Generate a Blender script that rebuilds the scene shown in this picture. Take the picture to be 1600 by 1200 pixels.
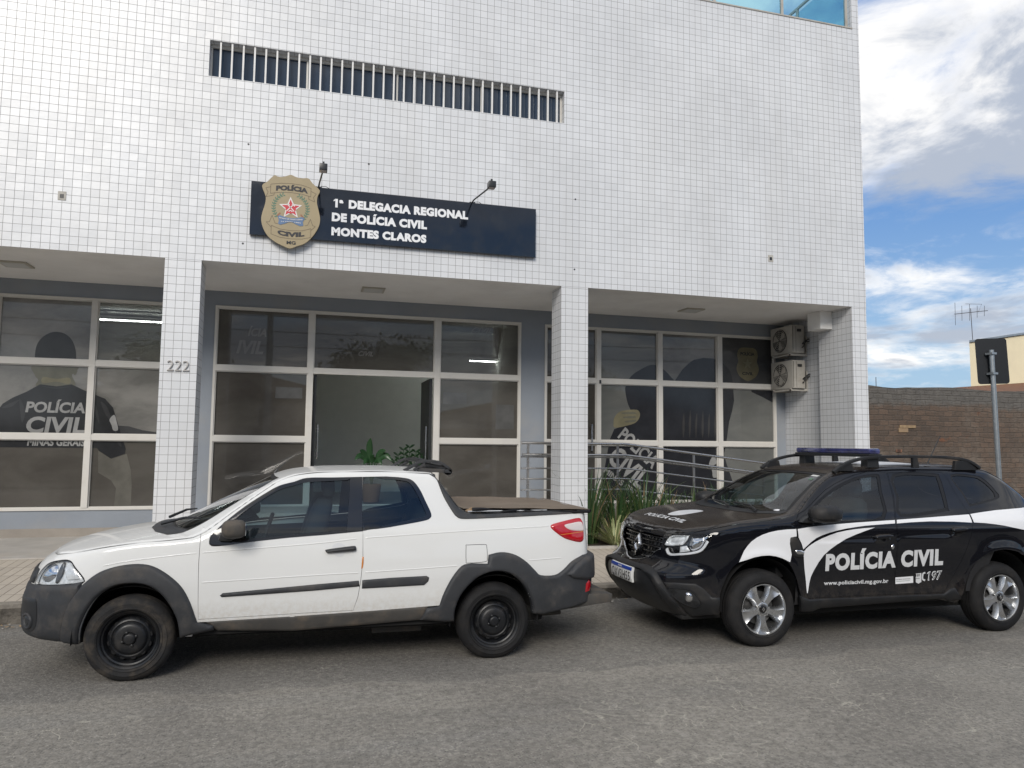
import bpy, bmesh, math, random
import numpy as np
from mathutils import Vector, Matrix
from mathutils.geometry import delaunay_2d_cdt
random.seed(7); RNG = np.random.default_rng(11)
for _o in list(bpy.data.objects): bpy.data.objects.remove(_o)
SC = bpy.context.scene; COL = SC.collection; R = math.radians
# ------------------------------------------------------------------ camera
FPX = 1150.0
cam = bpy.data.cameras.new('camera'); co = bpy.data.objects.new('camera', cam); COL.objects.link(co)
cam.sensor_fit = 'HORIZONTAL'; cam.sensor_width = 36.0; cam.lens = 36.0*FPX/1600; cam.clip_start = .05; cam.clip_end = 3000
cam_x = Vector((.96295225, -.2694582, .01073542)); cam_y = Vector((-.03179548, -.07391469, .99675758)); cam_f = Vector((.267791, .96017129, .07974387))
co.matrix_world = Matrix(((cam_x.x, cam_y.x, -cam_f.x, 0), (cam_x.y, cam_y.y, -cam_f.y, 0), (cam_x.z, cam_y.z, -cam_f.z, 1.74), (0, 0, 0, 1)))
SC.camera = co
SC.view_settings.view_transform = 'Standard'; SC.view_settings.look = 'None'; SC.view_settings.gamma = 1.0
SC.view_settings.exposure = EXPOSURE = 0.76
SC.cycles.max_bounces = 8; SC.cycles.transparent_max_bounces = 12; SC.cycles.use_denoising = True
SC.cycles.sample_clamp_indirect = 6.0
# ------------------------------------------------------------------ sun and sky
SUN_EL, SUN_AZ = R(31), R(203)          # azimuth measured clockwise from +Y; the sun stands behind the camera to the left
sd = Vector((math.sin(SUN_AZ)*math.cos(SUN_EL), math.cos(SUN_AZ)*math.cos(SUN_EL), math.sin(SUN_EL)))
sl = bpy.data.lights.new('sun', 'SUN'); so = bpy.data.objects.new('sun', sl); COL.objects.link(so)
sl.energy = 1.5; sl.angle = R(24); sl.color = (1.0, .945, .865)
so.rotation_euler = (-sd).to_track_quat('-Z', 'Y').to_euler()
class NT:
    """small helper around a node tree"""
    def __init__(s, tree): s.t = tree; s.n = tree.nodes; s.l = tree.links
    def add(s, typ, inp=None, **kw):
        n = s.n.new(typ)
        for k, v in kw.items(): setattr(n, k, v)
        for k, v in (inp or {}).items(): s.put(n.inputs[k], v)
        return n
    def put(s, sock, v):
        if hasattr(v, 'is_output'): s.l.new(v, sock)
        elif hasattr(v, 'outputs'): s.l.new(v.outputs[0], sock)
        else:
            if isinstance(v, tuple) and len(v) == 3 and sock.type == 'RGBA': v = v+(1,)
            sock.default_value = v
    def math(s, op, a, b=0.0, c=0.0, clamp=False):
        n = s.n.new('ShaderNodeMath'); n.operation = op; n.use_clamp = clamp
        s.put(n.inputs[0], a); s.put(n.inputs[1], b); s.put(n.inputs[2], c); return n.outputs[0]
    def vmath(s, op, a, b=(0, 0, 0), sc=None):
        n = s.n.new('ShaderNodeVectorMath'); n.operation = op; s.put(n.inputs[0], a); s.put(n.inputs[1], b)
        if sc is not None: s.put(n.inputs['Scale'], sc)
        return n.outputs['Value'] if op in ('LENGTH', 'DOT_PRODUCT', 'DISTANCE') else n.outputs[0]
    def mix(s, f, a, b, mode='MIX'):
        n = s.n.new('ShaderNodeMix'); n.data_type = 'RGBA'; n.blend_type = mode
        s.put(n.inputs[0], f); s.put(n.inputs[6], a); s.put(n.inputs[7], b); return n.outputs[2]
    def noise(s, vec, scale, detail=4, rough=.55, dist=0.0):
        n = s.n.new('ShaderNodeTexNoise'); n.inputs['Scale'].default_value = scale; n.inputs['Detail'].default_value = detail
        n.inputs['Roughness'].default_value = rough; n.inputs['Distortion'].default_value = dist
        if vec is not None: s.put(n.inputs['Vector'], vec)
        return n.outputs[0]
    def ramp(s, v, lo, hi, a=0.0, b=1.0, smooth=True):
        n = s.n.new('ShaderNodeMapRange'); n.interpolation_type = 'SMOOTHSTEP' if smooth else 'LINEAR'; n.clamp = True
        s.put(n.inputs[0], v)
        for k, q in zip((1, 2, 3, 4), (lo, hi, a, b)): s.put(n.inputs[k], q)
        return n.outputs[0]
W = bpy.data.worlds.new('World'); SC.world = W; W.use_nodes = True
w = NT(W.node_tree); w.n.clear()
sky = w.add('ShaderNodeTexSky', sky_type='NISHITA', sun_disc=False, sun_elevation=SUN_EL, sun_rotation=SUN_AZ, air_density=1.1, dust_density=1.2, ozone_density=1.3)
d = w.vmath('NORMALIZE', w.add('ShaderNodeTexCoord').outputs['Generated'])
sx = w.add('ShaderNodeSeparateXYZ', {0: d})
el = w.math('MAXIMUM', sx.outputs[2], 0.0)
q = w.vmath('DIVIDE', d, w.add('ShaderNodeCombineXYZ', {0: w.math('ADD', el, .16), 1: w.math('ADD', el, .16), 2: 1.0}))
pos = w.add('ShaderNodeCombineXYZ', {0: w.add('ShaderNodeSeparateXYZ', {0: q}).outputs[0], 1: w.add('ShaderNodeSeparateXYZ', {0: q}).outputs[1], 2: 0.0}).outputs[0]
n1 = w.noise(w.vmath('ADD', pos, (8.8, 5.1, 0)), 1.0, 10, .58, .35)
n2 = w.noise(w.vmath('ADD', pos, (9.3, 4.2, 2.0)), 3.2, 9, .62, .4)
nn = w.math('ADD', w.math('MULTIPLY', n1, .60), w.math('MULTIPLY', n2, .40))
# how cloudy each height of the sky is: a low bank of cumulus, thin streaks, a blue gap, then a large bank, broken blue and cloud overhead
cov = w.add('ShaderNodeValToRGB', {0: el})
CR = cov.color_ramp; CR.interpolation = 'EASE'
pts = [(0.0, .50), (.06, .47), (.085, .52), (.115, .62), (.14, .55), (.165, .53), (.20, .60), (.235, .52), (.27, .475), (.32, .56), (.38, .63), (.50, .66), (.62, .52), (.72, .56), (.82, .72), (1.0, .72)]
while len(CR.elements) < len(pts): CR.elements.new(.5)
for e_, (p_, v_) in zip(CR.elements, pts): e_.position = p_; e_.color = (v_, v_, v_, 1)
dens = w.ramp(w.math('ADD', nn, w.math('SUBTRACT', cov.outputs[0], .5)), .46, .62)
shade = w.ramp(w.math('ADD', w.noise(w.vmath('ADD', pos, (8.8, 5.1-.13, .0)), 1.0, 5, .55, .35), w.math('MULTIPLY', w.math('SUBTRACT', n2, .5), .6)), .42, .58)
cloud = w.mix(shade, (6.9, 6.75, 6.5), (2.9, 3.2, 3.75))
blue = w.mix(w.ramp(el, .03, .36), (2.0, 3.1, 4.4), (.62, 1.6, 3.7))
skyc = w.mix(.86, sky.outputs[0], blue)
bg = w.add('ShaderNodeBackground', {0: w.mix(w.math('MULTIPLY', dens, .94), skyc, cloud), 1: .10})
w.l.new(bg.outputs[0], w.add('ShaderNodeOutputWorld').inputs[0])
# ------------------------------------------------------------------ materials
MATS = {}
def new_mat(name):
    m = bpy.data.materials.new(name); m.use_nodes = True; t = NT(m.node_tree)
    b = t.n['Principled BSDF']; MATS[name] = m; return m, t, b
def setp(b, col=None, rough=None, metal=None, coat=None, spec=None, trans=None, ior=None, emit=None, es=None):
    for k, v in (('Base Color', col), ('Roughness', rough), ('Metallic', metal), ('Coat Weight', coat), ('Specular IOR Level', spec), ('Transmission Weight', trans), ('IOR', ior), ('Emission Color', emit), ('Emission Strength', es)):
        if v is not None: b.inputs[k].default_value = (v+(1,) if isinstance(v, tuple) else v)
def plain(name, col, rough=.5, metal=0., coat=0., spec=.5, vary=0.0, vscale=6.0, dirt=None, bump=0.0, bscale=120.0):
    """a procedural surface: base colour with a soft noise variation, optional dirt tint and micro bump"""
    m, t, b = new_mat(name); setp(b, col, rough, metal, coat, spec)
    tc = t.add('ShaderNodeTexCoord').outputs['Object']
    c = t.add('ShaderNodeRGB'); c.outputs[0].default_value = col+(1,); c = c.outputs[0]
    if vary:
        f = t.ramp(t.noise(tc, vscale, 6, .6), .25, .75, 1-vary, 1+vary)
        c = t.mix(1.0, c, t.add('ShaderNodeCombineXYZ', {0: f, 1: f, 2: f}).outputs[0], 'MULTIPLY')
    if dirt:
        c = t.mix(t.math('MULTIPLY', t.ramp(t.noise(tc, dirt[1], 7, .65), .45, .75), dirt[2]), c, dirt[0])
        t.put(b.inputs['Roughness'], t.ramp(t.noise(tc, dirt[1], 7, .65), .35, .8, rough, min(1, rough+.25)))
    t.put(b.inputs['Base Color'], c)
    if bump:
        bn = t.add('ShaderNodeBump', {'Strength': bump, 'Distance': .01, 'Height': t.noise(tc, bscale, 3, .6)}); t.put(b.inputs['Normal'], bn)
    return m
def tile_mat(name, c1, c2, grout, pitch=.103, joint=.0023, tilt=.03, rough=.36):
    m, t, b = new_mat(name); uv = t.add('ShaderNodeTexCoord').outputs['UV']
    br = t.add('ShaderNodeTexBrick', {'Vector': uv, 'Color1': c1, 'Color2': c2, 'Mortar': grout, 'Scale': 1.0, 'Mortar Size': joint, 'Mortar Smooth': .15, 'Bias': 0.0, 'Brick Width': pitch, 'Row Height': pitch})
    br.offset = 0.0; br.squash = 1.0
    cell = t.vmath('FLOOR', t.vmath('SCALE', uv, sc=1/pitch))
    wn = t.add('ShaderNodeTexWhiteNoise', {'Vector': cell}, noise_dimensions='3D')
    # dusty streaks and greyed joints that vary over the wall
    vs = t.vmath('MULTIPLY', uv, (1.6, .22, 1))
    st = t.ramp(t.noise(vs, 1.1, 5, .6), .40, .75, 0, .20)
    big = t.ramp(t.noise(uv, .7, 4, .6), .3, .7, .93, 1.04)
    c = t.mix(st, br.outputs[0], (.52, .50, .47))
    c = t.mix(1.0, c, t.add('ShaderNodeCombineXYZ', {0: big, 1: big, 2: big}).outputs[0], 'MULTIPLY')
    jn = t.ramp(t.noise(uv, 1.8, 3, .6), .38, .62, .15, 1.0)
    su_ = t.add('ShaderNodeSeparateXYZ', {0: uv}); ku = t.math('ROUND', t.math('DIVIDE', su_.outputs[0], pitch)); kv = t.math('ROUND', t.math('DIVIDE', su_.outputs[1], pitch))
    for k_, arr in ((ku, (-21, 9, 10, 56, 71)), (kv, (49, 58, 73))):
        for a_ in arr: jn = t.math('MAXIMUM', jn, t.math('MULTIPLY', t.math('COMPARE', k_, float(a_), .2), 1.25))
    c = t.mix(t.math('MULTIPLY', br.outputs['Fac'], jn, clamp=True), t.mix(br.outputs['Fac'], c, t.mix(.5, c, grout)), grout)
    b.inputs['Specular IOR Level'].default_value = .8
    t.put(b.inputs['Base Color'], c)
    t.put(b.inputs['Roughness'], t.ramp(br.outputs['Fac'], 0, 1, rough, .8))
    g = t.add('ShaderNodeNewGeometry').outputs['Normal']
    off = t.vmath('SCALE', t.vmath('SUBTRACT', wn.outputs['Color'], (.5, .5, .5)), sc=tilt)
    wav = t.add('ShaderNodeBump', {'Strength': .25, 'Distance': .004, 'Height': t.math('SUBTRACT', t.noise(uv, 14, 2, .5), t.math('MULTIPLY', br.outputs['Fac'], 1.2)), 'Normal': t.vmath('NORMALIZE', t.vmath('ADD', g, off))})
    t.put(b.inputs['Normal'], wav); return m
tile_mat('facade tile', (.675, .685, .70), (.64, .65, .663), (.17, .165, .16))
plain('render white', (.84, .825, .80), .8, vary=.06, vscale=1.2, dirt=((.60, .56, .52), .9, .3), bump=.15, bscale=60)
plain('wall blue grey', (.25, .275, .31), .75, vary=.06, vscale=1.5, dirt=((.36, .34, .31), 1.3, .35), bump=.12, bscale=70)
plain('wall plinth', (.30, .27, .235), .9, vary=.12, vscale=2.2, bump=.3, bscale=40)
plain('cement floor', (.43, .405, .37), .85, vary=.15, vscale=1.8, dirt=((.40, .34, .27), 1.2, .5), bump=.2, bscale=50)
plain('aluminium frame', (.62, .60, .56), .42, spec=.5, vary=.05, vscale=3, dirt=((.40, .36, .30), 3.0, .30))
plain('white bar', (.72, .71, .69), .4, dirt=((.45, .42, .38), 5.0, .3))
plain('interior wall', (.78, .79, .75), .85, vary=.03)
plain('interior dark', (.055, .055, .055), .7, vary=.2)
plain('interior floor', (.22, .20, .18), .4, vary=.1)
plain('steel tube', (.56, .54, .52), .22, metal=1.0, dirt=((.40, .37, .34), 3.0, .2))
plain('black plastic', (.018, .019, .021), .42)
plain('black metal', (.02, .021, .023), .35)
plain('white letters', (.78, .79, .80), .45)
plain('shield gold', (.33, .265, .155), .42, vary=.05, vscale=5)
plain('black letters', (.022, .022, .025), .5)
plain('emblem red', (.52, .035, .05), .45); plain('emblem white', (.70, .68, .66), .45); plain('emblem green', (.09, .17, .11), .5)
plain('emblem blue', (.10, .17, .30), .45); plain('emblem line', (.12, .09, .05), .5); plain('emblem brown', (.28, .12, .06), .5)
plain('brushed number', (.46, .44, .42), .35, metal=.8)
plain('ac casing', (.42, .40, .36), .5, vary=.06, vscale=4, dirt=((.24, .20, .16), 5.0, .55))
plain('fan black', (.03, .03, .03), .5)
plain('lamp diffuser', (.46, .43, .36), .5)
plain('sign back', (.006, .008, .011), .45, spec=.3)
plain('galvanised', (.34, .37, .39), .38, metal=.7, vary=.12, vscale=9)
plain('cream paint', (.74, .66, .46), .8, vary=.04, vscale=.6, dirt=((.5, .43, .33), .8, .25))
plain('antenna metal', (.13, .12, .12), .5, metal=.6)
plain('soil', (.06, .045, .033), .95, vary=.3, vscale=12, bump=.6, bscale=30)
plain('clay pot', (.22, .11, .06), .8, vary=.1)
plain('paper', (.55, .55, .53), .8)
plain('dry leaf', (.30, .21, .12), .8, vary=.3, vscale=20)
m, t, b = new_mat('sign navy'); setp(b, (.006, .0085, .014), .12, spec=.55, coat=.4); b.inputs['Coat Roughness'].default_value = .05
tc = t.add('ShaderNodeTexCoord').outputs['Object']
t.put(b.inputs['Base Color'], t.mix(t.ramp(t.noise(tc, 2.2, 6, .65), .55, .8, 0, .22), (.006, .0085, .014), (.10, .10, .10)))
t.put(b.inputs['Roughness'], t.ramp(t.noise(tc, 3, 5, .6), .4, .75, .06, .28))
def glass_mat(name, tint, film=None, opaque=0.0, rough=.02, ior=1.5, spec=1.0):
    """thin pane: tinted see-through, optionally with an opaque film behind, plus a Fresnel reflection"""
    m = bpy.data.materials.new(name); m.use_nodes = True; MATS[name] = m; t = NT(m.node_tree); t.n.clear()
    out = t.add('ShaderNodeOutputMaterial'); tr = t.add('ShaderNodeBsdfTransparent', {0: tint})
    tc = t.add('ShaderNodeTexCoord').outputs['Object']
    gl = t.add('ShaderNodeBsdfGlossy', {0: (1, 1, 1), 1: rough})
    ge = t.add('ShaderNodeNewGeometry'); cs_ = t.math('ABSOLUTE', t.vmath('DOT_PRODUCT', ge.outputs['Incoming'], ge.outputs['Normal']))
    fr = t.math('MULTIPLY', t.math('ADD', .042, t.math('MULTIPLY', .958, t.math('POWER', t.math('SUBTRACT', 1.0, cs_, clamp=True), 5.0))), spec, clamp=True)
    body = tr.outputs[0]
    if film:
        c = t.mix(t.ramp(t.noise(t.vmath('MULTIPLY', tc, (1, 1, 2.2)), .9, 6, .6, .4), .3, .7), film[0], film[1])
        df = t.add('ShaderNodeBsdfDiffuse', {0: c})
        ms = t.add('ShaderNodeMixShader', {0: opaque, 1: tr.outputs[0], 2: df.outputs[0]}); body = ms.outputs[0]
    mx = t.add('ShaderNodeMixShader', {0: fr, 1: body, 2: gl.outputs[0]})
    bm_ = t.add('ShaderNodeBump', {'Strength': .03, 'Distance': .02, 'Height': t.noise(tc, 1.5, 2, .5)})
    t.put(gl.inputs['Normal'], bm_)
    t.l.new(mx.outputs[0], out.inputs[0]); return m
glass_mat('pane dark', (.30, .30, .29), ((.085, .077, .068), (.128, .118, .105)), .7, .015)
glass_mat('pane print', (.30, .30, .29), ((.13, .127, .12), (.26, .252, .236)), .9, .015)
glass_mat('pane print dark', (.30, .30, .29), ((.040, .041, .045), (.066, .066, .066)), .86, .015)
glass_mat('pane print pale', (.30, .30, .29), ((.125, .129, .124), (.175, .177, .166)), .9, .015)
glass_mat('pane band', (.30, .38, .45), ((.030, .048, .078), (.036, .056, .09)), .8, .02)
glass_mat('terrace glass', (.60, .80, .87), rough=.01)
glass_mat('car glass', (.44, .54, .57), rough=.004, spec=1.35)
glass_mat('car glass dark', (.14, .16, .18), rough=.004, spec=1.35)
glass_mat('lamp glass', (.90, .91, .92), rough=.01)
def emis(name, col, s):
    m, t, b = new_mat(name); setp(b, (.8, .8, .8), .5, emit=col, es=s); return m
emis('tube glow', (.93, 1.0, .97), 46.0)
# print on the film: flat inks
for nm, c in dict(hair=(.024, .024, .024), neck=(.125, .122, .094), shirt=(.028, .029, .031), pants=(.115, .11, .096), hills=(.055, .056, .058), letters=(.27, .27, .265), mass=(.022, .023, .027), hand=(.17, .155, .10), gold=(.13, .115, .07), paleink=(.10, .10, .098), fold=(.042, .043, .045), sheen=(.045, .043, .042), faint=(.16, .15, .138)).items():
    m, t, b = new_mat('ink '+nm); setp(b, c, .12, spec=.5)
    tc = t.add('ShaderNodeTexCoord').outputs['Object']
    f = t.ramp(t.noise(tc, 3.0, 6, .6), .3, .7, .82, 1.18); t.put(b.inputs['Base Color'], t.mix(1.0, c, t.add('ShaderNodeCombineXYZ', {0: f, 1: f, 2: f}).outputs[0], 'MULTIPLY'))
# asphalt: grey, dusty, speckled with pale aggregate, cracks filled with sand, older darker patch beside the kerb
m, t, b = new_mat('asphalt'); setp(b, (.15, .15, .15), .9, spec=.3); P3 = t.add('ShaderNodeTexCoord').outputs['Object']
base = t.mix(t.ramp(t.noise(P3, .55, 6, .6, .4), .32, .70), (.190, .176, .155), (.268, .249, .216))
base = t.mix(t.ramp(t.noise(t.vmath('MULTIPLY', P3, (.35, 1.6, 1)), 1.1, 5, .6), .5, .72, 0, .5), base, (.225, .217, .20))
ty = t.add('ShaderNodeSeparateXYZ', {0: P3})
wob = t.math('MULTIPLY', t.math('SUBTRACT', t.noise(P3, .8, 5, .6), .5), 1.1)
old = t.ramp(t.math('ADD', ty.outputs[1], wob), 5.52, 5.56)
base = t.mix(t.math('MULTIPLY', old, .38), base, (.115, .112, .107))
spk = t.add('ShaderNodeTexVoronoi', {'Vector': P3, 'Scale': 62.0}, feature='F1')
base = t.mix(t.ramp(spk.outputs['Distance'], .22, .42, .75, 0), base, t.mix(t.add('ShaderNodeSeparateXYZ', {0: spk.outputs['Color']}).outputs[0], (.36, .34, .305), (.055, .054, .052)))
lane = t.ramp(t.noise(t.vmath('MULTIPLY', P3, (.12, 1.0, 1)), 1.6, 4, .55), .50, .72, 0, .22); base = t.mix(lane, base, (.105, .102, .098))
oil = t.ramp(t.noise(t.vmath('MULTIPLY', P3, (.8, 1.3, 1)), 1.9, 5, .6), .66, .76, 0, .26); base = t.mix(oil, base, (.07, .068, .066))
gr1 = t.noise(P3, 26, 5, .75); base = t.mix(1.0, base, t.add('ShaderNodeCombineXYZ', {0: t.ramp(gr1, .3, .7, .72, 1.28), 1: t.ramp(gr1, .3, .7, .72, 1.28), 2: t.ramp(gr1, .3, .7, .72, 1.28)}).outputs[0], 'MULTIPLY')
worn = t.ramp(t.noise(P3, 1.3, 6, .65), .52, .70)
vo2 = t.add('ShaderNodeTexVoronoi', {'Vector': P3, 'Scale': 34.0}, feature='F1')
base = t.mix(t.math('MULTIPLY', worn, t.ramp(vo2.outputs['Distance'], .2, .45, .9, 0)), base, (.36, .335, .29))
dn = t.add('ShaderNodeTexNoise', {'Vector': P3, 'Scale': 3.0, 'Detail': 5.0})
pd = t.vmath('ADD', P3, t.vmath('SCALE', t.vmath('SUBTRACT', dn.outputs['Color'], (.5, .5, .5)), sc=.35))
ck = t.add('ShaderNodeTexVoronoi', {'Vector': pd, 'Scale': 1.9}, feature='DISTANCE_TO_EDGE')
ck2 = t.add('ShaderNodeTexVoronoi', {'Vector': pd, 'Scale': 5.2}, feature='DISTANCE_TO_EDGE')
msk = t.ramp(t.noise(t.vmath('ADD', P3, (2.0, 7.3, 0)), .62, 3, .5), .45, .57)
near = t.ramp(ty.outputs[1], 5.0, 5.6, 1, 0)
crk = t.math('MULTIPLY', t.math('MAXIMUM', t.ramp(ck.outputs['Distance'], .002, .014, 1, 0), t.ramp(ck2.outputs['Distance'], .003, .022, .8, 0)), t.math('MULTIPLY', msk, near))
crk = t.math('MULTIPLY', crk, t.ramp(t.noise(P3, 5.0, 4, .65), .44, .60))
base = t.mix(t.math('MULTIPLY', crk, .68), base, (.46, .43, .36))
jn = t.math('ABSOLUTE', t.math('ADD', t.math('SUBTRACT', ty.outputs[1], 5.54), wob))
base = t.mix(t.ramp(jn, .0, .045, .16, 0), base, (.33, .31, .27))
t.put(b.inputs['Base Color'], base)
bh = t.math('ADD', t.noise(P3, 90, 4, .7), t.math('MULTIPLY', spk.outputs['Distance'], 1.2))
t.put(b.inputs['Normal'], t.add('ShaderNodeBump', {'Strength': .45, 'Distance': .006, 'Height': t.math('SUBTRACT', bh, t.math('MULTIPLY', crk, 1.5))}))
# pavement: ribbed cement tiles, ribs across the pavement
m, t, b = new_mat('pavement tile'); setp(b, (.3, .28, .25), .92, spec=.25); P3 = t.add('ShaderNodeTexCoord').outputs['Object']
dd = t.add('ShaderNodeTexNoise', {'Vector': P3, 'Scale': 2.0, 'Detail': 3.0})
pj = t.vmath('ADD', P3, t.vmath('SCALE', t.vmath('SUBTRACT', dd.outputs['Color'], (.5, .5, .5)), sc=.02))
br = t.add('ShaderNodeTexBrick', {'Vector': pj, 'Color1': (.46, .41, .345), 'Color2': (.40, .355, .30), 'Mortar': (.19, .165, .138), 'Scale': 1.0, 'Mortar Size': .005, 'Mortar Smooth': .3, 'Brick Width': .10, 'Row Height': .40})
br.offset = .0
c = t.mix(t.ramp(t.noise(P3, 1.1, 6, .65), .35, .7, 0, .65), br.outputs[0], (.50, .44, .355))
c = t.mix(t.ramp(t.noise(P3, 4.5, 6, .65), .58, .8, 0, .45), c, (.16, .14, .12))
t.put(b.inputs['Base Color'], c)
t.put(b.inputs['Normal'], t.add('ShaderNodeBump', {'Strength': .6, 'Distance': .01, 'Height': t.math('SUBTRACT', t.noise(P3, 50, 4, .6), t.math('MULTIPLY', br.outputs['Fac'], 2.0))}))
# kerb stone
m, t, b = new_mat('kerb stone'); setp(b, (.2, .19, .17), .95, spec=.2); P3 = t.add('ShaderNodeTexCoord').outputs['Object']
c = t.mix(t.ramp(t.noise(P3, 5, 7, .7), .35, .65), (.055, .050, .044), (.19, .172, .148))
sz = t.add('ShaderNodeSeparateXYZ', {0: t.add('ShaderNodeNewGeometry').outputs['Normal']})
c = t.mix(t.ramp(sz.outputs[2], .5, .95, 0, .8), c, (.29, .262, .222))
t.put(b.inputs['Base Color'], c); t.put(b.inputs['Normal'], t.add('ShaderNodeBump', {'Strength': 1.0, 'Distance': .03, 'Height': t.noise(P3, 11, 6, .7)}))
# raw brick wall with smeared mortar
m, t, b = new_mat('raw brick'); setp(b, (.2, .15, .12), .95, spec=.2); uv = t.add('ShaderNodeTexCoord').outputs['UV']
dn = t.add('ShaderNodeTexNoise', {'Vector': uv, 'Scale': 5.0, 'Detail': 4.0}); uvd = t.vmath('ADD', uv, t.vmath('SCALE', t.vmath('SUBTRACT', dn.outputs['Color'], (.5, .5, .5)), sc=.06))
br = t.add('ShaderNodeTexBrick', {'Vector': uvd, 'Color1': (.142, .102, .078), 'Color2': (.104, .081, .066), 'Mortar': (.125, .106, .09), 'Scale': 1.0, 'Mortar Size': .009, 'Mortar Smooth': .8, 'Brick Width': .20, 'Row Height': .092})
rl_ = t.math('ABSOLUTE', t.math('SUBTRACT', t.math('FRACT', t.math('MULTIPLY', t.math('ADD', t.add('ShaderNodeSeparateXYZ', {0: uvd}).outputs[1], 0.0), 21.74)), .5))
c = t.mix(t.ramp(t.noise(uv, 1.1, 6, .65), .46, .68, 0, .75), br.outputs[0], (.185, .155, .128))
c = t.mix(t.ramp(t.noise(t.vmath('MULTIPLY', uv, (1, 2.2, 1)), 1.5, 5, .7), .64, .74, 0, .75), c, (.30, .115, .055))
c = t.mix(t.ramp(t.noise(uv, 7, 6, .7), .5, .75, 0, .5), c, (.07, .06, .052))
sv = t.add('ShaderNodeSeparateXYZ', {0: uv})
band = t.ramp(t.math('ADD', sv.outputs[1], t.math('MULTIPLY', t.noise(uv, 3, 5, .65), .34)), 2.60, 2.70)
c = t.mix(band, c, t.mix(t.noise(uv, 6, 6, .7), (.07, .066, .062), (.19, .178, .162)))
c = t.mix(t.math('MULTIPLY', t.ramp(rl_, .36, .48, 0, .6), t.ramp(t.noise(uv, 4, 4, .6), .35, .6)), c, (.055, .045, .038))
t.put(b.inputs['Base Color'], c)
rib = t.math('SINE', t.math('MULTIPLY', sv.outputs[1], 300.0))
t.put(b.inputs['Normal'], t.add('ShaderNodeBump', {'Strength': .9, 'Distance': .02, 'Height': t.math('SUBTRACT', t.math('ADD', t.noise(uv, 24, 6, .7), t.math('MULTIPLY', rib, .08)), t.math('MULTIPLY', br.outputs['Fac'], .6))}))
# clay roof tiles
m, t, b = new_mat('roof tile'); setp(b, (.35, .16, .09), .85); uv = t.add('ShaderNodeTexCoord').outputs['UV']
su = t.add('ShaderNodeSeparateXYZ', {0: uv}); wv = t.math('SINE', t.math('MULTIPLY', su.outputs[0], 28.0)); wy = t.math('FRACT', t.math('MULTIPLY', su.outputs[1], 2.8))
t.put(b.inputs['Base Color'], t.mix(t.noise(uv, 9, 4, .6), (.40, .19, .11), (.22, .12, .08)))
t.put(b.inputs['Normal'], t.add('ShaderNodeBump', {'Strength': 1.0, 'Distance': .08, 'Height': t.math('ADD', wv, wy)}))
# foliage
def leaf_mat(name, c1, c2, rough=.45):
    m, t, b = new_mat(name); setp(b, c1, rough, spec=.4); uv = t.add('ShaderNodeTexCoord').outputs['UV']
    oi = t.add('ShaderNodeTexCoord').outputs['Object']
    t.put(b.inputs['Base Color'], t.mix(t.noise(oi, 9, 3, .6), c1, c2)); return m
leaf_mat('leaf dark', (.022, .055, .022), (.045, .10, .032)); leaf_mat('leaf mid', (.05, .085, .03), (.09, .13, .045))
leaf_mat('leaf broad', (.018, .05, .02), (.03, .085, .03), .3); leaf_mat('leaf tree', (.035, .06, .02), (.075, .10, .032), .55)
m, t, b = new_mat('leaf striped'); setp(b, (.2, .25, .08), .5); uv = t.add('ShaderNodeTexCoord').outputs['UV']; su = t.add('ShaderNodeSeparateXYZ', {0: uv})
ed = t.math('ABSOLUTE', t.math('SUBTRACT', su.outputs[0], .5))
t.put(b.inputs['Base Color'], t.mix(t.ramp(ed, .22, .32), (.10, .15, .05), (.44, .43, .22)))
plain('bark', (.10, .08, .06), .95, vary=.25, vscale=10, bump=.6, bscale=20)
# cars
m, t, b = new_mat('white paint'); setp(b, (.68, .685, .675), .32, coat=.7, spec=.12); b.inputs['Coat Roughness'].default_value = .06
P3 = t.add('ShaderNodeTexCoord').outputs['Object']; sz = t.add('ShaderNodeSeparateXYZ', {0: P3})
lowd = t.ramp(t.math('ADD', sz.outputs[2], t.math('MULTIPLY', t.noise(P3, 5, 6, .7), .22)), .44, .78, .42, 0)
dk = t.math('MULTIPLY', t.ramp(t.noise(P3, 30, 6, .7), .35, .7), lowd)
up = t.math('MULTIPLY', t.ramp(t.add('ShaderNodeSeparateXYZ', {0: t.add('ShaderNodeNewGeometry').outputs['Normal']}).outputs[2], .8, .98), .13)
dust = t.math('MAXIMUM', t.math('MULTIPLY', dk, 1.0), up)
c = t.mix(dust, (.68, .685, .675), (.42, .35, .26)); t.put(b.inputs['Base Color'], c); t.put(b.inputs['Coat Weight'], t.ramp(dust, 0, .5, .7, .1)); t.put(b.inputs['Roughness'], t.ramp(dust, 0, .4, .32, .6))
m, t, b = new_mat('black paint'); setp(b, (.0055, .006, .0085), .3, coat=1.0, spec=.0); b.inputs['Coat Roughness'].default_value = .025
P3 = t.add('ShaderNodeTexCoord').outputs['Object']
up = t.ramp(t.add('ShaderNodeSeparateXYZ', {0: t.add('ShaderNodeNewGeometry').outputs['Normal']}).outputs[2], .70, 1.0)
dust = t.math('MULTIPLY', up, t.ramp(t.noise(P3, 1.6, 4, .55), .2, .8, .20, .30))
sz = t.add('ShaderNodeSeparateXYZ', {0: P3})
dust = t.math('MAXIMUM', dust, t.math('MULTIPLY', t.ramp(sz.outputs[2], .32, .62, .16, 0), t.ramp(t.noise(P3, 14, 6, .7), .3, .7)))
t.put(b.inputs['Base Color'], t.mix(dust, (.0055, .006, .0085), (.17, .14, .11))); t.put(b.inputs['Coat Weight'], t.ramp(dust, 0, .45, 1.0, .25)); t.put(b.inputs['Coat Roughness'], t.ramp(dust, 0, .4, .02, .25))
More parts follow.
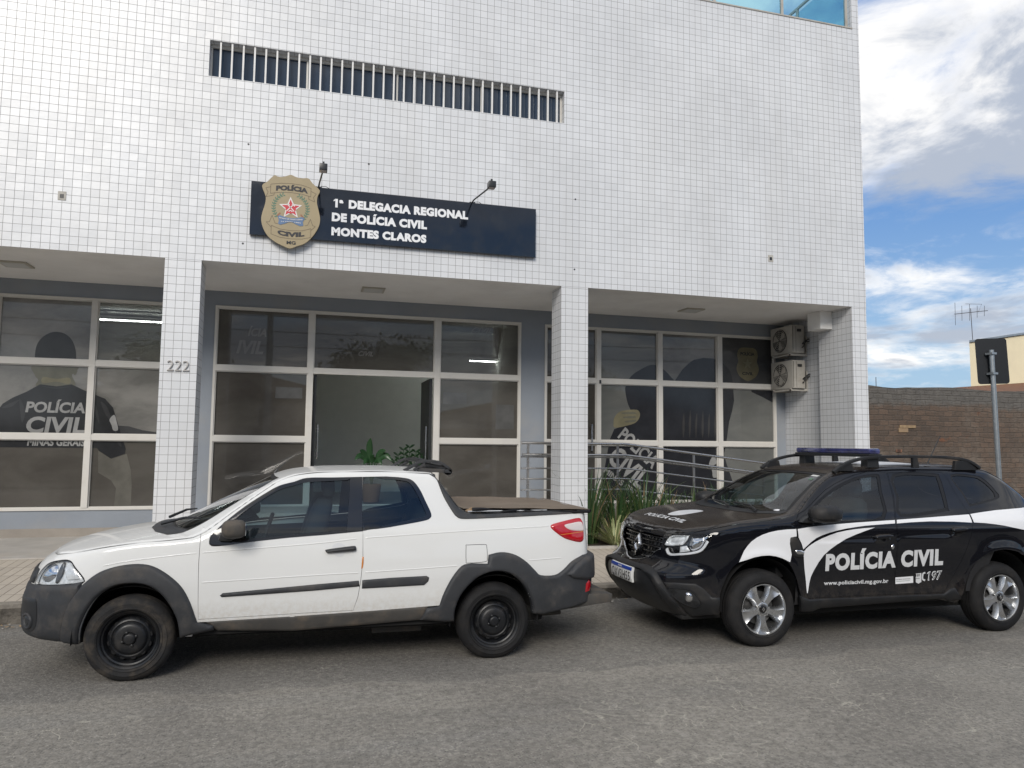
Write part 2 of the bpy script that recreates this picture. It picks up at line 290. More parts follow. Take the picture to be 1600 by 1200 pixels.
plain('grey plastic', (.030, .032, .036), .55, spec=.45, vary=.12, vscale=7, dirt=((.14, .12, .10), 6.0, .40), bump=.05, bscale=400)
plain('dark plastic', (.012, .0125, .014), .48, spec=.4, vary=.1, vscale=7, dirt=((.07, .06, .05), 6.0, .35))
plain('dusty plastic', (.052, .049, .045), .65, vary=.15, vscale=6, dirt=((.18, .14, .10), 5.0, .5))
plain('tyre rubber', (.020, .020, .021), .78, spec=.3, vary=.2, vscale=9, dirt=((.11, .092, .072), 8.0, .55), bump=.2, bscale=90)
plain('tyre clean', (.012, .012, .013), .70, spec=.3, vary=.2, vscale=9, dirt=((.05, .045, .04), 8.0, .35), bump=.2, bscale=90)
plain('steel wheel', (.008, .009, .011), .36, dirt=((.07, .06, .05), 9.0, .30)); plain('alloy', (.60, .61, .62), .24, metal=.95, dirt=((.28, .25, .22), 9.0, .22))
plain('alloy dark', (.14, .14, .14), .4, metal=.7); plain('wheel well', (.006, .006, .007), .9); plain('underbody', (.012, .012, .012), .9)
plain('rubber seal', (.006, .006, .007), .38, spec=.3); plain('gloss black', (.006, .006, .007), .12, coat=.6); plain('chrome', (.74, .75, .77), .10, metal=1.0)
plain('car seat', (.045, .046, .05), .85, vary=.1); plain('dashboard', (.02, .02, .022), .7); plain('decal white', (.74, .75, .77), .35, coat=.3); plain('decal silver', (.60, .61, .62), .4)
plain('reflector', (.78, .80, .81), .25, metal=.2, coat=.5, vary=.2, vscale=34); plain('lens amber', (.55, .20, .04), .2, coat=.5)
plain('lens red', (.42, .006, .014), .10, coat=1.0); plain('lens white', (.62, .56, .54), .15, coat=1.0)
plain('light bar blue', (.038, .042, .13), .12, coat=.8, vary=.5, vscale=14); plain('tarp brown', (.165, .128, .094), .9, vary=.12, vscale=4, dirt=((.22, .185, .145), 2.5, .5), bump=.3, bscale=45)
plain('tarp lining', (.30, .21, .13), .9); plain('plate white', (.70, .71, .71), .4); plain('plate blue', (.01, .045, .30), .4)
# ------------------------------------------------------------------ mesh helpers
def link(me, name, mat, parent=None, kind=None, smooth=False):
    o = bpy.data.objects.new(name, me); COL.objects.link(o)
    for mm in ([mat] if isinstance(mat, str) else mat): me.materials.append(MATS[mm])
    if smooth:
        for p in me.polygons: p.use_smooth = True
    if parent is not None:
        o.parent = parent; o.matrix_parent_inverse = PINV[parent.name]
    if kind: o['kind'] = kind
    return o
PINV = {}
def thing(name, loc, label, cat, group=None):
    o = bpy.data.objects.new(name, None); COL.objects.link(o); o.location = loc; o.empty_display_size = .2
    PINV[o.name] = Matrix.Translation(-Vector(loc)); return tag(o, label, cat, group)
def tag(o, label, cat, group=None):
    o['label'] = label; o['category'] = cat
    if group: o['group'] = group
    return o
def under(o, parent):
    """make o a sub-part of a part that itself sits under a thing"""
    o.parent = parent; o.matrix_parent_inverse = Matrix.Identity(4)
    root = parent.parent
    if root is not None:
        parent_world = Matrix.Translation(Vector(root.location)) @ parent.matrix_parent_inverse
        o.matrix_parent_inverse = parent_world.inverted()
    return o
class MB:
    """collects shapes, then links them as one mesh object (world coordinates, box-mapped UVs in metres)"""
    def __init__(s): s.v = []; s.f = []; s.m = []; s.uv = {}
    def quad(s, a, b, c, d, mi=0, uv=None):
        i = len(s.v); s.v += [a, b, c, d]; s.f.append((i, i+1, i+2, i+3)); s.m.append(mi)
        if uv: s.uv[len(s.f)-1] = uv
        return s
    def box(s, x0, x1, y0, y1, z0, z1, mi=0):
        i = len(s.v); s.v += [(x, y, z) for x in (x0, x1) for y in (y0, y1) for z in (z0, z1)]
        for f in ((0, 1, 3, 2), (4, 6, 7, 5), (0, 4, 5, 1), (2, 3, 7, 6), (0, 2, 6, 4), (1, 5, 7, 3)):
            s.f.append(tuple(i+k for k in f)); s.m.append(mi)
        return s
    def prism(s, pts, fn, a, b, mi=0):
        """outline pts (2-D) swept from depth a to depth b through fn(u, v, w)"""
        i = len(s.v); n = len(pts); s.v += [fn(u, v, a) for u, v in pts]+[fn(u, v, b) for u, v in pts]
        s.f.append(tuple(i+k for k in range(n))[::-1]); s.m.append(mi); s.f.append(tuple(i+n+k for k in range(n))); s.m.append(mi)
        for k in range(n): s.f.append((i+k, i+(k+1) % n, i+n+(k+1) % n, i+n+k)); s.m.append(mi)
        return s
    def tube(s, pts, r, n=10, mi=0, cap=True):
        pts = [Vector(p) for p in pts]; rs = r if isinstance(r, (list, tuple)) else [r]*len(pts); i = len(s.v)
        for k, p in enumerate(pts):
            t = (pts[min(k+1, len(pts)-1)]-pts[max(k-1, 0)]).normalized(); up = Vector((0, 0, 1)) if abs(t.z) < .9 else Vector((0, 1, 0))
            a = t.cross(up).normalized(); b_ = t.cross(a)
            for j in range(n):
                q_ = 2*math.pi*j/n; s.v.append(tuple(p+a*rs[k]*math.cos(q_)+b_*rs[k]*math.sin(q_)))
        for k in range(len(pts)-1):
            for j in range(n):
                s.f.append((i+k*n+j, i+k*n+(j+1) % n, i+(k+1)*n+(j+1) % n, i+(k+1)*n+j)); s.m.append(mi)
        if cap:
            s.f.append(tuple(i+j for j in range(n))[::-1]); s.m.append(mi); e = i+(len(pts)-1)*n; s.f.append(tuple(e+j for j in range(n))); s.m.append(mi)
        return s
    def lathe(s, prof, fn, n=40, mi=0, closed=False):
        """profile of (radius, axial) turned about an axis; fn(radial_u, radial_v, axial) -> point"""
        i = len(s.v); k = len(prof)
        for j in range(n):
            q_ = 2*math.pi*j/n
            for r, a in prof: s.v.append(fn(r*math.cos(q_), r*math.sin(q_), a))
        for j in range(n):
            for e in range(k if closed else k-1):
                s.f.append((i+j*k+e, i+j*k+(e+1) % k, i+((j+1) % n)*k+(e+1) % k, i+((j+1) % n)*k+e)); s.m.append(mi)
        return s
    def grid(s, fn, us, vs, mi=0):
        i = len(s.v); n = len(vs)
        for u in us:
            for v in vs: s.v.append(fn(u, v))
        for a in range(len(us)-1):
            for b_ in range(n-1): s.f.append((i+a*n+b_, i+(a+1)*n+b_, i+(a+1)*n+b_+1, i+a*n+b_+1)); s.m.append(mi)
        return s
    def build(s, name, mat, parent=None, kind=None, smooth=None, bevel=0, flip_fix=True):
        me = bpy.data.meshes.new(name); me.from_pydata([tuple(map(float, p)) for p in s.v], [], s.f); me.update()
        if flip_fix or bevel:
            bm = bmesh.new(); bm.from_mesh(me); bm.faces.ensure_lookup_table()
            for f, mi in zip(bm.faces, s.m): f.material_index = mi
            if flip_fix: bmesh.ops.recalc_face_normals(bm, faces=bm.faces)
            if bevel:
                ed = [e for e in bm.edges if len(e.link_faces) == 2 and e.calc_face_angle(0) > .6]
                bmesh.ops.bevel(bm, geom=ed, offset=bevel, segments=2, profile=.6, affect='EDGES', clamp_overlap=True)
            bm.to_mesh(me); bm.free()
        else:
            for p, mi in zip(me.polygons, s.m): p.material_index = mi
        uvl = me.uv_layers.new(name='UVMap'); V = me.vertices
        for p in me.polygons:
            nn_ = p.normal; ax = max(range(3), key=lambda k: abs(nn_[k])); cu = s.uv.get(p.index) if not bevel else None
            for j, li in enumerate(p.loop_indices):
                c_ = V[me.loops[li].vertex_index].co
                uvl.data[li].uv = cu[j] if cu else ((c_.x, c_.z) if ax == 1 else (c_.y, c_.z) if ax == 0 else (c_.x, c_.y))
        o = link(me, name, mat, parent, kind)
        if smooth is not None:
            for p in me.polygons: p.use_smooth = True
            me.set_sharp_from_angle(angle=R(smooth))
        return o
XZ = lambda y: (lambda u, v, w: (u, y+w, v))
def rbox(x0, x1, y0, y1, z0, z1, name, mat, parent, bevel=.02, smooth=50):
    return MB().box(x0, x1, y0, y1, z0, z1).build(name, mat, parent, bevel=bevel, smooth=smooth)
_fc = {}
def raw_text(txt, bold=.0, shear=0.0, depth=0.0, spacing=1.0):
    """letters as triangles in their own plane: (n x 2 points, depth flags, faces), height of a capital = 1, starting at 0,0"""
    k = (txt, bold, shear, depth, spacing)
    if k in _fc: return _fc[k]
    cu = bpy.data.curves.new('t', 'FONT'); cu.body = txt; cu.size = 1.0; cu.offset = bold; cu.shear = shear; cu.extrude = depth/2; cu.space_character = spacing; cu.resolution_u = 4
    o = bpy.data.objects.new('t', cu); COL.objects.link(o); dg = bpy.context.evaluated_depsgraph_get(); me = bpy.data.meshes.new_from_object(o.evaluated_get(dg))
    v = np.array([x.co[:] for x in me.vertices]); f = [tuple(p.vertices) for p in me.polygons]
    bpy.data.objects.remove(o); bpy.data.curves.remove(cu); bpy.data.meshes.remove(me)
    _fc[k] = (v, f); return v, f
def text_mesh(txt, bold=.0, shear=0.0, depth=0.0, spacing=1.0):
    v, f = raw_text(txt, bold, shear, depth, spacing)
    # the built-in figure one is a bare bar: give it its flag and, when it opens a line, nothing else
    for i_, ch in enumerate(txt):
        if ch != '1': continue
        one = raw_text('1', bold, 0, 0, spacing)[0]; pre = raw_text(txt[:i_+1], bold, 0, 0, spacing)[0]; H_ = raw_text('H', bold, 0, 0)[0][:, 1]; y0, y1 = H_.min(), H_.max(); h = y1-y0
        xl = pre[:, 0].max()-(one[:, 0].max()-one[:, 0].min()); e = .6*(one[:, 0].max()-one[:, 0].min())
        for z_ in ({depth/2, -depth/2}):
            n_ = len(v); q_ = [(xl+.01, y1), (xl-.17, y1-.17*h), (xl-.17, y1-.17*h-e*.9), (xl+.01, y1-e*1.25)]
            v = np.vstack([v, [[x_+shear*y_, y_, z_] for x_, y_ in q_]]); f = f+[(n_, n_+1, n_+2, n_+3)]
    return v, f
def text_obj(name, txt, origin, ux, uy, mat, parent, width=None, cap=None, bold=.02, shear=0.0, depth=.004, spacing=1.0, normal=None, fn=None):
    """text starting at origin along ux with caps up along uy; width/cap in metres; fn maps (a, b, w) instead, if given"""
    v, f = text_mesh(txt, bold, shear, depth, spacing); x0, x1 = v[:, 0].min(), v[:, 0].max()
    ref = text_mesh('H', bold, 0, depth)[0]; y0, y1 = ref[:, 1].min(), ref[:, 1].max()
    sxx = (width/(x1-x0)) if width else None; syy = cap/(y1-y0)
    if sxx is None: sxx = syy
    a = (v[:, 0]-x0)*sxx; b_ = (v[:, 1]-y0)*syy; w_ = v[:, 2]
    if fn is None:
        ux, uy, org = Vector(ux), Vector(uy), Vector(origin); nz = Vector(normal) if normal else ux.cross(uy).normalized()
        P_ = [tuple(org+ux*p+uy*q_+nz*r_) for p, q_, r_ in zip(a, b_, w_)]
    else: P_ = [tuple(fn(p, q_, r_)) for p, q_, r_ in zip(a, b_, w_)]
    me = bpy.data.meshes.new(name); me.from_pydata(P_, [], f); me.update(); return link(me, name, mat, parent)
def pchip(xs, ys):
    xs = np.array(xs, float); ys = np.array(ys, float); h = np.diff(xs); d = np.diff(ys)/h
    m = np.zeros(len(xs)); m[0] = d[0]; m[-1] = d[-1]
    for i in range(1, len(xs)-1):
        if d[i-1]*d[i] > 0:
            w1 = 2*h[i]+h[i-1]; w2 = h[i]+2*h[i-1]; m[i] = (w1+w2)/(w1/d[i-1]+w2/d[i])
    def f(x):
        x = np.clip(np.asarray(x, float), xs[0], xs[-1])
        i = np.clip(np.searchsorted(xs, x)-1, 0, len(h)-1)
        t = (x-xs[i])/h[i]
        return ys[i]*(1+2*t)*(1-t)**2+h[i]*m[i]*t*(1-t)**2+ys[i+1]*t*t*(3-2*t)+h[i]*m[i+1]*t*t*(t-1)
    return f
def catmull(pts, n=12, closed=False):
    P = [np.array(p, float) for p in pts]
    if closed: P = [P[-1]]+P+[P[0], P[1]]
    else: P = [2*P[0]-P[1]]+P+[2*P[-1]-P[-2]]
    out = []
    for i in range(1, len(P)-2):
        a, b, c, d = P[i-1:i+3]
        for k in range(n):
            t = k/n
            out.append(.5*(2*b+(c-a)*t+(2*a-5*b+4*c-d)*t*t+(3*b-a-3*c+d)*t**3))
    if not closed: out.append(P[-2])
    return np.array(out)
class Body:
    def __init__(o, outline, side, front, rear, zp, shift, crown, r, crease=(), bulge=()):
        half = [(x, -v) for x, v in outline[1:4]][::-1]+list(outline)+[(x, -v) for x, v in outline[-4:-1]][::-1]
        q = catmull(half, 24); i0 = 3*24; i1 = (3+len(outline)-1)*24
        q = q[i0:i1+1]
        L = np.r_[0, np.cumsum(np.hypot(*np.diff(q, axis=0).T))]
        k = np.argmin(abs(q[:, 0]-1.0)); L = L-L[k]+q[k, 0]
        o.S, o.X, o.V = L, q[:, 0], q[:, 1]; o.s0, o.s1 = L[0], L[-1]
        t = np.gradient(q, axis=0); t /= np.hypot(t[:, 0], t[:, 1])[:, None]
        o.NX, o.NV = -t[:, 1], t[:, 0]
        if o.NV[len(q)//2] < 0: o.NX, o.NV = -o.NX, -o.NV
        o.side, o.front, o.rear = pchip(*zip(*side)), pchip(*zip(*front)), pchip(*zip(*rear))
        o.zp, o.shift, o.crown, o.r = pchip(*zip(*zp)), pchip(*zip(*shift)), pchip(*zip(*crown)), r
        o.crease, o.bulge = crease, bulge
    def base(o, s):
        s = np.asarray(s, float); sg = np.where(s < o.s0, -1., 1.)
        s = np.where(s < o.s0, 2*o.s0-s, s)
        f = lambda a: np.interp(s, o.S, a)
        return f(o.X), sg*f(o.V), f(o.NX), sg*f(o.NV)
    def inset(o, s, z, nx):
        wf = np.clip(-nx, 0, 1)**1.4; wr = np.clip(nx, 0, 1)**1.4
        r = (1-wf-wr)*o.side(z)+wf*o.front(z)+wr*o.rear(z)
        for (line, h, wu, wd) in o.crease:
            zl = np.interp(s, line[0], line[1]); u = z-zl
            t = np.where(u > 0, np.clip(1-u/wu, 0, 1), np.clip(1+u/wd, 0, 1))
            fade = np.clip((s-line[0][0])/.15, 0, 1)*np.clip((line[0][-1]-s)/.15, 0, 1)
            r = r-h*t*t*fade
        for (cx, cz, r0, h, wi, wo) in o.bulge:
            q = np.hypot(s-cx, z-cz)-r0
            r = r-h*np.exp(-(q/np.where(q < 0, wi, wo))**2)
        return r
    def T(o, x, v):
        return o.zp(x-o.shift(x)*v*v)-o.crown(x)*v*v
    def g(o, x, v):
        return np.sqrt(1+((o.T(x+.01, v)-o.T(x-.01, v))/.02)**2)
    def pt(o, s, z, off=0.):
        s = np.asarray(s, float); z = np.asarray(z, float)
        x0, v0, nx, nv = o.base(s); ins = o.inset(s, z, nx); a = 0*s
        for _ in range(6):
            d = -ins+a; x, v = x0+nx*d, v0+nv*d
            b = np.clip((z-o.T(x, v))/o.g(x, v), -o.r, 0)
            a = .5*a+.5*(-o.r+np.sqrt(np.maximum(o.r**2-(b+o.r)**2, 0)))
        d = -ins+a+off
        return np.stack([x0+nx*d, v0+nv*d, z], -1)
    def ztop(o, s):
        s = np.asarray(s, float); z = 0*s+.9
        for _ in range(60):
            p = o.pt(s, z); x, v = p[..., 0], p[..., 1]
            z = .5*z+.5*(o.T(x, v)-.293*o.r*o.g(x, v))
        return z
    def top(o, x, v, off=0.):
        # fillet half on the top side; a = distance inside the side surface
        x = np.asarray(x, float); v = np.asarray(v, float)
        T = o.T(x, v); z = T
        if not hasattr(o, 'rx'):
            o.rs = np.linspace(o.s0, o.s1, 400); zz = o.ztop(o.rs); q = o.pt(o.rs, zz); o.rx, o.rv = q[:, 0], q[:, 1]
        d = np.sqrt(((x[..., None]-o.rx)**2+(abs(v)[..., None]-o.rv)**2).min(-1))  # distance from rim
        e = np.clip(o.r*.707-d, 0, o.r)
        z = T-(o.r-np.sqrt(np.maximum(o.r**2-e**2, 0)))*o.g(x, v)
        return np.stack([x, v, z+off], -1)
STRADA = Body(
    outline=[(-.83, 0), (-.815, .25), (-.75, .48), (-.60, .66), (-.34, .775), (.1, .812), (.7, .825), (1.3, .83), (2, .83), (2.6, .825), (3.1, .80), (3.44, .755), (3.585, .66), (3.635, .4), (3.645, 0)],
    side=[(.2, .09), (.3, .04), (.42, .012), (.55, 0), (.66, 0), (.8, .012), (.92, .03), (1.04, .055), (1.12, .085), (1.25, .135), (1.4, .20), (1.55, .275)],
    front=[(.2, .14), (.28, .04), (.36, 0), (.56, 0), (.60, .015), (.66, .025), (.74, .05), (.82, .10), (.9, .2), (1., .36), (1.5, .9)],
    rear=[(.2, .1), (.4, .02), (.6, .0), (1.0, .02), (1.2, .04), (1.55, .1)],
    zp=[(-.9, .69), (-.78, .81), (-.66, .89), (-.4, .975), (-.2, 1.015), (0, 1.045), (.1, 1.055), (.16, 1.075), (.5, 1.245), (.8, 1.40), (.93, 1.462), (1.1, 1.505), (1.4, 1.53), (1.8, 1.535), (2.1, 1.525), (2.2, 1.515), (2.27, 1.45), (2.46, 1.20), (2.55, 1.175), (3., 1.185), (3.45, 1.195), (3.7, 1.195)],
    shift=[(-.9, .0), (-.3, .0), (0, .25), (.3, .5), (.8, .3), (1.1, .12), (1.4, 0), (3.7, 0)],
    crown=[(-.9, .14), (-.4, .12), (.1, .06), (1., .06), (1.5, .07), (2.1, .07), (2.5, .0), (3.7, 0)], r=.04)
DUSTER = Body(
    outline=[(-.95, 0), (-.94, .25), (-.895, .48), (-.77, .69), (-.54, .835), (-.2, .885), (.3, .90), (.9, .90), (1.6, .90), (2.2, .905), (2.8, .905), (3.1, .87), (3.33, .76), (3.43, .5), (3.45, 0)],
    side=[(.2, .10), (.3, .06), (.4, .026), (.50, .030), (.60, .024), (.72, .010), (.85, .0), (.97, .0), (1.06, .012), (1.14, .05), (1.25, .12), (1.4, .22), (1.52, .30), (1.65, .40)],
    front=[(.2, .24), (.3, .13), (.42, .03), (.52, 0), (.6, .005), (.64, .03), (.68, .09), (.72, .13), (.85, .15), (.93, .17), (1.0, .235), (1.1, .40), (1.7, 1.1)],
    rear=[(.2, .1), (.4, .02), (.6, .0), (.9, .03), (1.1, .05), (1.4, .15), (1.65, .32)],
    zp=[(-.95, .84), (-.8, .945), (-.7, .995), (-.5, 1.06), (-.2, 1.115), (.05, 1.14), (.15, 1.155), (.25, 1.175), (.5, 1.31), (.75, 1.445), (.93, 1.52), (1.1, 1.565), (1.4, 1.60), (1.9, 1.625), (2.4, 1.625), (2.84, 1.595), (3.0, 1.525), (3.15, 1.42), (3.3, 1.29), (3.5, 1.1)],
    shift=[(-.95, .0), (-.3, .0), (0, .08), (.3, .13), (.9, .04), (1.2, .0), (1.5, 0), (3.7, 0)],
    crown=[(-.95, .05), (-.4, .03), (.1, .02), (.6, .03), (1., .04), (1.5, .06), (2.6, .07), (3.1, .07), (3.7, .1)], r=.06,
    crease=[(((.40, 1.0, 1.6, 2.15), (.885, .905, .925, .945)), .007, .03, .12)], bulge=[(0, .335, .47, .016, .10, .05), (2.673, .31, .49, .022, .10, .07)])
S_side = {
 'headlight': [(-0.78,0.675),(-0.757,0.758),(-0.688,0.816),(-0.567,0.847),(-0.456,0.854),(-0.397,0.813),(-0.312,0.72),(-0.41,0.7),(-0.569,0.684),(-0.701,0.675)],
 'front_flare_out': [(-0.468,0.3),(-0.446,0.427),(-0.405,0.563),(-0.344,0.66),(-0.304,0.712),(-0.21,0.785),(-0.086,0.825),(0.041,0.836),(0.143,0.816),(0.248,0.754),(0.34,0.668),(0.402,0.559),(0.442,0.448),(0.457,0.406),(0.568,0.374)],
 'front_flare_low': [(0.573,0.343),(0.346,0.295)],
 'front_arch': [(-0.35,0.272),(-0.327,0.398),(-0.277,0.519),(-0.211,0.615),(-0.116,0.68),(-0.019,0.7),(0.095,0.69),(0.183,0.642),(0.258,0.556),(0.312,0.454),(0.332,0.374),(0.339,0.298)],
 'rear_flare_out': [(2.252,0.46),(2.283,0.552),(2.351,0.676),(2.43,0.762),(2.509,0.779),(2.644,0.772),(2.654,0.839),(2.691,0.855),(2.792,0.859),(2.894,0.832),(2.986,0.773),(3.06,0.701),(3.108,0.663),(3.234,0.659),(3.314,0.699),(3.4,0.765),(3.52,0.81)],
 'rear_bump': [(3.585,0.768),(3.594,0.658),(3.51,0.611),(3.491,0.481),(3.515,0.396),(3.132,0.338),(3.012,0.349)],
 'rear_arch': [(2.378,0.32),(2.379,0.412),(2.423,0.53),(2.51,0.628),(2.598,0.684),(2.706,0.709),(2.816,0.693),(2.909,0.638),(2.985,0.548),(3.037,0.431),(3.049,0.354)],
 'rear_flare_low': [(2.315,0.323),(2.103,0.351),(2.15,0.436)],
 'door': [(0.447,1.089),(0.447,0.832),(0.464,0.424),(1.141,0.437),(1.577,0.444),(1.627,0.642),(1.643,0.867),(1.629,1.044),(1.613,1.47)],
 'win_front': [(0.514,0.977),(0.518,1.013),(0.544,1.056),(0.622,1.134),(0.749,1.239),(0.899,1.34),(0.993,1.392),(1.105,1.423),(1.202,1.452),(1.401,1.456),(1.63,1.462),(1.631,1.047),(1.36,1.024),(1.121,1.009),(1.012,1),(0.767,0.976),(0.641,0.959),(0.551,0.953),(0.527,0.958)],
 'glass_front': [(0.658,1.134),(0.757,1.22),(0.907,1.321),(1.006,1.376),(1.105,1.404),(1.203,1.427),(1.402,1.439),(1.55,1.448),(1.525,1.042),(1.28,1.029),(1.121,1.017),(1.012,1.006),(0.772,0.994)],
 'win_rear': [(1.632,1.462),(1.829,1.466),(1.952,1.458),(2.039,1.438),(2.098,1.37),(2.146,1.268),(2.186,1.176),(2.177,1.138),(2.113,1.115),(1.855,1.073),(1.631,1.046)],
 'glass_rear': [(1.642,1.448),(1.829,1.454),(1.942,1.446),(2.021,1.426),(2.074,1.356),(2.119,1.26),(2.154,1.176),(2.146,1.146),(2.097,1.13),(1.855,1.089),(1.64,1.06)],
 'fuel': [(2.469,0.911),(2.48,0.921),(2.621,0.921),(2.638,0.91),(2.641,0.818),(2.623,0.79),(2.483,0.784),(2.467,0.797)],
 'mould_f': [(0.606,0.601),(0.62,0.61),(0.935,0.63),(1.322,0.655),(1.29,0.663),(1.614,0.671),(1.621,0.626),(1.292,0.61),(1.136,0.604),(0.936,0.594),(0.621,0.585),(0.606,0.588)],
 'mould_r': [(1.64,0.675),(1.857,0.686),(2.143,0.692),(2.164,0.678),(2.158,0.649),(2.124,0.62),(1.858,0.614),(1.638,0.61)],
 'handle': [(1.358,0.9),(1.371,0.913),(1.556,0.934),(1.583,0.931),(1.588,0.911),(1.573,0.899),(1.395,0.888),(1.367,0.889)],
 'handle_cup': [(1.403,0.912),(1.418,0.948),(1.458,0.959),(1.499,0.942),(1.508,0.918),(1.5,0.878),(1.469,0.855),(1.428,0.868)],
 'tail': [(3.218,1.057),(3.328,1.092),(3.525,1.118),(3.567,1.092),(3.563,1.023),(3.533,0.92),(3.393,0.938),(3.301,0.979)],
 'tail_clear': [(3.347,1.062),(3.413,1.078),(3.529,1.087),(3.55,1.051),(3.544,1.013),(3.403,1.024)],
 'trim_in': [(2.238,1.503),(2.257,1.421),(2.299,1.301),(2.364,1.186),(2.397,1.146),(2.441,1.128),(2.559,1.127),(2.84,1.135),(3.233,1.148),(3.514,1.157)],
 'line_up': [(0.471,0.904),(0.846,0.931),(1.313,0.961),(1.605,0.993),(2.284,1.026),(2.83,1.047),(3.209,1.06)],
 'line_lo': [(0.455,0.692),(1.32,0.724),(1.625,0.731),(2.421,0.764)],
 'line_lo_r': [(2.996,0.786),(3.309,0.797)],
 'line_hood': [(-0.2,0.826),(-0.032,0.856),(0.253,0.889),(0.457,0.908)],
 'sill': [(0.465,0.406),(1.33,0.419),(1.577,0.431),(2.269,0.456)],
 'sill_low': [(2.121,0.343),(1.145,0.312),(0.568,0.34)],
 'bump_top': [(-0.953,0.636),(-0.912,0.653),(-0.732,0.668),(-0.567,0.678),(-0.409,0.695),(-0.308,0.717)],
 'bump_low': [(-0.953,0.365),(-0.856,0.303),(-0.646,0.303),(-0.474,0.29)],
 'fogpocket': [(-0.842,0.546),(-0.72,0.578),(-0.675,0.561),(-0.665,0.456),(-0.686,0.371),(-0.749,0.351),(-0.805,0.391)],
 'grille': [(-0.864,0.783),(-0.963,0.701),(-0.89,0.659),(-0.777,0.672),(-0.757,0.758),(-0.693,0.811)],
}
S_top = {
 'windshield': [(0.352,0.632),(0.509,0.58),(0.679,0.583),(0.85,0.545),(0.972,0.514),(0.9,0.127)],
}
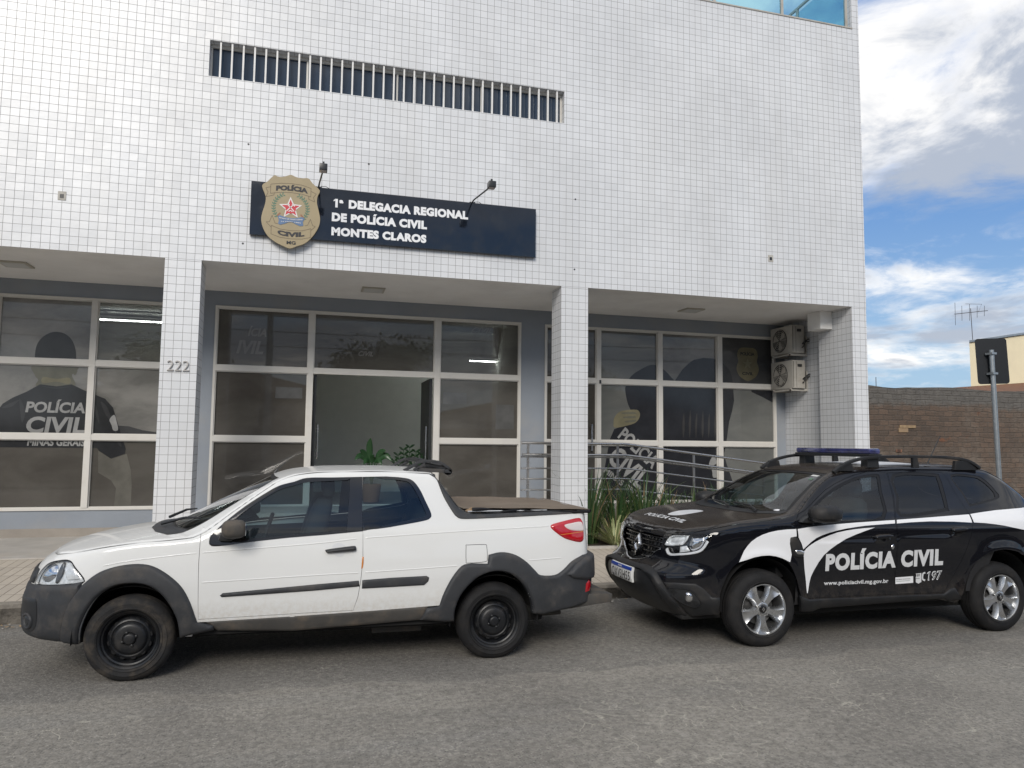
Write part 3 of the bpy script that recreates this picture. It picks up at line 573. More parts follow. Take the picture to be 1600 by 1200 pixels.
D_side = {
 'headlight': [(-1.047,0.848),(-1.02,0.893),(-0.985,0.935),(-0.924,0.95),(-0.717,0.967),(-0.491,0.983),(-0.481,0.976),(-0.51,0.918),(-0.545,0.858),(-0.588,0.821),(-0.715,0.796),(-0.927,0.768),(-0.984,0.773),(-1.028,0.807)],
 'drl': [(-1.048,0.856),(-0.985,0.935),(-0.924,0.95),(-0.702,0.966),(-0.725,0.92),(-0.775,0.874),(-0.903,0.854),(-1.018,0.845)],
 'drl_in': [(-1.002,0.878),(-0.963,0.924),(-0.891,0.94),(-0.737,0.952),(-0.766,0.908),(-0.808,0.886),(-0.905,0.87)],
 'lowbar': [(-1.015,0.817),(-0.956,0.785),(-0.871,0.785),(-0.715,0.807),(-0.596,0.832),(-0.549,0.87),(-0.5,0.959),(-0.485,0.975),(-0.532,0.863),(-0.583,0.82),(-0.715,0.794),(-0.927,0.767),(-0.984,0.772),(-1.02,0.795)],
 'lamp': [(-0.71,0.871),(-0.686,0.923),(-0.657,0.954),(-0.516,0.968),(-0.57,0.873),(-0.605,0.846),(-0.677,0.824)],
 'signal': [(-0.807,0.855),(-0.734,0.869),(-0.696,0.827),(-0.817,0.803)],
 'hood_edge': [(-2.246,0.943),(-1.835,0.929),(-1.515,0.935),(-1.115,0.951),(-0.954,0.961),(-0.556,0.991)],
 'grille': [(-2.341,0.903),(-1.737,0.925),(-1.503,0.927),(-1.074,0.926),(-1.049,0.916),(-1.049,0.848),(-1.044,0.827),(-1.185,0.781),(-1.262,0.736),(-1.347,0.706),(-1.622,0.687),(-1.942,0.676),(-2.276,0.68),(-2.264,0.764)],
 'plate': [(-1.823,0.607),(-1.359,0.624),(-1.334,0.5),(-1.842,0.462)],
 'bar_out': [(-2.073,0.609),(-1.857,0.631),(-1.408,0.655),(-1.208,0.659),(-1.096,0.65),(-1.009,0.614),(-0.942,0.535),(-0.855,0.439),(-0.753,0.304)],
 'bar_in': [(-0.843,0.267),(-0.96,0.388),(-1.026,0.51),(-1.096,0.584),(-1.189,0.617),(-1.317,0.614),(-1.798,0.588),(-2.085,0.552)],
 'crease': [(-0.932,0.547),(-0.796,0.557),(-0.643,0.558),(-0.576,0.52),(-0.5,0.448),(-0.431,0.445)],
 'pocket': [(-0.896,0.49),(-0.737,0.504),(-0.661,0.474),(-0.606,0.401),(-0.618,0.37),(-0.663,0.354),(-0.76,0.384),(-0.837,0.433)],
 'fog': [(-0.718,0.472),(-0.699,0.467),(-0.689,0.43),(-0.701,0.399),(-0.718,0.406),(-0.726,0.44)],
 'lowlip': [(-2.006,0.479),(-1.752,0.388),(-1.526,0.347),(-1.323,0.293),(-1.146,0.252)],
 'arch_f': [(-0.42,0.301),(-0.435,0.43),(-0.397,0.558),(-0.333,0.684),(-0.25,0.751),(-0.124,0.791),(0.021,0.804),(0.154,0.777),(0.242,0.725),(0.319,0.605),(0.37,0.454),(0.403,0.317)],
 'arch_r': [(2.157,0.334),(2.168,0.391),(2.274,0.618),(2.4,0.741),(2.555,0.792),(2.717,0.801),(2.918,0.746)],
 'sill_up': [(0.429,0.417),(0.961,0.411),(1.388,0.411),(1.979,0.401),(2.035,0.427)],
 'sill_lo': [(2.021,0.326),(1.98,0.379),(1.174,0.356),(0.597,0.346),(0.529,0.3),(0.377,0.304)],
 'door_f': [(0.376,1.189),(0.332,1.083),(0.329,0.961),(0.388,0.786),(0.426,0.437),(0.438,0.414),(0.961,0.411),(1.386,0.412),(1.409,0.673),(1.425,1.096),(1.53,1.304),(1.601,1.54)],
 'door_r': [(1.63,1.54),(1.548,1.304),(1.44,1.095),(1.424,0.673),(1.403,0.411),(1.719,0.406),(1.97,0.408),(2.041,0.479),(2.158,0.653),(2.238,0.831),(2.316,1.026),(2.324,1.133),(2.287,1.302),(2.3,1.544)],
 'win_f': [(0.368,1.067),(0.441,1.13),(0.626,1.254),(0.811,1.347),(0.95,1.406),(1.081,1.45),(1.209,1.485),(1.353,1.506),(1.474,1.516),(1.494,1.486),(1.433,1.355),(1.31,1.102),(0.83,1.074),(0.523,1.054)],
 'glass_f': [(0.582,1.193),(0.666,1.254),(0.823,1.331),(0.959,1.386),(1.092,1.432),(1.219,1.466),(1.341,1.487),(1.451,1.495),(1.461,1.468),(1.411,1.355),(1.295,1.122),(0.836,1.09),(0.567,1.074)],
 'win_r': [(1.664,1.517),(2.174,1.525),(2.216,1.489),(2.192,1.391),(2.11,1.191),(2.066,1.169),(1.503,1.123),(1.569,1.304)],
 'glass_r': [(1.681,1.496),(2.146,1.503),(2.176,1.471),(2.153,1.382),(2.087,1.208),(2.052,1.191),(1.537,1.146),(1.6,1.304)],
 'win_q': [(2.367,1.513),(2.682,1.508),(2.762,1.48),(2.817,1.422),(2.841,1.349),(2.85,1.319),(2.784,1.278),(2.412,1.215),(2.384,1.23),(2.38,1.33)],
 'glass_q': [(2.375,1.499),(2.655,1.492),(2.725,1.464),(2.781,1.407),(2.804,1.35),(2.792,1.309),(2.745,1.283),(2.424,1.23),(2.402,1.244),(2.401,1.34)],
 'white_f': [(-0.263,0.751),(-0.206,0.846),(-0.132,0.927),(-0.021,0.986),(0.132,1.021),(0.331,1.03),(0.329,0.964),(0.261,0.957),(0.25,0.905),(0.267,0.806),(0.231,0.745),(0.154,0.777),(0.021,0.804),(-0.124,0.791),(-0.195,0.77)],
 'white_d1': [(0.336,1.027),(0.562,1.053),(0.974,1.076),(1.423,1.096),(1.413,1.064),(1.175,1.052),(0.965,1.039),(0.757,1.012),(0.592,0.973),(0.471,0.909),(0.389,0.856),(0.39,0.952),(0.345,0.961)],
 'white_d2': [(0.389,0.823),(0.449,0.876),(0.591,0.94),(0.754,0.992),(0.962,1.019),(1.178,1.032),(0.957,0.972),(0.745,0.893),(0.609,0.794),(0.517,0.661),(0.46,0.534),(0.429,0.462),(0.408,0.603)],
 'white_d3': [(1.445,1.097),(1.846,1.116),(2.323,1.138),(2.32,1.064),(2.265,1.07),(1.826,1.08),(1.432,1.064)],
 'white_q': [(2.341,1.141),(2.678,1.175),(3.125,1.188),(2.964,0.985),(2.712,1.026),(2.488,1.057),(2.338,1.066)],
 'handle_f': [(1.161,0.93),(1.184,0.964),(1.237,0.98),(1.332,0.978),(1.352,0.952),(1.334,0.91),(1.282,0.889),(1.188,0.887),(1.162,0.905)],
 'handle_r': [(2.049,0.985),(2.084,1.02),(2.142,1.031),(2.22,1.03),(2.224,0.992),(2.188,0.957),(2.095,0.932),(2.05,0.945)],
 'garnish': [(0.257,0.951),(0.315,0.96),(0.342,0.936),(0.375,0.869),(0.395,0.786),(0.336,0.779),(0.287,0.797),(0.263,0.871)],
 'garn_lamp': [(0.297,0.841),(0.336,0.85),(0.386,0.833),(0.384,0.811),(0.326,0.809)],
 'text_main': [(0.632,0.644),(1.952,0.664),(1.943,0.825),(0.623,0.797)],
 'text_web': [(0.633,0.509),(1.348,0.501),(1.348,0.549),(0.633,0.548)],
 'text_197': [(1.781,0.516),(1.966,0.521),(1.963,0.614),(1.778,0.608)],
 'phone': [(1.737,0.518),(1.77,0.522),(1.768,0.601),(1.735,0.599)],
 'rect1': [(1.411,0.565),(1.614,0.571),(1.615,0.509),(1.412,0.504)],
 'crest': [(1.643,0.594),(1.707,0.598),(1.709,0.515),(1.677,0.499),(1.645,0.512)],
 'keyhole': [(1.347,0.849),(1.368,0.875),(1.385,0.852),(1.369,0.828)],
 'mirror_base': [(0.392,1.083),(0.471,1.129),(0.505,1.161),(0.516,1.097),(0.525,1.065)],
}
D_top = {
 'windshield': [(0.136,-0.243),(0.142,0.261),(0.326,0.692),(0.393,0.696),(0.579,0.683),(0.872,0.587),(0.969,0.588),(0.924,0.202),(0.922,-0.294)],
 'hoodline': [(-0.59,0.883),(-0.479,0.803),(-0.386,0.789),(-0.091,0.773),(0.187,0.749),(0.373,0.754)],
 'oval': [(-0.428,-0.1),(-0.305,-0.151),(-0.2,-0.106),(-0.139,-0.022),(-0.147,0.103),(-0.266,0.127),(-0.385,0.095),(-0.435,0.014)],
 'hoodtext': [(-0.583,-0.414),(-0.533,-0.295),(-0.51,0.25),(-0.571,0.231)],
 'roofwhite': [(1.435,0.468),(1.661,0.315),(2.458,0.063),(2.041,0.493)],
}
# ------------------------------------------------------------------ ground
def road_z(x): return -.0065*(x+1.2)
def kerb_z(x): return .163-.0115*x if x < 9 else .0595-.0065*(x-9)
def front_z(x): return .287-.0095*x if x < 9 else .2015-.0065*(x-9)
xs = [-300, -60, -20]+[k*.5 for k in range(-24, 41)]+[30, 60, 300]
def road_zc(x): return road_z(max(-60, min(60, x)))
gr = MB().grid(lambda x, y: (x, y, road_zc(x)), xs, [-300, -60, -12, -3.5, 0, 3, 5, 6.5, 8.06])
gr.build('road', 'asphalt', kind='structure')
MB().grid(lambda x, y: (x, y, road_zc(x)+.02), [-300, -60, 0, 60, 300], [12.2, 60, 300]).build('ground', 'soil', kind='structure')
MB().grid(lambda x, y: (x, y, (kerb_z(x)+(front_z(x)-kerb_z(x))*(y-8.14)/1.93)-.004 if abs(x) < 100 else road_zc(x)+.1), [-60, -20]+[k for k in range(-12, 21)]+[30, 60], [8.13, 9.1, 10.07]).grid(lambda x, y: (x, y, front_z(x)-.004), [8.88, 10, 12, 14, 16, 18, 20, 30, 60], [10.068, 10.7, 12.3]).build('pavement', 'pavement tile', kind='structure')
kb = MB(); x = -14.0
while x < 22:
    L = 1.0+random.uniform(-.06, .06); j = lambda s: random.uniform(-s, s)
    y0 = 7.985+j(.008); z0 = road_z(x)-.1; zt = kerb_z(x+L/2)+j(.006); y1 = 8.135
    prof = [(y0+.012, z0), (y0, zt-.035), (y0+.03, zt-.004), (y0+.06, zt), (y1, zt), (y1, z0)]
    a, b_ = x+.006, x+L-.006
    for s_ in range(8):
        pass
    kb.prism(prof, lambda u, v, w: (w, u, v), a, b_); x += L
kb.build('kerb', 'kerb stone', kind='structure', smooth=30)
# opposite side of the street, seen only as reflections
MB().box(-40, 40, -5.2, -3.6, -.3, .16).build('opposite_pavement', 'kerb stone', kind='structure')
# ------------------------------------------------------------------ building
YF, YB, ZB, ZP, XR = 10.05, 12.07, 4.04, 8.84, 8.89
bl = thing('police_station_building', (2.5, 10.05, .3), 'white tiled two storey police station with glazed arcade, long barred window and roof terrace', 'building')
XL = -11.0
fw = MB(); BX0, BX1, BZ0, BZ1 = -1.378, 3.57, 6.502, 6.995
for a, b_, c_, d_ in ((XL, BX0, ZB, ZP), (BX0, BX1, ZB, BZ0), (BX0, BX1, BZ1, ZP), (BX1, XR, ZB, ZP)):
    fw.quad((a, YF, c_), (b_, YF, c_), (b_, YF, d_), (a, YF, d_))
DP = .14
fw.quad((BX0, YF, BZ0), (BX1, YF, BZ0), (BX1, YF+DP, BZ0), (BX0, YF+DP, BZ0)); fw.quad((BX0, YF, BZ1), (BX1, YF, BZ1), (BX1, YF+DP, BZ1), (BX0, YF+DP, BZ1))
fw.quad((BX0, YF, BZ0), (BX0, YF+DP, BZ0), (BX0, YF+DP, BZ1), (BX0, YF, BZ1)); fw.quad((BX1, YF, BZ0), (BX1, YF+DP, BZ0), (BX1, YF+DP, BZ1), (BX1, YF, BZ1))
fw.quad((XR, YF, ZB), (XR, 24, ZB), (XR, 24, ZP), (XR, YF, ZP)); fw.quad((XR, 10.88, -.2), (XR, 24, -.2), (XR, 24, ZB), (XR, 10.88, ZB))
fw.quad((XL, YF+.16, ZP), (8.75, YF+.16, ZP), (8.75, YF+.003, ZP), (XL, YF+.003, ZP))
fw.box(8.752, XR, YF+.0, YF+.14, ZP, 10.4)
fw.build('facade_wall', 'facade tile', bl, flip_fix=False)
MB().box(XL, 8.76, YF-.012, YF+.17, ZP, ZP+.022).build('parapet_cap', 'ac casing', bl)
MB().quad((XL, YF+.17, ZP-.02), (XR, YF+.17, ZP-.02), (XR, 24, ZP-.02), (XL, 24, ZP-.02)).build('terrace_floor', 'render white', bl)
MB().box(XL, 8.885, YF+.004, YB+.2, ZB, ZB+.12).build('porch_ceiling', 'render white', bl)
for x0, x1, dp in ((-7.1, -6.67, .43), (-1.792, -1.36, .43), (3.54, 3.957, .43), (8.606, XR-.002, .83)):
    MB().box(x0, x1, YF+.002, YF+dp, -.1, ZB-.002).build('column', 'facade tile', bl)
MB().box(8.77, XR-.004, 10.88, YB+.2, -.1, ZB-.003).build('end_wall', 'facade tile', bl)
MB().box(8.37, 8.604, 10.53, 10.86, 3.735, ZB-.002).build('beam_end', 'render white', bl)
bw = MB()
wins = [(-8.6, -2.05, .70, 3.81), (-1.40, 3.52, .70, 3.81), (3.95, 8.56, .70, 3.80)]
cx = XL
for (a, b_, c_, d_) in wins:
    bw.box(cx, a, YB, YB+.15, -.1, ZB); cx = b_
    bw.box(a, b_, YB, YB+.15, -.1, c_); bw.box(a, b_, YB, YB+.15, d_, ZB)
bw.box(cx, 8.768, YB, YB+.15, -.1, ZB); bw.build('porch_wall', 'wall blue grey', bl)
MB().box(XL, -1.8, YB-.006, YB, .2, .445).build('plinth', 'wall plinth', bl)
MB().box(XL, -1.37, YF-.02, YB, -.1, .325).build('porch_floor', 'cement floor', bl)
MB().box(-1.36, 5.0, 10.95, YB, -.1, .72).build('landing', 'cement floor', bl)
st = MB()
for k, zz in enumerate((.58, .44)): st.box(-.9, 3.3, 10.95-.3*(k+1), 10.95-.3*k, -.1, zz)
st.build('entrance_steps', 'cement floor', bl)
rp = MB(); rp.prism([(5.0, -.1), (5.0, .72), (8.76, .28), (8.76, -.1)], XZ(0), 10.95, YB); rp.build('ramp', 'cement floor', bl)
# interior
ro = MB(); RY = 15.6
ro.quad((XL, RY, .7), (8.7, RY, .7), (8.7, RY, 3.95), (XL, RY, 3.95)); ro.quad((XL, YB+.16, .7), (XL, RY, .7), (XL, RY, 3.95), (XL, YB+.16, 3.95)); ro.quad((8.7, YB+.16, .7), (8.7, RY, .7), (8.7, RY, 3.95), (8.7, YB+.16, 3.95))
ro.quad((XL, YB+.15, 3.95), (8.75, YB+.15, 3.95), (8.75, RY, 3.95), (XL, RY, 3.95))
ro.box(-1.75, -1.65, YB+.15, RY, .7, 3.95); ro.box(3.6, 3.7, YB+.15, RY, .7, 3.95)
ro.build('interior_wall', 'interior wall', bl, flip_fix=False)
MB().quad((XL, YB+.15, .70), (8.75, YB+.15, .70), (8.75, RY, .70), (XL, RY, .70)).build('interior_floor', 'interior floor', bl)
# barred band window
hw = rbox(BX0+.001, BX1-.001, YF+DP-.004, YF+DP+.05, BZ0-.0, BZ1, 'band_window', 'pane band', bl, bevel=0, smooth=None)
fr = MB()
fr.box(BX0+.002, BX1-.002, YF+DP-.03, YF+DP-.005, BZ1-.045, BZ1-.002)
for k in range(5):
    xx = BX0+.002+(BX1-BX0-.03)*k/4; fr.box(xx, xx+.024, YF+DP-.028, YF+DP-.006, BZ0+.004, BZ1-.05)
under(fr.build('window_frame', 'aluminium frame', None), hw)
n_b = 34
for k in range(n_b):
    xx = BX0+.135+(BX1-BX0-.245)*k/(n_b-1)
    under(MB().box(xx-.011, xx+.011, YF+.015, YF+.05, BZ0+.002, BZ1-.002).build('bar', 'white bar', None), hw)
under(MB().box(1.33, 1.352, YF+.055, YF+.075, BZ0+.002, BZ1-.08).build('bar', 'white bar', None), hw)
# glazed bays: frame and panes
T1, T2, T3 = (1.715, 1.80), (2.80, 2.885), None
def pane(x0, x1, z0, z1, mat, parent):
    return under(MB().quad((x0, YB+.03, z0), (x1, YB+.03, z0), (x1, YB+.03, z1), (x0, YB+.03, z1)).build('pane', mat, None, flip_fix=False), parent)
def bay(x0, x1, z0, z1, mulls, mats, name='glazed_bay', skip=()):
    m = MB(); e = .035; y0, y1 = YB-.018, YB+.05
    m.box(x0, x0+e, y0, y1, z0, z1); m.box(x1-e, x1, y0, y1, z0, z1); m.box(x0+e, x1-e, y0-.002, y1, z1-e, z1); m.box(x0+e, x1-e, y0-.002, y1, z0, z0+e)
    for a, b_ in mulls: m.box(a, b_, y0-.012, y1, z0+e, z1-e)
    cols = [x0+e]+[q_ for ab in mulls for q_ in ab]+[x1-e]; cols = list(zip(cols[0::2], cols[1::2]))
    for i, (a, b_) in enumerate(cols):
        for t_ in (T1, T2):
            if (i, t_[0]) in skip: continue
            m.box(a, b_, y0-.006, y1, t_[0], t_[1])
        # thin glazing beads around each light
        for (c_, d_) in ((z0+e, T1[0]), (T1[1], T2[0]), (T2[1], z1-e)):
            if (i, 'open') in skip and c_ < 2.5: continue
            for q_ in (m,):
                q_.box(a, a+.014, y0+.016, y1-.006, c_, d_); q_.box(b_-.014, b_, y0+.016, y1-.006, c_, d_)
                q_.box(a+.014, b_-.014, y0+.017, y1-.007, c_, c_+.014); q_.box(a+.014, b_-.014, y0+.017, y1-.007, d_-.014, d_)
    f = m.build(name, 'aluminium frame', bl)
    for i, (a, b_) in enumerate(cols):
        for j, (c_, d_) in enumerate(((z0+e, T1[0]), (T1[1], T2[0]), (T2[1], z1-e))):
            if (i, 'open') in skip and j < 2: continue
            pane(a, b_, c_, d_, mats(i, j), f)
    return f
bayL = bay(-8.6, -2.05, .70, 3.81, [(-7.66, -7.58), (-5.86, -5.78), (-4.366, -4.29), (-3.10, -3.022)], lambda i, j: 'pane print' if j == 1 or (j == 2 and i == 3) else 'pane dark')
bayM = bay(-1.40, 3.52, .70, 3.81, [(0.0, .085), (2.02, 2.12)], lambda i, j: 'pane dark', skip=((1, 1.715), (1, 'open')))
bayR = bay(3.95, 8.56, .70, 3.80, [(4.91, 4.99), (6.10, 6.19), (7.31, 7.41)], lambda i, j: 'pane print dark' if (j == 2 and i == 3) else 'pane print pale' if i in (1, 3) else 'pane print dark' if i == 2 and j < 2 else 'pane print' if i == 2 else 'pane dark')
# open leaves of the entrance door, swung inward
for x0, x1, hx in ((.10, .145, .18), (1.96, 2.005, 1.93)):
    dl = MB().box(x0, x1, YB+.06, YB+.98, .72, 2.79).build('door_leaf', 'black metal', bl)
    under(MB().tube([(hx, YB+.14, 1.45), (hx, YB+.14, 2.0)], .014).build('door_handle', 'steel tube', None), dl)
# closed side door handles
under(MB().box(4.80, 4.83, YB-.05, YB-.02, 1.62, 2.08).box(4.80, 4.825, YB-.03, YB, 1.66, 1.70).box(4.80, 4.825, YB-.03, YB, 2.0, 2.04).build('door_handle', 'steel tube', None), bayR)
under(MB().box(4.09, 4.17, YB-.03, YB+.02, 2.42, 2.70).build('door_closer', 'aluminium frame', None), bayR)
under(MB().box(4.955, 4.985, YB-.05, YB-.03, 2.80, 2.86).build('lock', 'black metal', None), bayR)
# printed film: flat shapes a few millimetres in front of the panes, cut at the frames
LAY = [0]
def clip_poly(pts, x0, x1, z0, z1):
    def cut(p, ax, lim, keep):
        out = []
        for k in range(len(p)):
            a, b_ = p[k], p[(k+1) % len(p)]; ia, ib = keep(a[ax], lim), keep(b_[ax], lim)
            if ia: out.append(a)
            if ia != ib:
                t_ = (lim-a[ax])/(b_[ax]-a[ax]); out.append((a[0]+(b_[0]-a[0])*t_, a[1]+(b_[1]-a[1])*t_))
        return out
    for ax, lim, k_ in ((0, x0, lambda v, l: v >= l), (0, x1, lambda v, l: v <= l), (1, z0, lambda v, l: v >= l), (1, z1, lambda v, l: v <= l)):
        if len(pts) < 3: return []
        pts = cut(pts, ax, lim, k_)
    return pts
def film(name, pts, ink, parent, cells, lay):
    m = MB(); y = YB+.03-.0012*lay
    for c_ in cells:
        p = clip_poly(list(pts), *c_)
        if len(p) >= 3:
            i = len(m.v); m.v += [(u, y, v) for u, v in p]; m.f.append(tuple(range(i, i+len(p)))); m.m.append(0)
    if not m.f: return
    me_o = m.build(name, 'ink '+ink, None, flip_fix=False)
    bm = bmesh.new(); bm.from_mesh(me_o.data); bmesh.ops.triangulate(bm, faces=bm.faces); bm.to_mesh(me_o.data); bm.free()
    return under(me_o, parent)
def sm(pts, n=6): return [tuple(p) for p in catmull(pts, n, True)]
g = .015
cL = [(a+g, b_-g, c_+g, d_-g) for a, b_ in ((-4.29, -3.10), (-3.022, -2.085)) for c_, d_ in ((.735, T1[0]), (T1[1], T2[0]), (T2[1], 3.775))]
cR = [(a+g, b_-g, c_+g, d_-g) for a, b_ in ((4.99, 6.10), (6.19, 7.31), (7.41, 8.525)) for c_, d_ in ((.735, T1[0]), (T1[1], T2[0]), (T2[1], 3.765))]
film('printed_hills', [(-2.751, 1.936), (-2.539, 1.925), (-2.349, 1.870), (-2.08, 1.829), (-2.08, 1.711), (-2.739, 1.704)], 'hills', bayL, cL, 1)
film('printed_trousers', [(-2.928, 1.558), (-2.753, 1.443), (-2.546, 1.517), (-2.482, 1.285), (-2.458, 1.067), (-2.456, .749), (-2.680, .752), (-2.666, 1.011), (-2.737, 1.126), (-2.912, 1.241)], 'pants', bayL, cL, 2)
film('printed_neck', sm([(-3.828, 2.80), (-3.284, 2.80), (-3.29, 2.708), (-3.329, 2.657), (-3.30, 2.49), (-3.76, 2.48), (-3.761, 2.576), (-3.805, 2.64)]), 'neck', bayL, cL, 2)
film('printed_hair', sm([(-3.803, 2.70), (-3.820, 2.832), (-3.816, 3.033), (-3.768, 3.166), (-3.672, 3.257), (-3.571, 3.289), (-3.455, 3.268), (-3.361, 3.185), (-3.302, 3.042), (-3.284, 2.853), (-3.29, 2.72), (-3.36, 2.805), (-3.55, 2.83), (-3.74, 2.81)]), 'hair', bayL, [c for c in cL if c[2] > 2.6], 3)
film('printed_shirt', [(-4.6, 1.688), (-4.5, 1.95), (-4.255, 2.108), (-4.188, 2.222), (-4.070, 2.310), (-3.902, 2.400), (-3.733, 2.514), (-3.52, 2.49), (-3.326, 2.526), (-3.114, 2.423), (-2.875, 2.327), (-2.763, 2.199), (-2.670, 1.909), (-2.562, 1.590), (-2.572, 1.517), (-2.753, 1.443), (-2.915, 1.558), (-2.948, 1.60), (-4.231, 1.60)], 'shirt', bayL, cL, 3)
for pl_ in ([(-3.98, 2.30), (-3.9, 2.12), (-3.93, 1.95), (-3.96, 2.1)], [(-3.08, 2.36), (-2.98, 2.2), (-2.93, 1.95), (-3.0, 2.12)], [(-2.93, 2.28), (-2.84, 2.2), (-2.78, 2.02), (-2.86, 2.1)], [(-2.72, 1.86), (-2.66, 1.76), (-2.62, 1.62), (-2.68, 1.68)], [(-3.72, 2.49), (-3.53, 2.455), (-3.34, 2.495), (-3.53, 2.475)], [(-4.2, 2.16), (-4.08, 2.24), (-3.98, 2.28), (-4.08, 2.18)]):
    film('printed_fold', sm(pl_, 4), 'fold', bayL, cL, 4)
for sgx in (-3.812, -3.292): film('printed_ear', sm([(sgx-.025, 2.80), (sgx+.02, 2.82), (sgx+.03, 2.72), (sgx, 2.66), (sgx-.03, 2.72)], 4), 'neck', bayL, cL, 2.5)
film('printed_shadow', sm([(-3.70, 2.53), (-3.53, 2.56), (-3.36, 2.53), (-3.36, 2.62), (-3.53, 2.60), (-3.70, 2.62)], 4), 'hand', bayL, cL, 2.7)
def film_text(txt, x0, x1, z0, cap, ink, parent, lay, cells, shear=.12, bold=.035, fn=None):
    v, f = text_mesh(txt, bold, shear, 0.0); a0, a1 = v[:, 0].min(), v[:, 0].max(); ref = text_mesh('H', bold, 0, 0)[0]; h0, h1 = ref[:, 1].min(), ref[:, 1].max()
    y = YB+.03-.0012*lay; m = MB()
    for t_ in f:
        p = [(x0+(v[i, 0]-a0)/(a1-a0)*(x1-x0), z0+(v[i, 1]-h0)/(h1-h0)*cap) for i in t_]
        if fn: p = [fn(*q_) for q_ in p]
        for c_ in cells:
            pp = clip_poly(p, *c_)
            if len(pp) >= 3:
                i = len(m.v); m.v += [(u, y, w_) for u, w_ in pp]; m.f.append(tuple(range(i, i+len(pp)))); m.m.append(0)
    if m.f: under(m.build('printed_lettering', 'ink '+ink, None, flip_fix=False), parent)
film_text('POLÍCIA', -3.90, -3.13, 2.105, .155, 'letters', bayL, 5, cL)
film_text('CIVIL', -3.875, -3.115, 1.81, .235, 'letters', bayL, 5, cL)
film_text('MINAS GERAIS', -3.85, -3.107, 1.625, .105, 'letters', bayL, 5, cL)
film('printed_armband', sm([(-2.80, 2.02), (-2.74, 2.09), (-2.70, 1.98), (-2.68, 1.87), (-2.74, 1.86), (-2.77, 1.94)]), 'letters', bayL, cL, 5)
film('printed_figure', sm([(5.480, 2.672), (5.495, 2.806), (5.582, 2.943), (5.728, 3.056), (6.009, 3.180), (6.232, 3.102), (6.381, 2.971), (6.446, 2.885), (6.498, 2.592), (6.376, 2.264), (5.726, 2.250), (5.552, 2.407)]), 'mass', bayR, cR, 2)
film('printed_figure', [(6.446, 2.885), (6.53, 3.0), (6.62, 3.12), (6.74, 3.23), (6.856, 3.305), (7.041, 3.346), (7.258, 3.341), (7.445, 3.273), (7.585, 3.152), (7.640, 3.02), (7.660, 2.875), (7.680, 2.568), (7.636, 2.373), (7.571, 2.177), (7.502, 1.762), (7.453, 1.569), (7.512, 1.378), (7.617, 1.104), (7.661, .70), (5.0, .70), (5.038, .904), (5.051, 1.164), (5.178, 1.818), (5.264, 2.003), (5.465, 2.073), (5.726, 2.250), (6.139, 2.475)], 'mass', bayR, cR, 3)
film('printed_hand', sm([(5.250, 2.109), (5.270, 2.215), (5.379, 2.318), (5.581, 2.354), (5.726, 2.344), (5.761, 2.251), (5.682, 2.130), (5.493, 2.065), (5.278, 2.030)]), 'hand', bayR, cR, 4)
for k in range(3): film('printed_finger', sm([(5.42+.03*k, 2.30-.075*k), (5.62+.02*k, 2.315-.07*k), (5.70-.01*k, 2.29-.07*k), (5.62, 2.275-.07*k), (5.43+.03*k, 2.275-.075*k)]), 'neck', bayR, cR, 5)
def rot(x0, z0, ang):
    ca, sa = math.cos(ang), math.sin(ang); return lambda u, v: (x0+(u*ca-v*sa), z0+(u*sa+v*ca))
film_text('POLÍCIA', 0, .88, 0, .24, 'letters', bayR, 6, cR, .0, .035, rot(5.32, 1.86, -.70))
film_text('CIVIL', 0, .82, 0, .36, 'letters', bayR, 6, cR, .0, .035, rot(5.11, 1.45, -.70))
film_text('MINAS GERAIS', 0, .95, 0, .10, 'letters', bayR, 6, cR, .0, .035, rot(5.05, 1.25, -.62))
for k in range(6):
    x_ = 6.62+.13*k; film('printed_highlight', sm([(x_, 1.86), (x_+.03, 2.05+.08*(k % 3)), (x_+.02, 2.32+.06*(k % 2)), (x_-.015, 2.12)], 4), 'sheen', bayR, cR, 4)
film('printed_stripe', [(8.055, 2.745), (8.3, 2.65), (8.53, 2.548), (8.53, 2.80), (8.055, 2.80)], 'mass', bayR, cR, 2)
film('printed_lettering', sm([(7.14, 1.40), (7.24, 1.55), (7.30, 1.42), (7.24, 1.36), (7.30, 1.28), (7.31, 1.16), (7.22, 1.15), (7.20, 1.27)]), 'letters', bayR, cR, 6)
film('printed_badge', sm([(7.78, 3.52), (7.84, 3.57), (7.98, 3.58), (8.12, 3.57), (8.18, 3.52), (8.20, 3.42), (8.18, 3.32), (8.22, 3.18), (8.17, 3.05), (8.07, 2.98), (7.98, 2.95), (7.89, 2.98), (7.79, 3.05), (7.74, 3.18), (7.78, 3.32), (7.76, 3.42)]), 'gold', bayR, cR, 3)
film_text('POLÍCIA', 7.83, 8.13, 3.43, .06, 'mass', bayR, 4, cR, 0); film_text('CIVIL', 7.86, 8.10, 3.06, .055, 'mass', bayR, 4, cR, 0)
def star5(cx_, cz_, r1, r2, a0=0): return [(cx_+(r1 if k % 2 == 0 else r2)*math.sin(a0+k*math.pi/5), cz_+(r1 if k % 2 == 0 else r2)*math.cos(a0+k*math.pi/5)) for k in range(10)]
film('printed_star', star5(7.98, 3.27, .11, .045), 'hand', bayR, cR, 4)
film_text('ÍCIA', -.92, -.64, 3.36, .13, 'faint', bayM, 2, [(-1.35, -.02, 2.9, 3.77)], .25); film_text('IVIL', -1.08, -.68, 3.08, .21, 'faint', bayM, 2, [(-1.35, -.02, 2.9, 3.77)], .25)
film_text('CIVIL', .78, 1.02, 3.12, .08, 'faint', bayM, 2, [(.1, 2.0, 2.9, 3.77)], .4); film_text('CIVIL', 2.66, 3.02, 3.60, .09, 'faint', bayM, 2, [(2.13, 3.4, 2.9, 3.77)], .4)
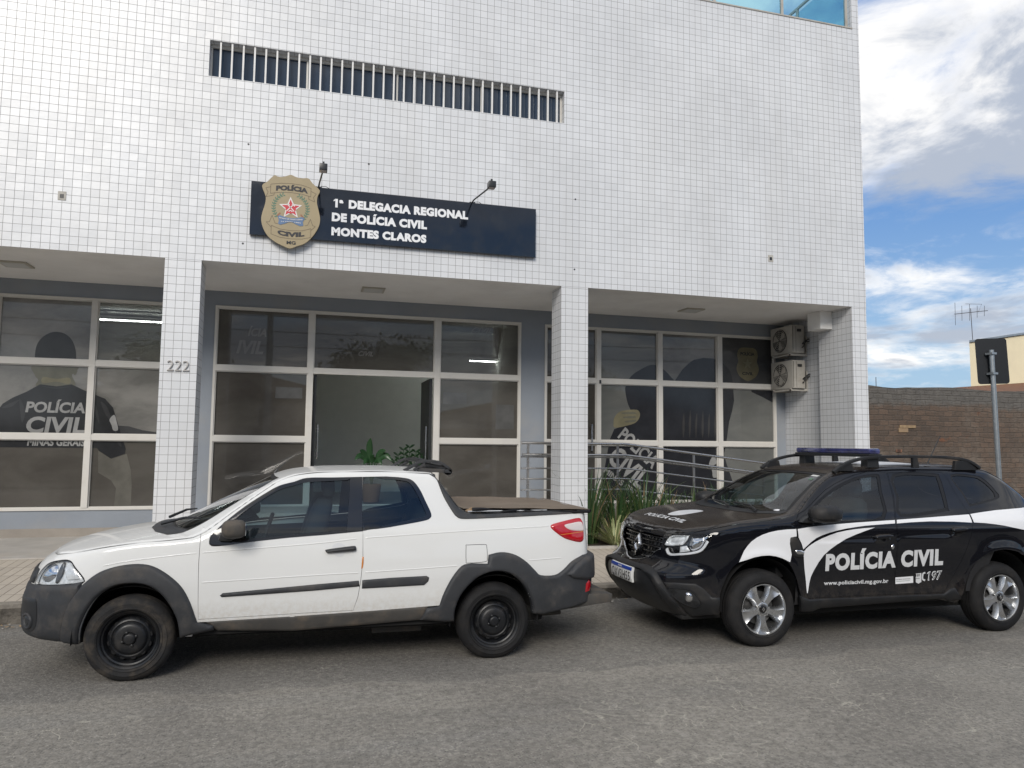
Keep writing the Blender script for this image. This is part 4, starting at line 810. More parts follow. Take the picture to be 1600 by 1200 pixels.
# notices taped behind the glass
for x0, x1, z0, z1 in ((-.48, -.07, 2.40, 2.575), (2.185, 2.585, 2.375, 2.565), (3.09, 3.415, 1.965, 2.385)):
    film('paper_notice', [(x0, z0), (x1, z0+.004), (x1-.004, z1), (x0+.004, z1+.003)], 'paleink', bayM, [(-9, 9, 0, 9)], 2)
# ceiling fittings, junction plates
for x, y in ((-3.774, 11.035), (.915, 11.182), (6.276, 11.156)):
    cl = MB().box(x-.17, x+.17, y-.17, y+.17, ZB-.022, ZB-.003).build('ceiling_light', 'lamp diffuser', bl)
    under(MB().box(x-.14, x+.14, y-.14, y+.14, ZB-.026, ZB-.0225).build('diffuser', 'paper', None), cl)
for x, z in ((-2.99, 4.721), (7.078, 4.727)):
    jp = MB().box(x-.045, x+.045, YF-.006, YF+.001, z-.055, z+.055).build('junction_plate', 'ac casing', bl)
    under(MB().box(x-.022, x+.022, YF-.008, YF-.0065, z-.03, z+.02).build('plate_hole', 'black metal', None), jp)
for x, z in ((.72, 5.55), (-.85, 5.64), (-.87, 4.30), (3.75, 5.36), (3.74, 4.30)):
    MB().lathe([(0, -.003), (.013, -.003), (.013, .002)], lambda u, v, a, x=x, z=z: (x+u, YF+a, z+v), 10).build('drill_hole', 'black metal', bl)
# terrace balustrade
tb = thing('terrace_balustrade', (7, 10.13, 8.86), 'blue tinted glass balustrade with beige posts along the roof terrace edge', 'railing')
px_ = [8.69-1.27*k for k in range(9)]
for k, x in enumerate(px_): MB().box(x-.022, x+.022, YF+.045, YF+.085, ZP+.022, ZP+1.12).build('post', 'ac casing', tb)
for k in range(8): MB().box(px_[k+1]+.024, px_[k]-.024, YF+.060, YF+.068, ZP+.05, ZP+1.05).build('glass_panel', 'terrace glass', tb)
MB().box(px_[-1], 8.71, YF+.04, YF+.09, ZP+1.12, ZP+1.16).build('top_rail', 'ac casing', tb)
for k in range(3):
    MB().box(8.68, 8.72, YF+1.27*(k+1)+.05, YF+1.27*(k+1)+.09, ZP, ZP+1.12).build('post', 'ac casing', tb)
    MB().box(8.696, 8.704, YF+1.27*k+.11, YF+1.27*(k+1)+.04, ZP+.05, ZP+1.05).build('glass_panel', 'terrace glass', tb)
MB().box(8.68, 8.72, YF+.092, YF+4.0, ZP+1.121, ZP+1.16).build('top_rail', 'ac casing', tb)
# fluorescent tubes inside
for (x0, x1, y, z, lb) in ((-3.486, -2.0, 14.0, 3.784, 'lit fluorescent tube seen through the upper left window beside the poster'), (3.055-.02, 3.57, 14.0, 3.33, 'short lit fluorescent tube seen through the pane right of the entrance')):
    tl = thing('fluorescent_light', (x0, y, z), lb, 'lamp', 'fluorescent lights inside')
    MB().tube([(x0, y, z), (x1, y, z)], .012, 8).build('tube', 'tube glow', tl)
    MB().box(x0-.03, x1+.03, y-.04, y+.04, z+.06, z+.10).build('fitting', 'interior dark', tl)
    mm_ = MB()
    for xx in (x0+.1, x1-.1): mm_.box(xx-.008, xx+.008, y-.008, y+.008, z+.101, 3.948)
    mm_.build('hanger', 'white bar', tl)
# ------------------------------------------------------------------ sign, badge, lamps, number
sg = thing('sign_board', (1.165, 10.0, 4.41), 'long glossy navy sign board with three lines of white lettering above the entrance', 'sign')
SY = 9.985
MB().box(-.79, 3.119, SY, SY+.05, 4.414, 5.127).build('board', 'sign navy', sg, bevel=.003)
SX = lambda y, pts: [(p[0], p[1]) for p in pts]
for txt, x0, x1, z0, cap in (('1', .262, .318, 4.876, .118), ('a', .338, .392, 4.940, .062), ('DELEGACIA REGIONAL', .463, 2.113, 4.878, .118), ('DE POLÍCIA CIVIL', .246, 1.532, 4.684, .118), ('MONTES CLAROS', .246, 1.527, 4.490, .114)):
    text_obj('lettering', txt, (x0, SY-.001, z0), (1, 0, 0), (0, 0, 1), 'white letters', sg, width=x1-x0, cap=cap, bold=.062, depth=.006, spacing=1.10)
bd = thing('badge_sign', (-.27, 9.96, 4.26), 'gold shield shaped badge with a red star over the left end of the navy sign', 'badge')
shp = [(-.500, 5.223), (-.469, 5.209), (-.415, 5.206), (-.354, 5.226), (-.294, 5.248), (-.239, 5.228), (-.171, 5.215), (-.097, 5.225), (-.060, 5.215), (-.014, 5.158), (.078, 5.075), (.053, 4.994), (.047, 4.901), (.078, 4.773), (.094, 4.669), (.072, 4.563), (.002, 4.439), (-.093, 4.340), (-.190, 4.296), (-.275, 4.258), (-.355, 4.281), (-.453, 4.324), (-.551, 4.393), (-.616, 4.489), (-.648, 4.601), (-.638, 4.704), (-.608, 4.823), (-.604, 4.926), (-.654, 5.063), (-.593, 5.122), (-.540, 5.185)]
BY = 9.945
MB().prism([tuple(p) for p in catmull(shp, 3, True)], XZ(0), BY, BY+.035).build('plate', 'shield gold', bd)
def flat(name, pts, mat, parent, lay, y0=BY):
    return MB().prism(pts, XZ(0), y0-.0012*lay, y0+.002).build(name, mat, parent)
def line_poly(pts, wd):
    L, Rr = [], []
    for k, p in enumerate(pts):
        a, b_ = pts[max(k-1, 0)], pts[min(k+1, len(pts)-1)]; dx, dz = b_[0]-a[0], b_[1]-a[1]; n = math.hypot(dx, dz) or 1
        L.append((p[0]-dz/n*wd/2, p[1]+dx/n*wd/2)); Rr.append((p[0]+dz/n*wd/2, p[1]-dx/n*wd/2))
    return L+Rr[::-1]
def arc_text(txt, x0, x1, z0, cap, sag, mat, parent, y, bold=.06):
    xm = (x0+x1)/2; hw_ = (x1-x0)/2
    text_obj('lettering', txt, None, None, None, mat, parent, width=x1-x0, cap=cap, bold=bold, depth=.004, fn=lambda a, b_, w_: (x0+a, y+w_, z0+b_+sag*(1-((x0+a-xm)/hw_)**2)))
arc_text('POLÍCIA', -.478, -.074, 5.015, .066, .018, 'black letters', bd, BY-.002)
arc_text('CIVIL', -.440, -.100, 4.435, .062, -.022, 'black letters', bd, BY-.002)
text_obj('lettering', 'MG', (-.322, BY-.002, 4.312), (1, 0, 0), (0, 0, 1), 'black letters', bd, width=.115, cap=.044, bold=.03)
for ln in ([(-.545, 5.095), (-.41, 5.122), (-.28, 5.130), (-.15, 5.122), (-.035, 5.09)], [(-.545, 4.972), (-.41, 5.0), (-.28, 5.008), (-.15, 5.0), (-.035, 4.975)], [(-.545, 5.095), (-.545, 4.972)], [(-.035, 5.09), (-.035, 4.975)], [(-.545, 5.06), (-.605, 5.04), (-.575, 4.985), (-.60, 4.92), (-.50, 4.955), (-.50, 4.985)], [(-.035, 5.05), (.035, 5.02), (.0, 4.97), (.02, 4.91), (-.06, 4.94), (-.06, 4.98)],
           [(-.52, 4.545), (-.41, 4.505), (-.27, 4.495), (-.13, 4.505), (-.02, 4.545)], [(-.52, 4.43), (-.41, 4.395), (-.27, 4.385), (-.13, 4.395), (-.02, 4.425)], [(-.52, 4.545), (-.52, 4.43)], [(-.02, 4.545), (-.02, 4.425)], [(-.52, 4.52), (-.585, 4.585), (-.545, 4.59), (-.515, 4.68), (-.475, 4.58), (-.44, 4.575)], [(-.02, 4.52), (.035, 4.575), (0, 4.59), (-.03, 4.67), (-.065, 4.585), (-.10, 4.575)]):
    m_ = MB()
    for q0, q1 in zip(ln[:-1], ln[1:]): m_.prism(line_poly([q0, q1], .006), XZ(0), BY-.0012, BY+.002)
    m_.build('ribbon_outline', 'emblem line', bd)
cxs, czs = -.285, 4.785
for sgn in (-1, 1):
    arc = [(cxs+sgn*.215*math.cos(a_), czs+.01+.20*math.sin(a_)) for a_ in [R(x_) for x_ in range(-40, 66, 10)]]
    wr = MB(); wr.prism(line_poly(arc, .010), XZ(0), BY-.0012, BY+.002)
    for k, (u, v) in enumerate(arc):
        a_ = R(-40+10*k); tdir = (-sgn*math.sin(a_), math.cos(a_))
        for side in (-1, 1):
            nd = (sgn*math.cos(a_)*side*.75+tdir[0]*.65, math.sin(a_)*side*.75+tdir[1]*.65)
            e = (u+nd[0]*.042, v+nd[1]*.042); mx_ = ((u+e[0])/2, (v+e[1])/2); pr = (-nd[1]*.010, nd[0]*.010)
            wr.prism([(u, v), (mx_[0]+pr[0], mx_[1]+pr[1]), e, (mx_[0]-pr[0], mx_[1]-pr[1])], XZ(0), BY-.0012-.0002*side, BY+.002)
    wr.build('laurel_branch', 'emblem green', bd)
    bx = cxs+sgn*.135
    for k in range(3): flat('berry', [(bx+sgn*.012*k+.012*math.cos(q_), czs-.07-.014*k+.012*math.sin(q_)) for q_ in np.linspace(0, 6.28, 8)[:-1]], 'emblem brown', bd, 1.5+.2*k)
flat('star_border', star5(cxs, czs+.012, .152, .068, -.04), 'emblem white', bd, 2); 
flat('star', star5(cxs, czs+.012, .118, .050, -.04), 'emblem red', bd, 3)
flat('star_disc', [(cxs+.066*math.cos(q_), czs+.005+.066*math.sin(q_)) for q_ in np.linspace(0, 6.28, 25)[:-1]], 'emblem red', bd, 4)
for ln in ([(-.335, 4.755), (-.295, 4.80), (-.255, 4.84)], [(-.24, 4.755), (-.28, 4.80), (-.325, 4.84)], [(-.335, 4.835), (-.315, 4.845), (-.30, 4.84)], [(-.27, 4.845), (-.25, 4.84), (-.235, 4.825)], [(-.31, 4.75), (-.287, 4.765), (-.262, 4.75)]):
    flat('star_tools', line_poly(ln, .012), 'emblem white', bd, 5)
flat('motto_ribbon', [(-.445, 4.672), (-.42, 4.690), (-.34, 4.668), (-.28, 4.662), (-.21, 4.668), (-.135, 4.690), (-.105, 4.668), (-.125, 4.625), (-.118, 4.575), (-.16, 4.565), (-.21, 4.585), (-.25, 4.605), (-.28, 4.612), (-.31, 4.603), (-.36, 4.58), (-.41, 4.562), (-.437, 4.575), (-.428, 4.625)], 'emblem blue', bd, 4)
arc_text('ESTADO DE MINAS GERAIS', -.425, -.130, 4.648, .016, -.012, 'emblem white', bd, BY-.006, .02)
arc_text('15 NOV 1889', -.405, -.150, 4.60, .010, .006, 'emblem white', bd, BY-.006, .02)
for (x, z, xe, ye, ze, lb) in ((.063, 5.135, .105, 9.13, 5.068, 'black sign floodlight on a straight arm beside the gold badge'), (2.173, 5.132, 2.23, 9.13, 5.08, 'black sign floodlight on an arm leaning right above the end of the lettering')):
    fl = thing('sign_floodlight', (x, 10.0, z), lb, 'lamp', 'floodlights over the sign')
    MB().tube([(x, SY+.02, z+.004), (x+(xe-x)*.1, SY-.06, z+.02), (xe, ye, ze)], .011, 8).build('arm', 'black metal', fl)
    MB().box(x-.04, x+.04, SY+.002, SY+.048, 5.129, 5.141).build('mount', 'black metal', fl)
    hd = rbox(xe-.048, xe+.048, ye-.10, ye+.02, ze-.035, ze+.045, 'head', 'black metal', fl, bevel=.006)
    under(MB().box(xe-.038, xe+.038, ye-.085, ye+.01, ze-.039, ze-.0352).build('lens', 'lens white', None), hd)
    MB().box(xe-.012, xe+.012, ye-.05, ye-.03, ze+.046, ze+.085).build('knob', 'black metal', fl)
    MB().tube([(x+.03, SY+.03, z+.02), (x+.09, SY-.02, z+.01), (x+.15, SY+.03, z-.005)], .004, 6).build('cable', 'black metal', fl)
hn = thing('house_number', (-1.57, 10.04, 2.6), 'brushed metal house number 222 fixed on the tiled column left of the entrance', 'number')
for k in range(3): text_obj('digit', '2', (-1.705+.091*k, YF-.004, 2.602), (1, 0, 0), (0, 0, 1), 'brushed number', hn, width=.074, cap=.128, bold=-.012, depth=.03)
# ------------------------------------------------------------------ air conditioners
for z0, lb in ((3.42, 'upper of two beige outdoor air conditioner units under the ceiling of the right bay'), (2.78, 'lower of two beige outdoor air conditioner units, with a stained side panel')):
    ac = thing('air_conditioner_unit', (8.55, 11.68, z0), lb, 'air conditioner', 'outdoor air conditioner units')
    x0, x1, y0, y1 = 8.42, 8.68, 11.36, 12.00
    rbox(x0, x1, y0, y1, z0, z0+.51, 'casing', 'ac casing', ac, bevel=.012)
    fy, fz, fr_ = y0+.36, z0+.255, .205
    MB().lathe([(0, 0), (fr_+.01, 0), (fr_+.01, -.012)], lambda u, v, a: (x0-.001+a*.2, fy+u, fz+v), 36).build('fan_opening', 'fan black', ac)
    gm = MB()
    for r_ in (.06, .095, .13, .165, .20): gm.tube([(x0-.016, fy+r_*math.cos(q_), fz+r_*math.sin(q_)) for q_ in np.linspace(0, 2*math.pi, 33)], .0035, 5, cap=False)
    for k in range(8): gm.tube([(x0-.017, fy+.02*math.cos(k*.785), fz+.02*math.sin(k*.785)), (x0-.017, fy+.21*math.cos(k*.785), fz+.21*math.sin(k*.785))], .0035, 5)
    gm.build('fan_grille', 'ac casing', ac)
    bm_ = MB()
    for k in range(3):
        a_ = k*2.094+.4
        bm_.prism([(.02*math.cos(a_), .02*math.sin(a_)), (.17*math.cos(a_-.45), .17*math.sin(a_-.45)), (.185*math.cos(a_), .185*math.sin(a_)), (.16*math.cos(a_+.35), .16*math.sin(a_+.35))], lambda u, v, w: (x0-.006+w, fy+u, fz+v), -.002, .002)
    bm_.build('fan_blade', 'ac casing', ac)
    MB().box(x0+.01, x0+.02, y0-.0025, y0-.001, z0+.02, z0+.49).box(x0+.075, x0+.08, y0-.0025, y0-.001, z0+.02, z0+.49).build('panel_seam', 'fan black', ac)
    rbox(x0+.10, x0+.19, y0-.012, y0-.001, z0+.39, z0+.44, 'grip', 'fan black', ac, bevel=.004)
    MB().tube([(x0+.20, y0-.01, z0+.10), (x0+.20, y0-.05, z0+.12), (x0+.24, y0-.05, z0+.20), (x0+.35, y0-.01, z0+.22)], .010, 7).tube([(x0+.21, y0-.01, z0+.17), (x0+.21, y0-.05, z0+.19), (x0+.30, y0-.04, z0+.25), (x0+.35, y0-.01, z0+.26)], .014, 7).build('pipe', 'fan black', ac)
    bk = MB()
    for yy in (y0+.05, y1-.09): bk.box(x0-.02, 8.768, yy, yy+.03, z0-.045, z0-.004); bk.box(8.745, 8.768, yy, yy+.03, z0-.003, z0+.32)
    bk.box(x0-.02, x0-.0, y0+.05, y1-.06, z0-.046, z0-.02)
    bk.build('bracket', 'ac casing', ac)
# ------------------------------------------------------------------ hand rail along landing and ramp
RYc = 10.90
hr = thing('hand_railing', (5.3, RYc, .7), 'stainless steel tube railing that slopes down along the ramp behind the plants', 'railing')
sl_ = -.1177
def rz(z, x): return z+min(0, (x-4.967)*sl_)
for z, r_, off in ((1.741, .021, 0), (1.564, .019, -.055), (1.529, .013, 0), (1.353, .013, 0), (1.191, .013, 0), (1.021, .013, 0)):
    xe = 7.50 if z > 1.7 else 7.46
    MB().tube([(3.20, RYc+off, z), (4.90, RYc+off, z), (4.99, RYc+off, rz(z, 5.02)), (xe, RYc+off, rz(z, xe))], r_, 10).build('rail', 'steel tube', hr, smooth=60)
for x in (3.317, 4.812, 6.167, 7.481):
    zt = rz(1.72, x); zb = .72 if x < 5 else .72-(x-5)*.117
    MB().box(x-.018, x+.018, RYc+.014, RYc+.034, zb-.1, zt).build('post', 'steel tube', hr)
# ------------------------------------------------------------------ planting bed and plants
MB().box(3.96, 8.60, 10.06, 10.86, -.1, .262).build('planting_bed', 'soil', kind='structure')
MB().box(3.962, 8.60, 9.985, 10.058, -.1, .272).build('bed_edging', 'cement floor', kind='structure')
def blade(m, base, az, L, wd, lean, droop, tw=0.0, n=7, mi=0):
    dx, dy = math.cos(az), math.sin(az); px, py = -dy, dx; i = len(m.v); p = Vector(base); ang = lean
    for k in range(n+1):
        t = k/n; w2 = wd*.5*(min(1, .6+t*1.6) if t < .25 else 1)*(1-t**2.2)+.0006
        fx, fy = px*math.cos(tw)+dx*math.sin(tw)*.3, py*math.cos(tw)+dy*math.sin(tw)*.3
        m.v += [(p.x-fx*w2, p.y-fy*w2, p.z), (p.x+fx*w2, p.y+fy*w2, p.z)]
        if k < n:
            st = L/n; p = p+Vector((dx*math.sin(ang), dy*math.sin(ang), math.cos(ang)))*st; ang += droop/n*(0.4+1.6*t)
    for k in range(n):
        a = i+2*k; m.f.append((a, a+1, a+3, a+2)); m.m.append(mi); t0, t1 = k/n, (k+1)/n
        m.uv[len(m.f)-1] = [(0, t0), (1, t0), (1, t1), (0, t1)]
def clump(x, y, n, L, wd, mat, lb, lean=(.02, .45), droop=(.1, 1.35), grp='plants in the bed before the ramp', name='strap_leaf_plant', spread=.12):
    m = MB()
    for k in range(n):
        a = random.uniform(0, 6.283); r_ = spread*math.sqrt(random.random())
        blade(m, (x+r_*math.cos(a), y+r_*math.sin(a), .255), a+random.uniform(-.5, .5), L*random.uniform(.62, 1.08), wd*random.uniform(.7, 1.2), random.uniform(*lean), random.uniform(*droop), random.uniform(-.6, .6))
    for f_ in range(0, len(m.f), 7):
        q_ = random.random(); k_ = 2 if q_ < .07 else 1 if q_ < .35 else 0
        for g_ in range(f_, min(f_+7, len(m.f))): m.m[g_] = k_
    o = m.build(name, [mat, 'leaf mid' if 'striped' not in mat else mat, 'dry leaf'], None, flip_fix=False, smooth=80); tag(o, lb, 'plant', grp); PINV[o.name] = Matrix.Identity(4); return o
GRP = 'tall dark green strap leaf clumps'
dk_l = ['tall dark green strap leaf plant hard against the tiled column', 'dark green strap leaf plant just behind the striped grassy plant', 'dark green strap leaf plant right of the striped plant, below the first railing post', 'dark green strap leaf plant between the railing posts, above the dark car bonnet', 'shorter dark green strap leaf plant behind the rear of the bonnet', 'dark green strap leaf plant nearest the car windscreen']
for (x, y, n, L), lb in zip(((4.13, 10.40, 60, 1.18), (4.62, 10.55, 55, .98), (5.02, 10.42, 60, 1.08), (5.45, 10.52, 48, .88), (5.88, 10.45, 42, .82), (6.42, 10.5, 55, .90)), dk_l): clump(x, y, int(n*1.7), L*1.06, .034, 'leaf dark', lb, grp=GRP)
for (x, L_, lb) in ((4.85, .52, 'short dark green tuft filling the bed between the column and the dark car'), (5.65, .5, 'short dark green tuft at the bed edge behind the dark bonnet')): clump(x, 10.2, 60, L_, .026, 'leaf dark', lb, (.1, .9), (.4, 1.4), GRP)
for (x, lb) in ((6.95, 'strap leaf plant mostly hidden behind the car windscreen'), (7.6, 'strap leaf plant hidden by the car roof near the end wall')): clump(x, 10.5, 50, .85, .03, 'leaf dark', lb, grp=GRP)
clump(4.42, 10.14, 120, .68, .030, 'leaf striped', 'yellow striped grassy plant with arching leaves at the bed edge beside the column', (.2, 1.15), (.5, 1.3), None, 'striped grass_plant'.replace(' ', '_'), .07)
clump(5.25, 10.17, 40, .42, .018, 'leaf mid', 'low mid green grassy tuft at the bed edge in front of the dark car', (.1, .8), (.4, 1.3), None, 'grass_tuft', .08)
# potted plants inside the doorway
pp = thing('potted_plant', (1.1, 12.75, .72), 'broad leaved potted plant standing inside the entrance doorway', 'plant')
MB().lathe([(0, 0), (.13, 0), (.17, .30), (.15, .30), (.14, .26), (0, .26)], lambda u, v, a: (1.1+u, 12.75+v, .72+a), 24).build('pot', 'clay pot', pp, smooth=40)
lm = MB()
def broad(m, p0, p1, p2, wd, n=8):
    i = len(m.v); P0, P1, P2 = map(Vector, (p0, p1, p2))
    for k in range(n+1):
        t = k/n; p = P0*(1-t)**2+P1*2*t*(1-t)+P2*t*t; tg = ((P1-P0)*(1-t)+(P2-P1)*t).normalized(); sd_ = tg.cross(Vector((0, -1, .25))).normalized()
        w2 = wd*max(.02, math.sin(min(1, t*1.02)*math.pi)**.7)
        m.v += [tuple(p-sd_*w2+Vector((0, .03, 0))*(w2/wd)), tuple(p), tuple(p+sd_*w2+Vector((0, .03, 0))*(w2/wd))]
    for k in range(n):
        a = i+3*k; m.f += [(a, a+1, a+4, a+3), (a+1, a+2, a+5, a+4)]; m.m += [0, 0]
for (tipx, tipz, mx_, mz, wd) in ((.80, 1.42, .93, 1.60, .055), (1.06, 1.80, 1.02, 1.66, .055), (1.42, 1.40, 1.30, 1.62, .06), (.88, 1.58, .95, 1.60, .05), (1.32, 1.58, 1.22, 1.62, .05), (.95, 1.35, 1.02, 1.5, .05), (1.25, 1.34, 1.2, 1.5, .05), (1.12, 1.5, 1.1, 1.5, .05)):
    bs = (1.1+(tipx-1.1)*.25, 12.72, 1.36); lm.tube([(1.1, 12.75, .98), (1.1+(tipx-1.1)*.15, 12.74, 1.2), bs], .009, 6)
    broad(lm, bs, (mx_, 12.66, mz), (tipx, 12.60, tipz), wd)
lm.build('foliage', 'leaf broad', pp, smooth=70)
p2 = thing('potted_plant', (1.74, 12.8, .72), 'small leaved potted plant inside the doorway, right of the broad leaved one', 'plant')
MB().lathe([(0, 0), (.12, 0), (.15, .26), (.13, .26), (.12, .22), (0, .22)], lambda u, v, a: (1.74+u, 12.8+v, .72+a), 24).build('pot', 'black plastic', p2, smooth=40)
lm = MB()
for k in range(7):
    a = -1.2+k*.4; tip = Vector((1.74+.30*math.sin(a), 12.75, 1.30+.38*math.cos(a)*random.uniform(.8, 1.0))); b0 = Vector((1.74+.03*math.sin(a), 12.8, .95))
    lm.tube([b0, tip], [.009, .004], 5)
    for j in range(3, 9):
        q_ = b0.lerp(tip, j/8.5)
        for s_ in (-1, 1): broad(lm, q_, q_+Vector((s_*.04, -.02, .05)), q_+Vector((s_*.085, -.03, .06)), .018, 4)
lm.build('foliage', 'leaf broad', p2, smooth=70)
# ------------------------------------------------------------------ right of the building: raw brick wall, sign post, house
WY = 10.62
bwl = thing('brick_wall', (12, WY, 0), 'rough unrendered brick boundary wall with a grey cement top band beside the station', 'wall')
m = MB(); xs_ = np.arange(8.95, 19.0, .25); top = [2.80+.018*math.sin(3*x)+random.uniform(-.012, .012) for x in xs_]
for k in range(len(xs_)-1):
    a, b_ = xs_[k], xs_[k+1]
    m.quad((a, WY, -.2), (b_, WY, -.2), (b_, WY, top[k+1]), (a, WY, top[k])); m.quad((a, WY, top[k]), (b_, WY, top[k+1]), (b_, WY+.15, top[k+1]), (a, WY+.15, top[k])); m.quad((b_, WY+.15, -.2), (a, WY+.15, -.2), (a, WY+.15, top[k]), (b_, WY+.15, top[k+1]))
m.quad((xs_[-1], WY, -.2), (xs_[-1], WY+.15, -.2), (xs_[-1], WY+.15, top[-1]), (xs_[-1], WY, top[-1]))
m.build('masonry', 'raw brick', bwl, flip_fix=False)
MB().box(9.0, 9.16, WY-.03, WY-.002, -.2, 2.70).build('pier', 'raw brick', bwl)
MB().box(10.00, 10.20, WY-.012, WY+.01, 2.00, 2.075).build('exposed_brick', 'tarp lining', bwl); MB().box(10.02, 10.36, WY-.02, WY+.01, 2.077, 2.125).build('exposed_brick', 'dry leaf', bwl); MB().box(9.93, 10.05, WY-.014, WY+.01, 1.65, 1.70).build('exposed_brick', 'roof tile', bwl)
MB().tube([(9.62, WY+.07, 2.8), (9.62, WY+.07, 2.96)], .006, 6).build('rebar', 'antenna metal', bwl)
ps = thing('road_sign', (9.60, 8.35, .1), 'dark road sign seen from behind on a leaning galvanised post by the brick wall', 'sign')
pb, pt_ = Vector((9.66, 8.38, kerb_z(9.66))), Vector((9.548, 8.35, 3.16)); MB().tube([pb, pt_], .034, 14).build('post', 'galvanised', ps, smooth=50)
sn = Vector((-.42, -.90, .04)).normalized(); sr = Vector((.90, -.42, -.0)); sr = (sr-sn*sr.dot(sn)).normalized(); su_ = sn.cross(sr)*-1
if su_.z < 0: su_ = -su_
sr = (sr*math.cos(.02)+su_*math.sin(.02)).normalized(); su_ = (su_-sr*su_.dot(sr)).normalized()
pc = Vector((9.585, 8.35, 3.005))-sn*.05
rr = []
for cx_, cz_, a0 in ((.2, .29, 0), (-.2, .29, 90), (-.2, -.29, 180), (.2, -.29, 270)):
    for k in range(5): a_ = R(a0+k*22.5); rr.append((cx_+.045*math.cos(a_), cz_+.045*math.sin(a_)))
MB().prism(rr, lambda u, v, w: tuple(pc+sr*u*.86+su_*v*1.0+sn*w), -.004, .004).build('panel', 'sign back', ps)
MB().box(9.545-.045, 9.545+.045, 8.30, 8.41, 3.09, 3.12).box(9.555-.045, 9.555+.045, 8.30, 8.41, 2.80, 2.83).build('clamp', 'galvanised', ps)
hs = thing('house', (23, 19, 0), 'cream painted house with a clay tile roof rising behind the brick wall', 'house')
ray = lambda y, k=1.0964: k*y      # the near flank runs away from the street, so only the front shows
m = MB(); fp = [(19.73, 18.0), (29.65, 27.0), (38, 27), (25, 18)]; zt = lambda x: 4.985+(x-19.73)*.161
i = len(m.v); m.v += [(x, y, 0) for x, y in fp]+[(x, y, z_) for (x, y), z_ in zip(fp, (4.985, 4.985, 5.84, 5.84))]
for k in range(4): m.f.append((i+k, i+(k+1) % 4, i+4+(k+1) % 4, i+4+k)); m.m.append(0)
m.f.append((i+4, i+5, i+6, i+7)); m.m.append(0); m.build('wall', 'cream paint', hs)
MB().quad((19.66, 17.94, 4.99), (25, 17.94, 5.85), (25, 17.94, 5.92), (19.66, 17.94, 5.05)).quad((19.66, 17.94, 5.05), (25, 17.94, 5.92), (34.4, 27, 5.92), (29.6, 27, 5.05)).build('wall_coping', 'galvanised', hs, flip_fix=False)
rf = MB(); rf.quad((16.2, 15.3, 2.98), (30, 15.3, 2.98), (30, 17.98, 4.5), (19.0, 17.98, 3.57)); rf.quad((16.2, 15.3, 2.90), (30, 15.3, 2.90), (30, 15.3, 2.98), (16.2, 15.3, 2.98)); rf.quad((16.2, 15.3, 2.90), (16.2, 15.3, 2.98), (19.0, 17.98, 3.57), (19.0, 17.98, 3.45)); rf.build('roof', 'roof tile', hs)
MB().box(17.2, 30, 15.5, 16.2, 0, 2.95).build('wall', 'cream paint', hs)
an = thing('television_antenna', (20.1, 18.2, 5.03), 'thin metal television antenna on a mast above the cream house', 'antenna')
MB().tube([(20.09, 18.2, 5.0), (20.05, 18.2, 6.12)], .010, 6).build('mast', 'antenna metal', an)
MB().tube([(19.41, 18.2, 5.90), (20.73, 18.2, 6.09)], .011, 6).build('boom', 'antenna metal', an)
em = MB()
for t_, L_ in ((0.02, .75), (.22, .5), (.45, .55), (.68, .4), (.9, .35)):
    x = 19.41+1.32*t_; z = 5.90+.19*t_; em.tube([(x-L_*.42, 18.2-L_*.4, z+L_*.38), (x+L_*.42, 18.2+L_*.4, z-L_*.38)], .006, 5)
em.tube([(19.85, 18.2, 6.25), (20.5, 18.2, 6.28), (20.35, 18.2, 6.02)], .006, 5)
em.build('element', 'antenna metal', an)
# litter by the kerb
lt = MB()
for k in range(150):
    x = random.choice([random.gauss(-2.75, .35), random.uniform(-4, -2.3), random.gauss(2.75, .5)]); y = 7.965-abs(random.gauss(0, .10)); z = road_z(x)+.006; a = random.uniform(0, 6.28); s_ = random.uniform(.008, .028)
    if k % 3: s_ *= .6
    lt.quad(*[(x+s_*u*math.cos(a)-s_*.6*v*math.sin(a), y+s_*u*math.sin(a)+s_*.6*v*math.cos(a), z+random.uniform(0, .014)) for u, v in ((-1, -1), (1, -1), (1, 1), (-1, 1))], mi=k % 2)
lt.build('leaf_litter', ['dry leaf', 'cement floor'], kind='stuff', flip_fix=False)
# street side behind the camera: trees, a low wall and houses that only show as reflections
def tree(x, y, h, lb):
    t_ = thing('street_tree', (x, y, .1), lb, 'tree', 'trees across the street')
    tr = MB(); tr.tube([(x, y, 0), (x+.1, y, h*.25), (x-.05, y+.1, h*.45)], [.17, .13, .10], 9)
    rng = random.Random(int(x*10)); cl = []
    for k in range(9):
        a = rng.uniform(0, 6.28); e = Vector((x+math.cos(a)*h*.28*rng.uniform(.5, 1), y+math.sin(a)*h*.28*rng.uniform(.5, 1), h*rng.uniform(.55, .92)))
        tr.tube([(x-.05, y+.1, h*.43), tuple((Vector((x, y, h*.55))+e)/2), tuple(e)], [.07, .045, .02], 6); cl.append(e)
    tr.build('trunk', 'bark', t_)
    lf = MB()
    for e in cl:
        for k in range(520):
            p = e+Vector((rng.gauss(0, h*.085), rng.gauss(0, h*.085), rng.gauss(0, h*.06))); u = Vector((rng.uniform(-1, 1), rng.uniform(-1, 1), rng.uniform(-1, 1))).normalized(); v = u.cross(Vector((rng.uniform(-1, 1), rng.uniform(-1, 1), rng.uniform(-1, 1)))).normalized(); s_ = rng.uniform(.07, .16)
            lf.quad(tuple(p-u*s_), tuple(p+v*s_*.5), tuple(p+u*s_), tuple(p-v*s_*.5))
    lf.build('crown', 'leaf tree', t_, flip_fix=False)
tree(-5.5, -5.6, 5.4, 'leafy tree across the street, seen only in reflections on the left'); tree(3.0, -6.0, 5.8, 'leafy tree across the street, seen only in reflections in the middle'); tree(11.5, -6.2, 5.0, 'leafy tree across the street, seen only in reflections on the right')
